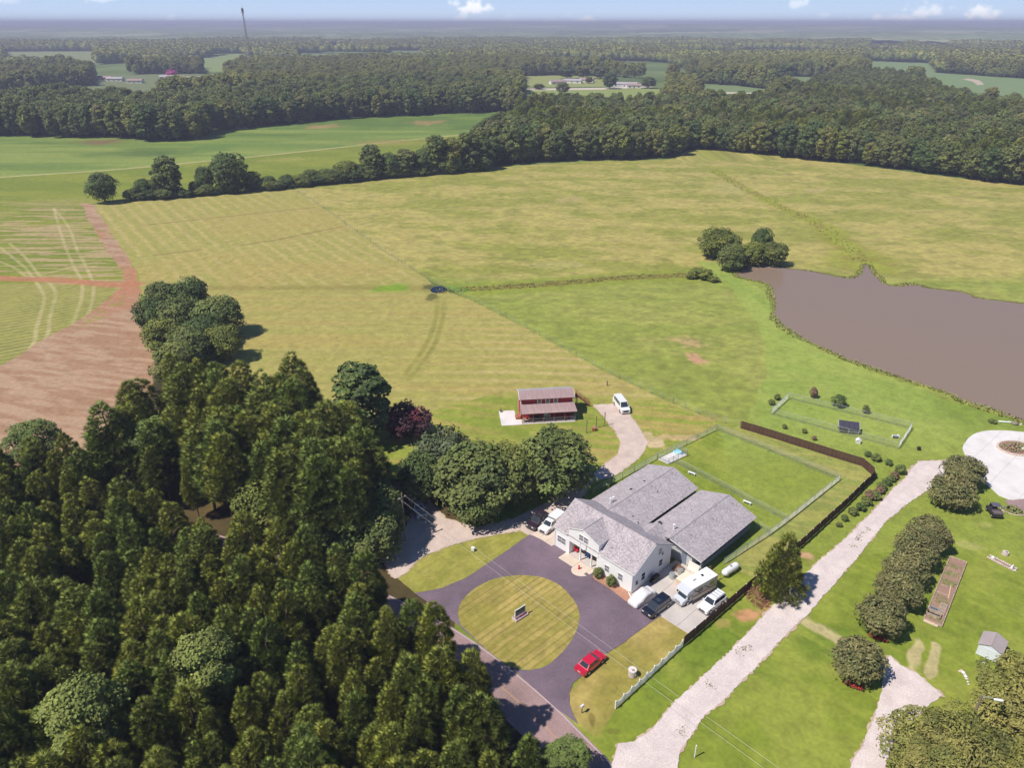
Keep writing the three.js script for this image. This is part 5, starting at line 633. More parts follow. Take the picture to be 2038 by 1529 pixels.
  p = G(2018, 845); t = thing('boulder', 'dark brown boulder beside the pale log', 'boulder', p.x, p.z); part('stone', M.post, t, new THREE.DodecahedronGeometry(.6, 1).scale(1.2, .7, 1).translate(0, .25, 0)); part('stone', M.stone, t, new THREE.DodecahedronGeometry(.3, 0).translate(1.2, .1, .2));
  p = G(1348, 900.5); t = thing('wading_pool', 'small light blue wading pool on the pale slab', 'paddling pool', p.x, p.z); part('pool', std([.35, .65, .82]), t, new THREE.TorusGeometry(.7, .14, 8, 20).rotateX(Math.PI / 2).translate(0, .18, 0), cyl(0, 0, .06, .1, .7, .7, 20)); part('step', M.blue, t, rbx(.5, 1.0, .06, .2, -.9, -.5, .03));
  for (const [px, py, l2] of [[1376, 945, 'left white bench along the inner wire fence'], [1486, 1003, 'right white bench along the inner wire fence']]) { p = G(px, py); t = thing('yard_bench', l2, 'bench', p.x, p.z, 40); part('seat', M.tank, t, bx(-.7, .7, .42, .47, -.2, .2)); for (const u of [-.6, .6]) part('leg', M.tank, t, bx(u - .04, u + .04, 0, .42, -.18, .18)); }
  // dry brush pile under the lone pine
  p = G(1507, 1190); t = thing('brush_pile', 'heap of rusty dead branches under the lone pine by the fence', 'brush pile', p.x, p.z); const rb = rng(77); for (const m of [M.ginger, std([.30, .14, .08])]) part('dead_branches', m, t, Array.from({ length: 170 }, () => { const a2 = rb() * 6.28, q = Math.sqrt(rb()) * 1.6, h2 = rb() * (1.8 - q) + .05; return rod([Math.cos(a2) * q, h2, Math.sin(a2) * q * 1.4], [Math.cos(a2) * q + (rb() - .5) * 1.3, h2 + (rb() - .4) * .9, Math.sin(a2) * q * 1.4 + (rb() - .5) * 1.3], .05, 3, .015); }));
}
// ------------------------------------------------------------------ trees: crowns of many small leaf or needle faces, tapered trunks with limbs
class Leaves {
  constructor(seed) { this.p = []; this.n = []; this.c = []; this.r = rng(seed); }
  unit() { const r = this.r, z = r() * 2 - 1, a = r() * 6.2832, s = Math.sqrt(1 - z * z); return [s * Math.cos(a), z, s * Math.sin(a)]; }
  tri(a, b, c, out, col, k = .3) {
    const ux = b[0] - a[0], uy = b[1] - a[1], uz = b[2] - a[2], vx = c[0] - a[0], vy = c[1] - a[1], vz = c[2] - a[2]; let nx = uy * vz - uz * vy, ny = uz * vx - ux * vz, nz = ux * vy - uy * vx; const l = Math.hypot(nx, ny, nz) || 1; nx /= l; ny /= l; nz /= l;
    if (nx * out[0] + ny * out[1] + nz * out[2] < 0) { nx = -nx; ny = -ny; nz = -nz; [b, c] = [c, b]; }
    const j = 1 - k, q = [nx * j + out[0] * k, ny * j + out[1] * k, nz * j + out[2] * k], m = Math.hypot(...q) || 1;
    for (const v of [a, b, c]) { this.p.push(v[0], v[1], v[2]); this.n.push(q[0] / m, q[1] / m, q[2] / m); this.c.push(col[0], col[1], col[2]); }
  }
  blade(x, y, z, d, len, w, out, col) { // a narrow bunch of needles
    const s = this.unit(), px = d[1] * s[2] - d[2] * s[1], py = d[2] * s[0] - d[0] * s[2], pz = d[0] * s[1] - d[1] * s[0], l = w / 2 / (Math.hypot(px, py, pz) || 1);
    this.tri([x - px * l, y - py * l, z - pz * l], [x + px * l, y + py * l, z + pz * l], [x + d[0] * len, y + d[1] * len, z + d[2] * len], out, col, .68);
  }
  leaf(x, y, z, n, size, out, col, asp = 1.5) { // a small diamond of leaves lying across n
    let s = this.unit(), ax = n[1] * s[2] - n[2] * s[1], ay = n[2] * s[0] - n[0] * s[2], az = n[0] * s[1] - n[1] * s[0]; let l = 1 / (Math.hypot(ax, ay, az) || 1); ax *= l; ay *= l; az *= l;
    const bx_ = n[1] * az - n[2] * ay, by = n[2] * ax - n[0] * az, bz = n[0] * ay - n[1] * ax, h = size / 2, k = h * asp;
    const A = [x + ax * k, y + ay * k, z + az * k], B = [x + bx_ * h, y + by * h, z + bz * h], D = [x - bx_ * h, y - by * h, z - bz * h], E = [x - ax * k, y - ay * k, z - az * k];
    this.tri(A, B, E, out, col); this.tri(A, E, D, out, col);
  }
  geo() { const g = new THREE.BufferGeometry(); g.setAttribute('position', new THREE.Float32BufferAttribute(this.p, 3)); g.setAttribute('normal', new THREE.Float32BufferAttribute(this.n, 3)); g.setAttribute('color', new THREE.Float32BufferAttribute(this.c, 3)); g.setAttribute('uv', new THREE.Float32BufferAttribute(new Float32Array(this.p.length / 3 * 2), 2)); return g; }
}
const nrm = (v) => { const l = Math.hypot(...v) || 1; return [v[0] / l, v[1] / l, v[2] / l]; };
// pine: needle clumps at the ends of whorled branches
function pineCrown(seed, H = 17, R = 2.9, base = .32, n = 150, per = 34, cone = .75, cs = 1, tip = 0) {
  const L = new Leaves(seed), r = L.r, lean = [(r() - .5) * .6, (r() - .5) * .6];
  for (let i = 0; i < n; i++) {
    const t = 1 - Math.pow((i + .5) / n, .62), y = H * (base + (1 - base) * t) * .965, a = i * 2.39996 + r() * .8, env = tip ? Math.pow(1 - t, tip) * .97 + .05 : Math.pow(1 - Math.pow(t, 1.9), cone) * (.55 + .45 * Math.min(1, t * 3 + .25)), q = R * env * (.42 + .58 * Math.sqrt(r())) * (.78 + .44 * fbm(a * .9 + seed, t * 4, 2, seed));
    const cx = Math.cos(a) * q + lean[0] * t, cz = Math.sin(a) * q + lean[1] * t, cy = y + (r() - .5) * .7, out = nrm([Math.cos(a) * .75, .75, Math.sin(a) * .75]), cr = (.46 + .34 * r()) * cs * (1 + .3 * (1 - t)), tone = .88 + .9 * r() * r(), warm = r() * .5;
    const col = [(.165 + .06 * warm) * tone, (.208 + .02 * warm) * tone, .036 * tone];
    for (let k = 0; k < per; k++) { let u = L.unit(); if (u[0] * out[0] + u[1] * out[1] + u[2] * out[2] < -.25) u = [-u[0], -u[1], -u[2]]; const d = nrm([u[0] + out[0] * .35, u[1] * .85 + .3, u[2] + out[2] * .35]), f = .22 * cr, v = .8 + .4 * r(); L.blade(cx + u[0] * f, cy + u[1] * f, cz + u[2] * f, d, cr * (.7 + .3 * r()), .085 * cs, u, [col[0] * v, col[1] * v, col[2] * v]); }
  }
  return L.geo();
}
// broadleaf: lobes of leaf sprays over limbs
function broadCrown(seed, H, R, base, lobes, per, size, cols, o = {}) {
  const L = new Leaves(seed), r = L.r, cy0 = H * (base + 1) / 2, ry = H * (1 - base) / 2;
  for (let i = 0; i < lobes; i++) {
    const f = (i + .5) / lobes, z = 1 - 1.92 * f, a = i * 2.39996 + r() * .9, s = Math.sqrt(Math.max(0, 1 - z * z)), k = .55 + .32 * r(), lr = R * (.30 + .20 * r()) * (o.lobe ?? 1);
    const lx = Math.cos(a) * s * R * k, ly = cy0 + z * ry * .78, lz = Math.sin(a) * s * R * k, c0 = cols[Math.floor(r() * cols.length)], tone = .78 + .44 * r();
    for (let j = 0; j < per; j++) {
      let u = L.unit(); if (r() < .6) u = nrm([u[0] + Math.cos(a) * s * .6, Math.abs(u[1]) * .9 + .15, u[2] + Math.sin(a) * s * .6]);
      const d = lr * (.62 + .42 * Math.pow(r(), .5)) * (.8 + .4 * vnoise(u[0] * 3 + i * 9, u[1] * 3 + u[2] * 3, seed)), n = nrm([u[0] * .6 + (r() - .5) * 1.1, u[1] * .6 + .35 + (r() - .5) * .9, u[2] * .6 + (r() - .5) * 1.1]), v = tone * (.8 + .4 * r());
      const x = lx + u[0] * d, y = ly + u[1] * d * (o.flat ?? .85) - (o.droop ? r() * r() * o.droop : 0), z2 = lz + u[2] * d, tip = o.tips && u[1] > .1 && r() < o.tips ? o.tipCol : c0;
      L.leaf(x, y, z2, o.droop && r() < .5 ? nrm([u[0], .1, u[2]]) : n, size * (.65 + .7 * r()), nrm([u[0] * .8 + n[0], u[1] * .8 + n[1] + .2, u[2] * .8 + n[2]]), [tip[0] * v, tip[1] * v, tip[2] * v], o.asp ?? 1.5);
    }
  }
  return L.geo();
}
function trunkGeo(seed, H, r0, limbs, R, from = .35, to = .85) {
  const r = rng(seed + 5), g = [rod([0, 0, 0], [(r() - .5) * .3, H * .5, (r() - .5) * .3], r0, 7, r0 * .7)], mid = [0, H * .5, 0]; g.push(rod([0, H * .49, 0], [(r() - .5) * .4, H * to, (r() - .5) * .4], r0 * .68, 6, r0 * .22));
  for (let i = 0; i < limbs; i++) { const a = i * 2.4 + r(), h = H * lerp(from, to - .12, (i + r() * .5) / limbs), q = R * (.5 + .25 * r()); g.push(rod([0, h, 0], [Math.cos(a) * q, h + q * .55, Math.sin(a) * q], r0 * .32, 5, r0 * .08)); }
  return boxUV(merge(g));
}
const barkMat = std([.17, .12, .09], { roughness: .95 }), greyBark = std([.24, .21, .18], { roughness: .95 });
const leafMat = (c, o = {}) => new THREE.MeshStandardMaterial({ color: new THREE.Color().setRGB(...c), vertexColors: true, roughness: .78, side: THREE.DoubleSide, ...o });
const TINT = { pine: [leafMat([1, 1, 1]), leafMat([1.12, 1.04, .9]), leafMat([.86, .95, .95]), leafMat([1.25, 1.16, 1.0])], leaf: [leafMat([1, 1, 1]), leafMat([.72, .84, .82]), leafMat([1.3, 1.2, .85]), leafMat([1.12, 1.04, .92]), leafMat([.6, .72, .7])], plain: leafMat([1, 1, 1]) };
const GREEN = [[.130, .165, .036], [.105, .135, .032], [.155, .180, .042]], OLIVE = [[.165, .185, .046], [.140, .160, .042], [.175, .180, .055]], LIME = [[.215, .245, .050], [.185, .220, .045]], DARK = [[.045, .085, .030], [.055, .095, .032]];
const protos = {};
function proto(kind, n, make) { protos[kind] = Array.from({ length: n }, (_, i) => make(i)); }
proto('pine', 6, (i) => ({ H: 17, R: 2.9, crown: pineCrown(11 + i, 17, 2.7 + .1 * i, .30 + .03 * (i % 3), 230, 78, .62 + .06 * (i % 4)), trunk: trunkGeo(31 + i, 17, .2, 6, 2.4, .4, .9) }));
proto('lonePine', 2, (i) => ({ H: 10, R: 3.7, crown: pineCrown(61 + i, 10, 4.3, .06, 300, 80, .85, .95, .72), trunk: trunkGeo(41 + i, 10, .2, 8, 3, .2, .9) }));
proto('broad', 5, (i) => ({ H: 10, R: 5, crown: broadCrown(101 + i, 10, 5, .05, 40, 190, .36, GREEN), trunk: trunkGeo(71 + i, 10, .28, 7, 4) }));
proto('tall', 6, (i) => ({ H: 20, R: 4.6, crown: broadCrown(201 + i, 20, 4.6, .03, 36, 130, .6, i % 3 ? GREEN : OLIVE, { lobe: .95, flat: 1.05 }), trunk: trunkGeo(81 + i, 20, .3, 6, 4) }));
proto('lime', 2, (i) => ({ H: 14, R: 3.2, crown: broadCrown(301 + i, 14, 3.2, .45, 26, 330, .2, LIME), trunk: trunkGeo(91 + i, 14, .2, 5, 2.5) }));
proto('crape', 3, (i) => ({ H: 5.2, R: 3.3, crown: broadCrown(401 + i, 5.2, 3.3, .14, 34, 190, .2, [[.150, .150, .045], [.120, .130, .040], [.180, .165, .055]], { asp: 2.4, tips: .28, tipCol: [.25, .22, .085] }), trunk: trunkGeo(95 + i, 5.2, .14, 9, 2.8, .05, .7) }));
proto('pecan', 2, (i) => ({ H: 9, R: 8, crown: broadCrown(501 + i, 9, 8, .1, 80, 330, .2, [[.230, .225, .045], [.185, .19, .040], [.27, .245, .06]], { asp: 2.4, lobe: .6, flat: .7 }), trunk: trunkGeo(97 + i, 9, .3, 9, 6) }));
proto('willow', 1, (i) => ({ H: 10, R: 5, crown: broadCrown(601 + i, 10, 5, .15, 34, 170, .26, [[.13, .155, .075], [.11, .14, .06]], { asp: 4, droop: 3.2 }), trunk: trunkGeo(99 + i, 10, .28, 7, 4) }));
proto('maroon', 1, (i) => ({ H: 5.5, R: 4, crown: broadCrown(651 + i, 5.5, 4, .1, 30, 150, .34, [[.075, .018, .028], [.05, .02, .026], [.14, .02, .04]]), trunk: trunkGeo(89 + i, 5.5, .16, 6, 3) }));
proto('shrub', 4, (i) => ({ H: 2, R: 1.1, crown: broadCrown(701 + i, 2, 1.1, .02, 16, 90, .17, i === 3 ? [[.26, .13, .10], [.20, .15, .07]] : i === 2 ? OLIVE : GREEN), trunk: trunkGeo(87 + i, 2, .05, 5, .8, .05, .7) }));
let variantAt = 0;
const cache = new Map();
function tree(kind, name, label, category, x, z, H, R, { v, tint, group, mat, yaw } = {}) { // the first of a kind and look is built with its parts, the rest are clones of it
  const P = protos[kind], i = (v ?? variantAt++) % P.length, p = P[i], m = mat ?? (kind === 'pine' || kind === 'lonePine' ? TINT.pine : TINT.leaf)[tint ?? 0], key = kind + i + m.uuid; let o;
  if (cache.has(key)) { o = cache.get(key).clone(); } else { o = new THREE.Group(); const t = new THREE.Mesh(p.trunk, kind === 'crape' ? greyBark : barkMat); t.name = 'trunk'; const c = new THREE.Mesh(p.crown, m); c.name = 'crown'; o.add(t, c); cache.set(key, o); }
  o.name = numbered(name); o.userData = {}; tag(o, label, category, group); o.position.set(x, 0, z); o.rotation.y = yaw ?? hash(Math.round(x * 10), Math.round(z * 10), 5) * 6.283; o.scale.set(R / p.R, H / p.H, R / p.R); scene.add(o); return o;
}
const roadHalf = roadC.map((p, i) => offs(roadC, 2.9)[i]);
// ---- the dense pine wood at the lower left, up to the road
{
  const W1 = [...GP([[-420, 905], [-200, 868], [0, 866], [120, 856], [230, 862], [330, 872], [430, 915], [510, 975], [590, 1025], [610, 1045]], 14), ...roadHalf.filter((p) => p[1] > -94 && p[1] < -40), ...GP([[1075, 1800], [-300, 1900], [-900, 1300]], 14)];
  const W2 = [...GP([[205, 790], [300, 725], [400, 702], [480, 712], [590, 712], [628, 765], [690, 805], [745, 850], [745, 920], [720, 965], [660, 1005], [590, 990], [500, 950], [400, 900], [300, 868], [210, 850]], 17)];
  const r = rng(2024), spots = []; const bbx = [-190, 25, -215, -22];
  for (let z = bbx[2]; z < bbx[3]; z += 3.3) for (let x = bbx[0]; x < bbx[1]; x += 3.7) {
    const X = x + (r() - .5) * 2.7 + (Math.round(z / 3.3) % 2) * 1.8, Z = z + (r() - .5) * 2.5, k = r(), k2 = r(); const in1 = inPoly(X, Z, W1), in2 = inPoly(X, Z, W2); if (!in1 && !in2) continue;
    const rd = lineDist(X, Z, roadHalf); if (rd < (in1 ? lerp(4.2, 7.8, sstep(-70, -58, Z)) : 4.6)) continue;
    if (in2 && !in1 && k2 < .42) continue;
    if (k2 < .06) continue;
    spots.push({ x: X, z: Z, h: in2 && !in1 ? 16 + 4.5 * k : 11.5 + 5.2 * k + (rd < 8 && Z < -64 ? -1.0 : 0), w2: in2 && !in1, k2, d: Math.hypot(X, Z) });
  }
  // which ones show: those whose crown falls in the frame, the nearest three hundred as trees of their own
  for (const s of spots) { const [px, py, d] = pix(s.x, s.h * .8, s.z); s.in = px > -60 && px < 2100 && py > -50 && py < 1600 && d > 5; }
  const seen = spots.filter((s) => s.in).sort((a, b) => a.d - b.d), own = new Set(seen.slice(0, 300));
  for (const s of own) { const R = s.h * (s.w2 ? .185 : .152) * (.85 + .4 * hash(Math.round(s.x * 7), 3)); tree('pine', 'pine_tree', s.w2 ? 'taller dark pine in the clump between the dirt field and the barn yard' : 'dark olive green pine in the dense wood filling the lower left', 'pine tree', s.x, s.z, s.h, R, { tint: Math.floor(s.k2 * 37) % 4, group: s.w2 ? 'taller pines between the dirt field and the barn yard' : 'pines of the dense wood at the lower left' }); }
  const rest = spots.filter((s) => !own.has(s) && (s.in || s.x > -120));
  if (rest.length) { const g = new THREE.Group(); g.name = 'pine_wood'; tag(g, 'dark pines at the outer rim of the lower left wood', 'wood', null, 'stuff'); scene.add(g); [0, 1, 2, 3].forEach((v) => { const mine = rest.filter((q, i) => i % 4 === v); if (!mine.length) return; const im = new THREE.InstancedMesh(protos.pine[v].crown, TINT.pine[v], mine.length); im.name = 'crowns'; mine.forEach((s, i) => { const m = new THREE.Matrix4().compose(new THREE.Vector3(s.x, 0, s.z), new THREE.Quaternion().setFromAxisAngle(new THREE.Vector3(0, 1, 0), s.k2 * 40), new THREE.Vector3(s.h * .155 / 2.9, s.h / 17, s.h * .155 / 2.9)); im.setMatrixAt(i, m); }); im.frustumCulled = false; im.userData.kind = 'stuff'; g.add(im); }); }
  console.log('pines', spots.length, 'in view', seen.length, 'rest', rest.length);
}
const T = (kind, name, label, cat, px, py, h0, H, R, o) => { const p = G(px, py, h0); return tree(kind, name, label, cat, p.x, p.z, H, R, o); };
// pale broadleaf heads standing up through the pines
T('lime', 'broadleaf_tree', 'pale yellow green broadleaf rising among the pines, lower left one of two', 'tree', 155, 1405, 14, 16.5, 3.7, { v: 0 });
T('lime', 'broadleaf_tree', 'pale green broadleaf rising among the pines, the right one of two', 'tree', 402, 1300, 14, 16, 3.6, { v: 1 });
T('lime', 'broadleaf_tree', 'light green young tree at the lower end of the wood beside the road', 'tree', 1128, 1510, 4, 5.5, 2.6, { v: 1, tint: 1 });
T('lime', 'broadleaf_tree', 'bright green broadleaf at the wood edge below the dirt field, left of two', 'tree', 60, 862, 12, 14, 4.2, { v: 0, tint: 1 }); T('lime', 'broadleaf_tree', 'bright green broadleaf at the wood edge below the dirt field, right of two', 'tree', 305, 862, 12, 14.5, 4.2, { v: 1, tint: 1 });
T('broad', 'broadleaf_tree', 'light broadleaf crown at the foot of the tall pine clump', 'tree', 520, 985, 8, 11, 4.5, { v: 1, tint: 2 });
// clump of broadleaf trees beside the bare field
[[318, 572, 9, 10, 5.4, 0, 'far left'], [372, 568, 9, 10.5, 5.2, 1, 'far middle'], [300, 612, 7, 9, 4.6, 4, 'left'], [356, 610, 8, 10, 5, 0, 'middle'], [428, 606, 9, 10.5, 6.2, 0, 'far right, casting a long shadow'], [405, 645, 7, 9, 5, 1, 'right'], [325, 655, 7, 9, 5, 2, 'near left'], [378, 675, 7, 9.5, 5.2, 0, 'near middle'], [440, 672, 6, 8.5, 4.6, 2, 'near right'], [350, 712, 7, 10, 5, 3, 'nearest, below the others']].forEach(([px, py, h0, H, R, tint, w], i) => T('broad', 'broadleaf_tree', `leafy green tree of the clump beside the bare field, ${w}`, 'tree', px, py, h0, H, R, { v: i, tint }));
// trees between the wood and the white building
T('tall', 'broadleaf_tree', 'tall dark rounded broadleaf rising above the pines beside the purple tree', 'tree', 716, 742, 15, 17.5, 5.4, { v: 1, tint: 1 });
T('maroon', 'purple_tree', 'low purple red leaved tree on the lawn left of the barn', 'tree', 805, 842, 3, 6, 4.6);
T('willow', 'willow_tree', 'grey green drooping tree at the left end of the row by the gravel drive', 'tree', 882, 885, 9, 11, 5);
T('broad', 'broadleaf_tree', 'large spreading green tree beside the gravel drive, left of the rounder one', 'tree', 945, 925, 9, 11.5, 7, { v: 2 });
T('broad', 'broadleaf_tree', 'dense round tree nearest the wing roof beside the gravel drive', 'tree', 1108, 900, 8, 11, 6.4, { v: 3, tint: 0 });
T('broad', 'broadleaf_tree', 'tree squeezed between the large spreading tree and the round one', 'tree', 1015, 918, 8, 10.5, 4.6, { v: 4, tint: 3 });
T('broad', 'broadleaf_tree', 'green tree overhanging the gravel drive below the spreading tree', 'tree', 948, 985, 5, 8.5, 4.6, { v: 0 });
T('broad', 'broadleaf_tree', 'low dark tree behind the silver pickup', 'tree', 840, 930, 7, 9.5, 3.8, { v: 1, tint: 4 });
[[752, 1012, 6, 9.5, 4.0, 0, 'right, leaning over the gravel spur'], [705, 985, 7, 10.5, 5, 3, 'upper'], [690, 1040, 6, 9.5, 4.4, 1, 'lower left'], [748, 1058, 5, 8, 3.8, 0, 'nearest the road'], [640, 1010, 7, 10, 4.4, 3, 'leftmost']].forEach(([px, py, h0, H, R, tint, w], i) => T('broad', 'broadleaf_tree', `leafy tree between the road and the gravel spur, ${w}`, 'tree', px, py, h0, H, R, { v: i + 1, tint }));
// by the fence, lawns and house
T('lonePine', 'pine_tree', 'lone bushy pine standing by the brown fence and the gravel lane', 'pine tree', 1549, 1180, 0, 10.8, 3.1, { v: 0, tint: 3 });
T('shrub', 'shrub', 'round green bush in the mulch bed, nearest the porch', 'shrub', 1190, 1149, 0, 1.6, .75, { v: 0 }); T('shrub', 'shrub', 'oval green bush in the mulch bed, the lower one', 'shrub', 1215, 1166, 0, 1.8, .75, { v: 1 });
[[1915, 942, 'behind, overhanging the pale turnaround'], [1894, 982, 'in front, with red flowers at its foot'], [1848, 1066, 'at the far end of the row by the vegetable bed'], [1822, 1098, 'second from the far end of the garden row'], [1803, 1134, 'third from the far end of the garden row'], [1784, 1174, 'fourth from the far end of the garden row'], [1752, 1229, 'nearest of the garden row, red flowers below'], [1707, 1317, 'alone at the bend of the gravel path, red flowers below']].forEach(([px, py, w], i) => T('crape', 'ornamental_tree', `olive brown ornamental tree ${w}`, 'tree', px, py, 2.6, 5.2, i < 2 ? 3.4 : 2.95, { v: i, mat: TINT.plain }));
{ const rm = std([.50, .045, .03]); [[1893, 1010, 'bed of red flowers under the tree by the turnaround'], [1747, 1272, 'bed of red flowers under the nearest tree of the row'], [1697, 1366, 'bed of red flowers under the tree at the path bend']].forEach(([px, py, l], k) => { const p = G(px, py), r = rng(k + 50), t = thing('flower_patch', l, 'flowers', p.x, p.z, 30); part('petals', rm, t, Array.from({ length: 130 }, () => { const a = r() * 6.28, q = Math.sqrt(r()); return ball(Math.cos(a) * q * 1.3, .15 + r() * .3, Math.sin(a) * q * .5, .09, 5, 3); })); part('stems', std([.10, .14, .04]), t, Array.from({ length: 60 }, () => { const a = r() * 6.28, q = Math.sqrt(r()), x = Math.cos(a) * q * 1.3, z = Math.sin(a) * q * .5; return rod([x, 0, z], [x, .3, z], .03, 3, .02); })); }); }
T('pecan', 'broadleaf_tree', 'wide feathery olive tree cut by the right edge beside the blue shed', 'tree', 2078, 1405, 5, 8, 7.2, { v: 0, mat: TINT.plain }); T('pecan', 'broadleaf_tree', 'wide feathery olive tree at the bottom edge beside the gravel path', 'tree', 1898, 1500, 5, 8, 6.6, { v: 1, mat: TINT.plain });
T('pecan', 'broadleaf_tree', 'wide feathery olive tree cut by the lower right corner', 'tree', 2090, 1580, 5, 8, 5.5, { v: 0, mat: TINT.plain });
[[1668, 1048, .9, .6, 2], [1679, 1036, 1.2, .7, 0], [1695, 1024, 1.5, .9, 0], [1711, 1015, 1.6, 1, 1], [1722, 1004, 1.7, 1.05, 0], [1729, 992, 1.8, 1.1, 3], [1741, 994, 1.7, 1.1, 1], [1748, 982, 1.6, 1, 3], [1753, 974, 1.5, 1, 0], [1762, 965, 1.5, .95, 1], [1772, 958, 1.4, .9, 0], [1779, 952, 1.5, .95, 3], [1790, 942, 1.9, 1.25, 1], [1767, 925, 1.2, .85, 0], [1742, 917, 1.6, 1.1, 1], [1726, 908, 1.1, .8, 0]].forEach(([px, py, H, R, v], i, all) => T('shrub', 'shrub', `${v === 3 ? 'russet' : 'green'} shrub ${i < 12 ? `of the fence and lane row, ${['smallest and first', 'second', 'third', 'fourth', 'fifth', 'sixth', 'seventh', 'eighth', 'ninth', 'tenth', 'eleventh', 'twelfth'][i]} from the near end` : ['at the head of the gravel lane, largest of four past the fence bend', 'alone on the grass past the fence bend', 'dark and round just outside the fence bend', 'half hidden behind the fence bend'][i - 12]}`, 'shrub', px, py, 0, H * .85, R * .8, { v, tint: v === 3 ? 0 : i % 2 }));
T('shrub', 'sapling', 'thin brown sapling behind the dog run', 'sapling', 1617, 792, 0, 2.6, .8, { v: 3 }); T('shrub', 'shrub', 'round dark green shrub behind the dog run', 'shrub', 1668, 808, 0, 2.4, 1.5, { v: 0, tint: 1 }); T('shrub', 'sapling', 'small pale sapling right of the round shrub behind the dog run', 'sapling', 1721, 822, 0, 1.7, .8, { v: 2 }); T('shrub', 'shrub', 'small shrub at the left end of the dog run', 'shrub', 1546, 796, 0, 1.3, .7, { v: 1 }); T('shrub', 'shrub', 'low shrub at the left corner of the dog run', 'shrub', 1535, 806, 0, 1.2, .7, { v: 0 }); T('shrub', 'shrub', 'low bush beside the pale log', 'shrub', 1974, 842, 0, .8, .8, { v: 1 });
[[1560, 853, 0], [1600, 862, 2], [1619, 876, 3]].forEach(([px, py, v], i) => T('shrub', 'shrub', `small young shrub behind the back run of the brown fence, ${['left', 'middle', 'right'][i]} of three`, 'shrub', px, py, 0, .9, .5, { v }));
// pond trees
[[1420, 512, 0, 8.5, 6, 2, 'largest, at the left'], [1452, 538, 0, 7, 4.4, 0, 'hanging over the shore'], [1447, 512, 0, 7, 4.6, 2, 'left middle'], [1510, 520, 0, 9.5, 3.6, 1, 'tall and darker'], [1495, 528, 0, 6.5, 4, 2, 'middle'], [1535, 528, 0, 6.5, 4.6, 3, 'brownish, at the right end'], [1470, 522, 0, 5, 3.6, 3, 'low and brown, in the middle']].forEach(([px, py, h0, H, R, tint, w], i) => T('broad', 'broadleaf_tree', `tree of the group at the head of the pond, ${w}`, 'tree', px, py, h0, H * 1.2, R, { v: i, tint }));
[[1388, 552, 3, 2.4], [1402, 556, 3.2, 2.6], [1376, 554, 2.2, 2], [1418, 560, 1.6, 2]].forEach(([px, py, H, R], i) => T('shrub', 'shrub', `yellow green bush where the ditch meets the pond bank, ${['second', 'third', 'leftmost', 'rightmost and lowest'][i]} of four`, 'shrub', px, py, 0, H, R, { v: i % 2, tint: 2 }));
// hedgerow across the fields, from the lone left tree to the wood
[[210, 404, 9.5, 7.5, 1, 'broad', 'lone dark tree at the left end of the field hedgerow'], [340, 391, 14, 8, 0, 'tall', 'tall tree second from the left of the field hedgerow'], [290, 396, 6.5, 4.5, 1, 'broad', 'small tree left of the tall second hedgerow tree'], [312, 394, 6, 4, 0, 'broad', 'small tree touching the tall second hedgerow tree'], [272, 398, 4, 3, 4, 'broad', 'low bush right of the lone left hedgerow tree'], [411, 386, 9, 5, 1, 'broad', 'middle sized tree left of the widest hedgerow tree'], [392, 388, 4.5, 3.6, 4, 'broad', 'low bush left of the widest hedgerow tree'], [462, 382, 14, 10.5, 1, 'broad', 'widest dark tree of the field hedgerow'], [505, 379, 7, 5.5, 4, 'broad', 'dark tree leaning off the widest hedgerow tree'], [537, 377, 5, 4.5, 1, 'broad', 'low pointed bush in the gap of the hedgerow'], [573, 373, 5.5, 4.6, 1, 'broad', 'rounded bush above the field fence end'], [595, 371, 3.5, 4, 0, 'broad', 'low bush right of the field fence end'], [622, 367, 6.5, 5.5, 0, 'broad', 'round bush left of the leafy hedgerow clump'], [650, 364, 6, 5.5, 0, 'broad', 'leafy bush in the middle of the hedgerow clump'], [690, 360, 9, 7.5, 2, 'broad', 'bright leafy tree of the hedgerow clump'], [720, 357, 7, 6, 1, 'broad', 'darker bush at the foot of the taller hedgerow trees'], [742, 355, 16, 7, 0, 'tall', 'pointed tall tree where the hedgerow rises'], [775, 353, 11, 7, 1, 'broad', 'dark rounded tree right of the pointed hedgerow tree'], [808, 350, 13, 7.5, 0, 'tall', 'full tree in the middle of the rising hedgerow'], [845, 347, 12, 7, 1, 'broad', 'dark tree left of the twin tall hedgerow trees'], [868, 345, 19, 8, 0, 'tall', 'left of the twin tall hedgerow trees'], [900, 343, 17, 7.5, 2, 'tall', 'right of the twin tall hedgerow trees'], [932, 340, 19, 8.5, 0, 'tall', 'big tree where the hedgerow joins the wood'], [962, 338, 15, 7, 1, 'tall', 'dark tree at the left tip of the wood']].forEach(([px, py, H, R, tint, kind, l], i) => T(kind, 'broadleaf_tree', l, 'tree', px, py, 0, H * (px < 420 ? 1.4 : px < 560 ? 1.28 : 1.12), R * .82, { v: i, tint }));
{ const L = GP([[255, 399], [330, 394], [420, 387], [520, 379], [600, 371], [700, 360], [800, 351], [900, 343], [980, 337]]), n = 46, rr = rng(313); for (let i = 0; i < n; i++) { const q = along(L, lenOf(L) * (i + rr() * .7) / n), far = i / n; tree('broad', 'bush', 'low bush filling the bottom of the field hedgerow', 'bush', q[0] + (rr() - .5) * 3, q[1] + (rr() - .3) * 4, (2.6 + 2.6 * rr()) * (1 + far), (2.6 + 1.6 * rr()) * (1 + .4 * far), { v: i, tint: [0, 1, 4, 2][i % 4], group: 'low bushes along the field hedgerow' }); } }
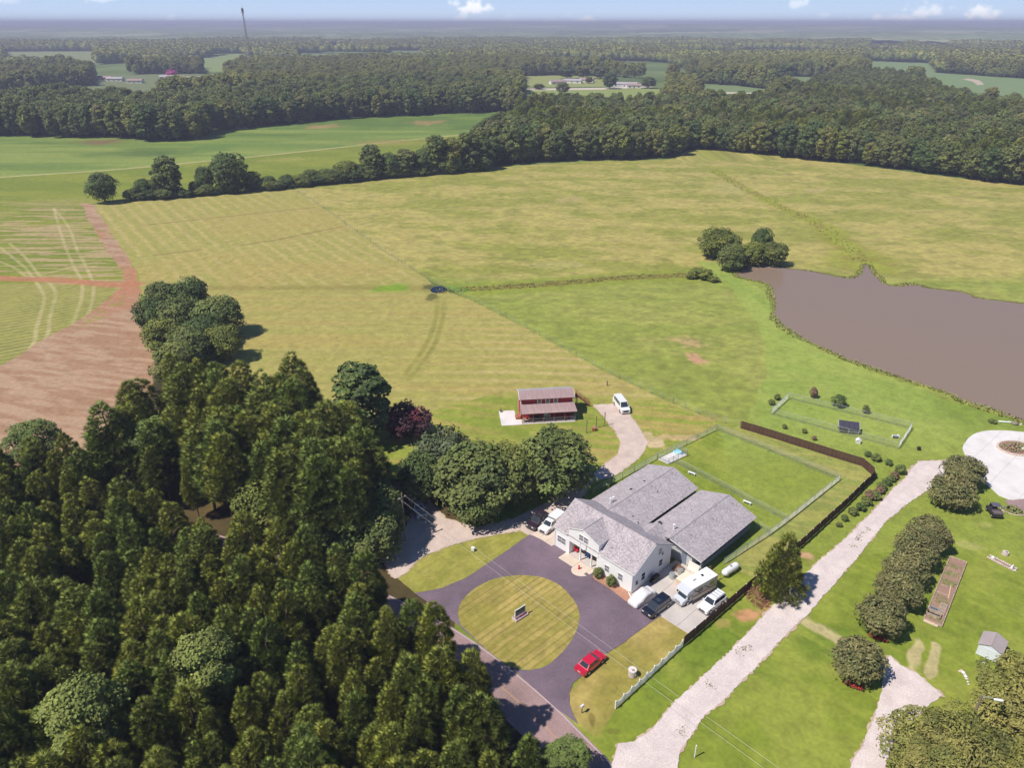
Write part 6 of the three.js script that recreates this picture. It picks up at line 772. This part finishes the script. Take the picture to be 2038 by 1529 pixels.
// ---- woods beyond the fields
const instGeos = ['tall', 'tall', 'tall', 'broad'].map((k, i) => ({ k, p: protos[k][i] }));
function lump(seed, H, R, cols) { // far crowns: a lumpy head of broad leaf faces, made light because it is only a few pixels
  const L = new Leaves(seed), r = L.r; for (let i = 0; i < 300; i++) { const u = L.unit(), k = .78 + .35 * fbm(u[0] * 2 + seed, u[1] * 2 + u[2] * 2, 2, seed); const c = cols[i % cols.length], v = .75 + .5 * r(); L.leaf(u[0] * R * k, H * .56 + u[1] * H * .42 * k, u[2] * R * k, nrm([u[0] + (r() - .5) * .9, u[1] + .2 + (r() - .5) * .9, u[2] + (r() - .5) * .9]), R * .38, u, [c[0] * v, c[1] * v, c[2] * v]); } return L.geo();
}
const lumps = [0, 1, 2].map((i) => lump(900 + i, 16, 5, i === 2 ? OLIVE : GREEN));
{
  const WR = [...GP([[925, 335], [1010, 329], [1090, 323], [1190, 319], [1330, 316], [1370, 299], [1430, 301], [1520, 308], [1600, 319], [1700, 327], [1800, 341], [1870, 350], [1960, 362], [2038, 373], [2200, 398], [2500, 440]]), ...GP([[2500, 225], [2038, 205], [1960, 190], [1900, 176], [1850, 153], [1780, 138], [1720, 134], [1650, 144], [1580, 168], [1530, 184], [1430, 193], [1330, 190], [1200, 190], [1090, 190], [1030, 204], [1008, 228]], 17), ...GP([[1003, 268], [965, 300]])];
  const WL = [...GP([[-300, 275], [0, 273], [100, 275], [280, 277], [300, 284], [390, 279], [430, 263], [500, 256], [600, 246], [640, 241], [700, 236], [860, 229], [1003, 222], [1036, 212]]), ...GP([[1036, 172], [1030, 160], [950, 152], [860, 150], [800, 152], [700, 157], [560, 167], [400, 178], [300, 181], [150, 181], [0, 186], [-300, 188]], 18)];
  const EDGE = GP([[925, 335], [1190, 319], [1330, 316], [1370, 299], [1520, 308], [1700, 327], [1870, 350], [2038, 373], [2200, 398]]);
  const r = rng(5150), spots = [], put = (P, which, gx) => { const x0 = Math.min(...P.map((p) => p[0])), x1 = Math.max(...P.map((p) => p[0])), z0 = Math.min(...P.map((p) => p[1])), z1 = Math.max(...P.map((p) => p[1])); for (let z = z0; z < z1; z += gx) for (let x = x0; x < x1; x += gx) { const X = x + (r() - .5) * gx * .8, Z = z + (r() - .5) * gx * .8, k = r(), k2 = r(), k3 = r(); if (!inPoly(X, Z, P)) continue; const [px, py] = pix(X, 10, Z); if (px < -80 || px > 2120) continue; const pn = fbm(X / 60, Z / 60, 2, 17); spots.push({ x: X, z: Z, which, h: (which ? 16 : 13) + 8 * k + 8 * (pn - .5), k2, k3, pine: !which && fbm(X / 45, Z / 45, 2, 23) > .52 && lineDist(X, Z, EDGE) > 11, d: Math.hypot(X, Z) }); } };
  put(WR, 0, 6.8); put(WL, 1, 8.6);
  // the row along each edge shows largest: nearest first
  const dR = GP([[925, 335], [1190, 319], [1330, 316], [1370, 299], [1520, 308], [1700, 327], [1870, 350], [2038, 373], [2200, 398]]), dL = GP([[-300, 275], [280, 277], [300, 284], [430, 263], [600, 246], [860, 229], [1036, 212]]);
  for (const s of spots) s.e = lineDist(s.x, s.z, s.which ? dL : dR) * (s.which ? 1.4 : 1);
  const order = spots.slice().sort((a, b) => a.e - b.e), ownB = new Set(order.filter((s) => !s.pine).slice(0, 290)), ownP = new Set(order.filter((s) => s.pine).slice(0, 110));
  for (const s of [...ownB, ...ownP]) tree(s.pine ? 'pine' : 'tall', s.pine ? 'pine_tree' : 'broadleaf_tree', s.pine ? 'dark pine along the edge of the wood behind the pasture' : s.which ? 'green tree along the front edge of the far left wood behind the bright field' : 'green tree along the front edge of the wood behind the pasture', s.pine ? 'pine tree' : 'tree', s.x, s.z, s.h, s.h * (s.pine ? .23 : .27) * (.85 + .45 * s.k3), { v: Math.floor(s.k2 * 60), tint: s.pine ? Math.floor(s.k3 * 4) : [0, 0, 1, 2, 3, 0, 1][Math.floor(s.k3 * 7)], group: s.pine ? 'pines at the edge of the wood behind the pasture' : s.which ? 'front trees of the far left wood' : 'front trees of the wood behind the pasture' });
  const rest = spots.filter((s) => !ownB.has(s) && !ownP.has(s));
  const inst = (name, label, list, geos, mat, sc) => { const g = new THREE.Group(); g.name = numbered(name); tag(g, label, 'wood', null, 'stuff'); scene.add(g); geos.forEach((geo, gi) => { const mine = list.filter((s, i) => i % geos.length === gi), im = new THREE.InstancedMesh(geo, mat, mine.length); im.name = 'tree_crowns'; im.frustumCulled = false; im.userData.kind = 'stuff'; const m = new THREE.Matrix4(), q = new THREE.Quaternion(), up = new THREE.Vector3(0, 1, 0), c = new THREE.Color(); mine.forEach((s, i) => { q.setFromAxisAngle(up, s.k2 * 6.283); const [sr, sh] = sc(s); m.compose(new THREE.Vector3(s.x, s.y ?? 0, s.z), q, new THREE.Vector3(sr, sh, sr)); im.setMatrixAt(i, m); const w = .62 + .75 * s.k3, y = s.k2 * .4; c.setRGB(w * (.94 + y * .4), w, w * (1 - y * .3)); im.setColorAt(i, c); }); g.add(im); }); return g; };
  inst('mixed_wood', 'interior of the wood behind the pasture', rest.filter((s) => !s.which && !s.pine), [protos.tall[0].crown, protos.tall[1].crown, protos.tall[4].crown], TINT.plain, (s) => [s.h * .27 / 4.6, s.h / 20]);
  inst('pine_wood', 'pine filled part of the wood behind the pasture', rest.filter((s) => !s.which && s.pine), [protos.pine[1].crown, protos.pine[2].crown], TINT.plain, (s) => [s.h * .24 / 2.9, s.h / 17]);
  inst('mixed_wood', 'interior of the far left wood', rest.filter((s) => s.which), [protos.tall[2].crown, protos.tall[3].crown, protos.tall[5].crown], TINT.plain, (s) => [s.h * .28 / 4.6, s.h / 20]);
  // ---- everything farther: woods to about three kilometres, with clearings
  const CL = [[[[1036, 152], [1110, 150], [1205, 152], [1330, 160]], [[1330, 192], [1036, 207]]], [[[1388, 171], [1460, 170], [1535, 179]], [[1535, 192], [1392, 190]]], [[[1540, 152], [1665, 154]], [[1655, 168], [1530, 170]]], [[[1712, 121], [1850, 126], [1862, 145], [2040, 157], [2300, 172]], [[2300, 205], [2040, 190], [1960, 181], [1870, 169], [1832, 148], [1728, 142]]], [[[8, 103], [192, 102]], [[190, 114], [8, 116]]], [[[402, 117], [450, 107], [492, 107]], [[482, 124], [456, 132], [398, 131]]], [[[185, 150], [330, 147], [455, 148]], [[455, 173], [185, 173]]], [[[590, 106], [840, 107]], [[840, 112], [590, 112]]], [[[1730, 87], [1800, 87]], [[1800, 90], [1730, 90]]]].map(([a, b]) => [...GP(a), ...GP(b, 15)]);
  globalThis.CLEARINGS = CL;
  const farList = [], farther = [], r2 = rng(88);
  for (let d = 560; d < 3500;) { const step = d < 1500 ? 8.6 : 12.5; for (let th = -.66; th < .66; th += step / d) { const D = d + (r2() - .5) * step * .9, a = th + (r2() - .5) * step / d * .9, X = Math.sin(a) * D, Z = -Math.cos(a) * D, k2 = r2(), k3 = r2(); const [px, py] = pix(X, 8, Z); if (px < -60 || px > 2100) continue; if (inPoly(X, Z, WR) || inPoly(X, Z, WL) || Z > -560 || isIn(X, Z, A_.far)) continue; if (D < 700 && X > -50 && pix(X, 0, Z)[1] > 210) continue; if (CL.some((P) => inPoly(X, Z, P))) continue; if (D > 760 && fbm(X / 240 + 7, Z / 330, 2, 71) > lerp(.67, .6, sstep(1200, 2600, D))) continue; const pn = fbm(X / 130, Z / 130, 3, 41); (d < 1500 ? farList : farther).push({ x: X, z: Z, h: 8 + 14 * pn + 7 * k2, k2, k3: clamp(k3 * .6 + .9 * (pn - .3)), d: D }); } d += step; }
  console.log('woods', spots.length, 'far', farList.length, farther.length);
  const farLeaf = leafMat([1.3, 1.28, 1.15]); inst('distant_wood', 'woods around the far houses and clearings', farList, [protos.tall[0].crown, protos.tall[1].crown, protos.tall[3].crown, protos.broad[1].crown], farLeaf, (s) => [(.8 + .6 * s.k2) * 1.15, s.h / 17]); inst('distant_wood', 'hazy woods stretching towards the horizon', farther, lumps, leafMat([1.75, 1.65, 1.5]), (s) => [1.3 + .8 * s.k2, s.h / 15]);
  // the last ten kilometres: one rolling canopy
  const NA = 620, NR = 150, pos = [], col = [], idx = []; for (let j = 0; j <= NR; j++) { const d = 3450 * Math.pow(15000 / 3450, j / NR); for (let i = 0; i <= NA; i++) { const a = -.72 + 1.44 * i / NA, x = Math.sin(a) * d, z = -Math.cos(a) * d, hill = 48 * sstep(4500, 10500, d) * Math.max(0, fbm(x / 3000 + 3, z / 2400, 3, 61) - .34) * 2.6 + 20 * sstep(3600, 5500, d) * fbm(x / 800, z / 700, 2, 62); pos.push(x, 9 + hill + 9 * vnoise(x / 26, z / 26, 63) * (.4 + fbm(x / 160, z / 160, 2, 64)), z); const field = sstep(.62, .66, fbm(x / 420, z / 620, 2, 66)), t = (.55 + .9 * vnoise(x / 40, z / 60, 65)) * (.55 + .9 * fbm(x / 700, z / 900, 2, 67)), c = mixc(mulc([.155, .195, .075], t), [.34, .36, .18], field * .85); col.push(...c); if (i < NA && j < NR) { const k = j * (NA + 1) + i; idx.push(k, k + 1, k + NA + 1, k + 1, k + NA + 2, k + NA + 1); } } }
  const g = new THREE.BufferGeometry(); g.setAttribute('position', new THREE.Float32BufferAttribute(pos, 3)); g.setAttribute('color', new THREE.Float32BufferAttribute(col, 3)); g.setIndex(idx); g.computeVertexNormals(); const m = new THREE.Mesh(g, leafMat([1, 1, 1], { roughness: 1 })); m.name = 'horizon_woods'; tag(m, 'blue hazy wooded country along the horizon', 'wood', null, 'stuff'); scene.add(m);
}
// ---- fields, houses and the mast in the far country
{
  const fm = (c) => std(c, { roughness: 1 }), near = (a, b) => [...GP(a), ...GP(b)];
  const F = (P, c, l) => { const s = sheet('distant_field', GP(P), fm(C(...c))); s.userData.label = l; };
  F([[1036, 152], [1110, 150], [1206, 153], [1206, 173], [1036, 174]], [166, 172, 96], 'pale green field beyond the road'); F([[1030, 179], [1270, 176], [1330, 178], [1330, 215], [1030, 222]], [160, 172, 90], 'pale green strip field before the far road'); F([[1388, 171], [1460, 170], [1535, 179], [1540, 205], [1390, 205]], [132, 152, 92], 'blue green crop field right of the far houses'); F([[1540, 152], [1665, 154], [1660, 180], [1530, 182]], [132, 152, 96], 'blue green field between the far woods'); F([[1712, 121], [1850, 126], [1862, 145], [2040, 157], [2300, 172], [2300, 225], [1720, 160]], [136, 160, 100], 'blue green field at the far right'); F([[8, 103], [192, 102], [192, 125], [8, 128]], [150, 160, 100], 'tan green field at the far left'); F([[402, 117], [450, 107], [492, 107], [490, 140], [398, 145]], [150, 166, 96], 'light green field by the mast'); F([[590, 106], [840, 107], [840, 120], [590, 120]], [130, 150, 100], 'thin pale far field'); F([[185, 150], [455, 147], [460, 195], [185, 200]], [130, 140, 90], 'ground round the far left houses');
  sheet('distant_road', near([[1020, 177], [1200, 175], [1300, 170]], [[1300, 173.5], [1200, 178.5], [1020, 180.5]]), fm([.6, .5, .42])); sheet('distant_road', near([[1385, 182], [1540, 186]], [[1540, 188.5], [1385, 184.5]]), fm([.62, .53, .44])); sheet('distant_track', near([[1925, 156], [1948, 160], [1958, 168]], [[1945, 170], [1936, 163], [1915, 158]]), fm([.5, .4, .3]));
  const houses = [[1112, 168, 22, [.78, .72, .72], 'white far house, left of the pale row across the road'], [1138, 166, 26, [.78, .75, .75], 'long white far house in the pale row across the road'], [1166, 164, 20, [.74, .66, .62], 'small pale far house at the right of the row'], [1242, 173, 34, [.72, .73, .76], 'long low grey far building beside the dark round tree'], [1262, 176, 18, [.74, .70, .68], 'square pale far building right of the long low one'], [1352, 181, 22, [.68, .60, .62], 'pinkish far house above the wood edge'], [205, 160, 24, [.62, .45, .45], 'reddish far house at the left of the village'], [228, 162, 22, [.8, .76, .74], 'white far house second from left in the village'], [268, 166, 20, [.82, .8, .74], 'bright white far house lowest in the village'], [332, 158, 20, [.74, .66, .66], 'pale far house below the pink tree'], [348, 160, 26, [.72, .62, .58], 'tan far house in the village middle'], [385, 161, 30, [.8, .72, .68], 'long pale far building at the right of the village'], [392, 140, 22, [.6, .5, .46], 'brown far house raised behind the village'], [523, 88, 40, [.8, .76, .76], 'white speck of a house near the horizon'], [1882, 82, 40, [.8, .8, .78], 'white barn near the horizon at the right']];
  houses.forEach(([px, py, w, c, l], i) => { const p = G(px, py), t = thing('far_house', l, 'house', p.x, p.z, (i * 37) % 40 - 20), d = 9 + (i % 3), h = py < 100 ? 6 : 3.4; part('wall', std(c), t, exU([[0, 0], [d, 0], [d, h], [d / 2, h + 2.0], [0, h]], -w / 2, w / 2)); const rf = part('roof', std(i % 2 ? [.42, .38, .40] : [.36, .25, .24]), t, slab([-w / 2 - .4, h - .1, -.5], [w / 2 + .4, h - .1, -.5], [w / 2 + .4, h + 2.1, d / 2], [-w / 2 - .4, h + 2.1, d / 2], .2), slab([-w / 2 - .4, h - .1, d + .5], [w / 2 + .4, h - .1, d + .5], [w / 2 + .4, h + 2.1, d / 2], [-w / 2 - .4, h + 2.1, d / 2], .2)); part('door', M.brown, t, bx(-.6, .6, 0, 2.2, -.06, -.003)); for (const u of [-w * .32, w * .3]) part('window', M.glass, t, bx(u - .9, u + .9, 1.0, 2.3, -.06, -.003)); part('chimney', std([.35, .18, .14]), rf, bx(w * .2, w * .2 + .9, h + 1, h + 3.1, d / 2 - .4, d / 2 + .4)); });
  // pink crape tree in the village, single trees round the clearing
  T('broad', 'flowering_tree', 'bright pink flowering tree among the far village houses', 'tree', 344, 156, 0, 12, 8, { mat: leafMat([4.5, .55, 9]) });
  [[1120, 187, 13, 8, 'dark far tree standing in the pale strip field'], [1213, 177, 20, 9, 'dark far tree between the two groups of pale houses'], [1072, 178, 7, 7, 'small round far bush beside the road'], [1172, 166, 9, 5, 'brownish far tree before the small pale house'], [1290, 176, 14, 9, 'round far tree right of the pale buildings'], [1128, 157, 18, 12, 'far tree behind the white house row, left'], [1160, 156, 18, 13, 'far tree behind the white house row, middle'], [1195, 157, 18, 12, 'far tree behind the white house row, right'], [1368, 182, 11, 7, 'far tree beside the pinkish house'], [1560, 166, 26, 12, 'tall far tree standing alone in the blue green field'], [1484, 172, 18, 11, 'rounded far tree at the edge of the blue green crop']].forEach(([px, py, H, R, l], i) => T('tall', 'broadleaf_tree', l, 'tree', px, py, 0, H, R, { v: i, tint: i % 4 }));
  // lattice mast
  const p = G(502, 152), t = thing('radio_mast', 'tall slender lattice radio mast rising above the horizon', 'radio mast', p.x, p.z), H = 96, mm = std([.50, .44, .44], { roughness: .6 });
  const legs = [0, 1, 2].map((k) => [Math.cos(k * 2.094), Math.sin(k * 2.094)]), wAt = (h) => lerp(4.2, .9, Math.pow(h / H, .6));
  for (const [a, b] of legs) { const g = []; for (let h = 0; h < H - 2; h += 8) g.push(rod([a * wAt(h), h, b * wAt(h)], [a * wAt(h + 8), Math.min(H, h + 8), b * wAt(h + 8)], .28, 5)); part('leg', mm, t, g); }
  const br = []; for (let h = 0; h < H - 4; h += 4) for (let k = 0; k < 3; k++) { const [a, b] = legs[k], [c, d] = legs[(k + 1) % 3]; br.push(rod([a * wAt(h), h, b * wAt(h)], [c * wAt(h + 4), h + 4, d * wAt(h + 4)], .13, 3), rod([c * wAt(h), h, d * wAt(h)], [a * wAt(h + 4), h + 4, b * wAt(h + 4)], .13, 3)); } part('bracing', mm, t, br);
  part('antenna', std([.14, .11, .13]), t, cyl(0, 0, H - 6, H - 1, 1.7, 1.7, 10)); part('platform', mm, t, cyl(0, 0, H - 7, H - 6.3, 2.6, 2.6, 10)); part('spike', mm, t, rod([0, H - 1, 0], [0, H + 5, 0], .18));
  // bleached dead tree in the right hand wood
  const q = G(1952, 262, 8), dt = thing('dead_tree', 'bleached bare dead tree standing in the wood at the far right', 'dead tree', q.x, q.z), dr = rng(9), dm = std([.52, .46, .42]); part('trunk', dm, dt, rod([0, 0, 0], [0, 17, .4], .4, 6, .1)); part('branch', dm, dt, Array.from({ length: 12 }, (_, i) => { const h = 8 + i * .75, a = dr() * 6.28; return rod([0, h, 0], [Math.cos(a) * 3, h + 3, Math.sin(a) * 3], .14, 4, .04); }));
}
// ---- reeds and rough grass round the pond, in the ditch: tufts nobody could count
{
  const L = new Leaves(4242), r = L.r, tuft = (x, z, h, c) => { for (let k = 0; k < 5; k++) { const a = r() * 6.28; L.blade(x + Math.cos(a) * .2, 0, z + Math.sin(a) * .2, nrm([Math.cos(a) * .5, 1, Math.sin(a) * .5]), h * (.6 + .6 * r()), .28, [0, 1, 0], mulc(c, .75 + .5 * r())); } };
  const P = A_.pond; for (let i = 0; i < P.length; i++) { const a = P[i], b = P[(i + 1) % P.length], l = Math.hypot(b[0] - a[0], b[1] - a[1]); for (let s = 0; s < l; s += .5) { const t = s / l, far = vnoise(i * .31 + t * .3, 3, 8); for (let k = 0; k < 3; k++) { const o = (r() - .35) * (1.2 + 1.6 * far), nx = (b[1] - a[1]) / l, nz = -(b[0] - a[0]) / l; tuft(lerp(a[0], b[0], t) + nx * o, lerp(a[1], b[1], t) + nz * o, .3 + .35 * far, r() < .35 ? [.30, .27, .09] : [.22, .26, .055]); } } }
  for (const [line, w, n, c] of [[DITCH, 2.2, 420, [.22, .21, .07]], [SWALE, 3.4, 420, [.27, .28, .07]]]) for (let i = 0; i < n; i++) { const q = along(line, r() * lenOf(line)); tuft(q[0] + (r() - .5) * w * 2, q[1] + (r() - .5) * w * 2, .45, c); }
  for (const [px, py] of [[1470, 1300], [1476, 1294], [1483, 1290], [1408, 1362], [1414, 1366], [1488, 1291], [1708, 1072], [1712, 1068], [1705, 1075], [1718, 1060], [1726, 1053], [1696, 1086], [1360, 1452], [1356, 1462]]) { const p = G(px, py); for (let k = 0; k < 5; k++) tuft(p.x + (r() - .5) * .9, p.z + (r() - .5) * .9, .16, [.13, .12, .05]); }
  const m = new THREE.Mesh(L.geo(), TINT.plain); m.name = 'shore_grass'; tag(m, 'rough tufted grass along the pond shore and the field ditch', 'grass', null, 'stuff'); scene.add(m);
}
shade(scene); for (const o of scene.children) if (o.userData.kind === 'structure') o.traverse((m) => { m.castShadow = m.isMesh ? false : m.castShadow; });
renderer.render(scene, camera);
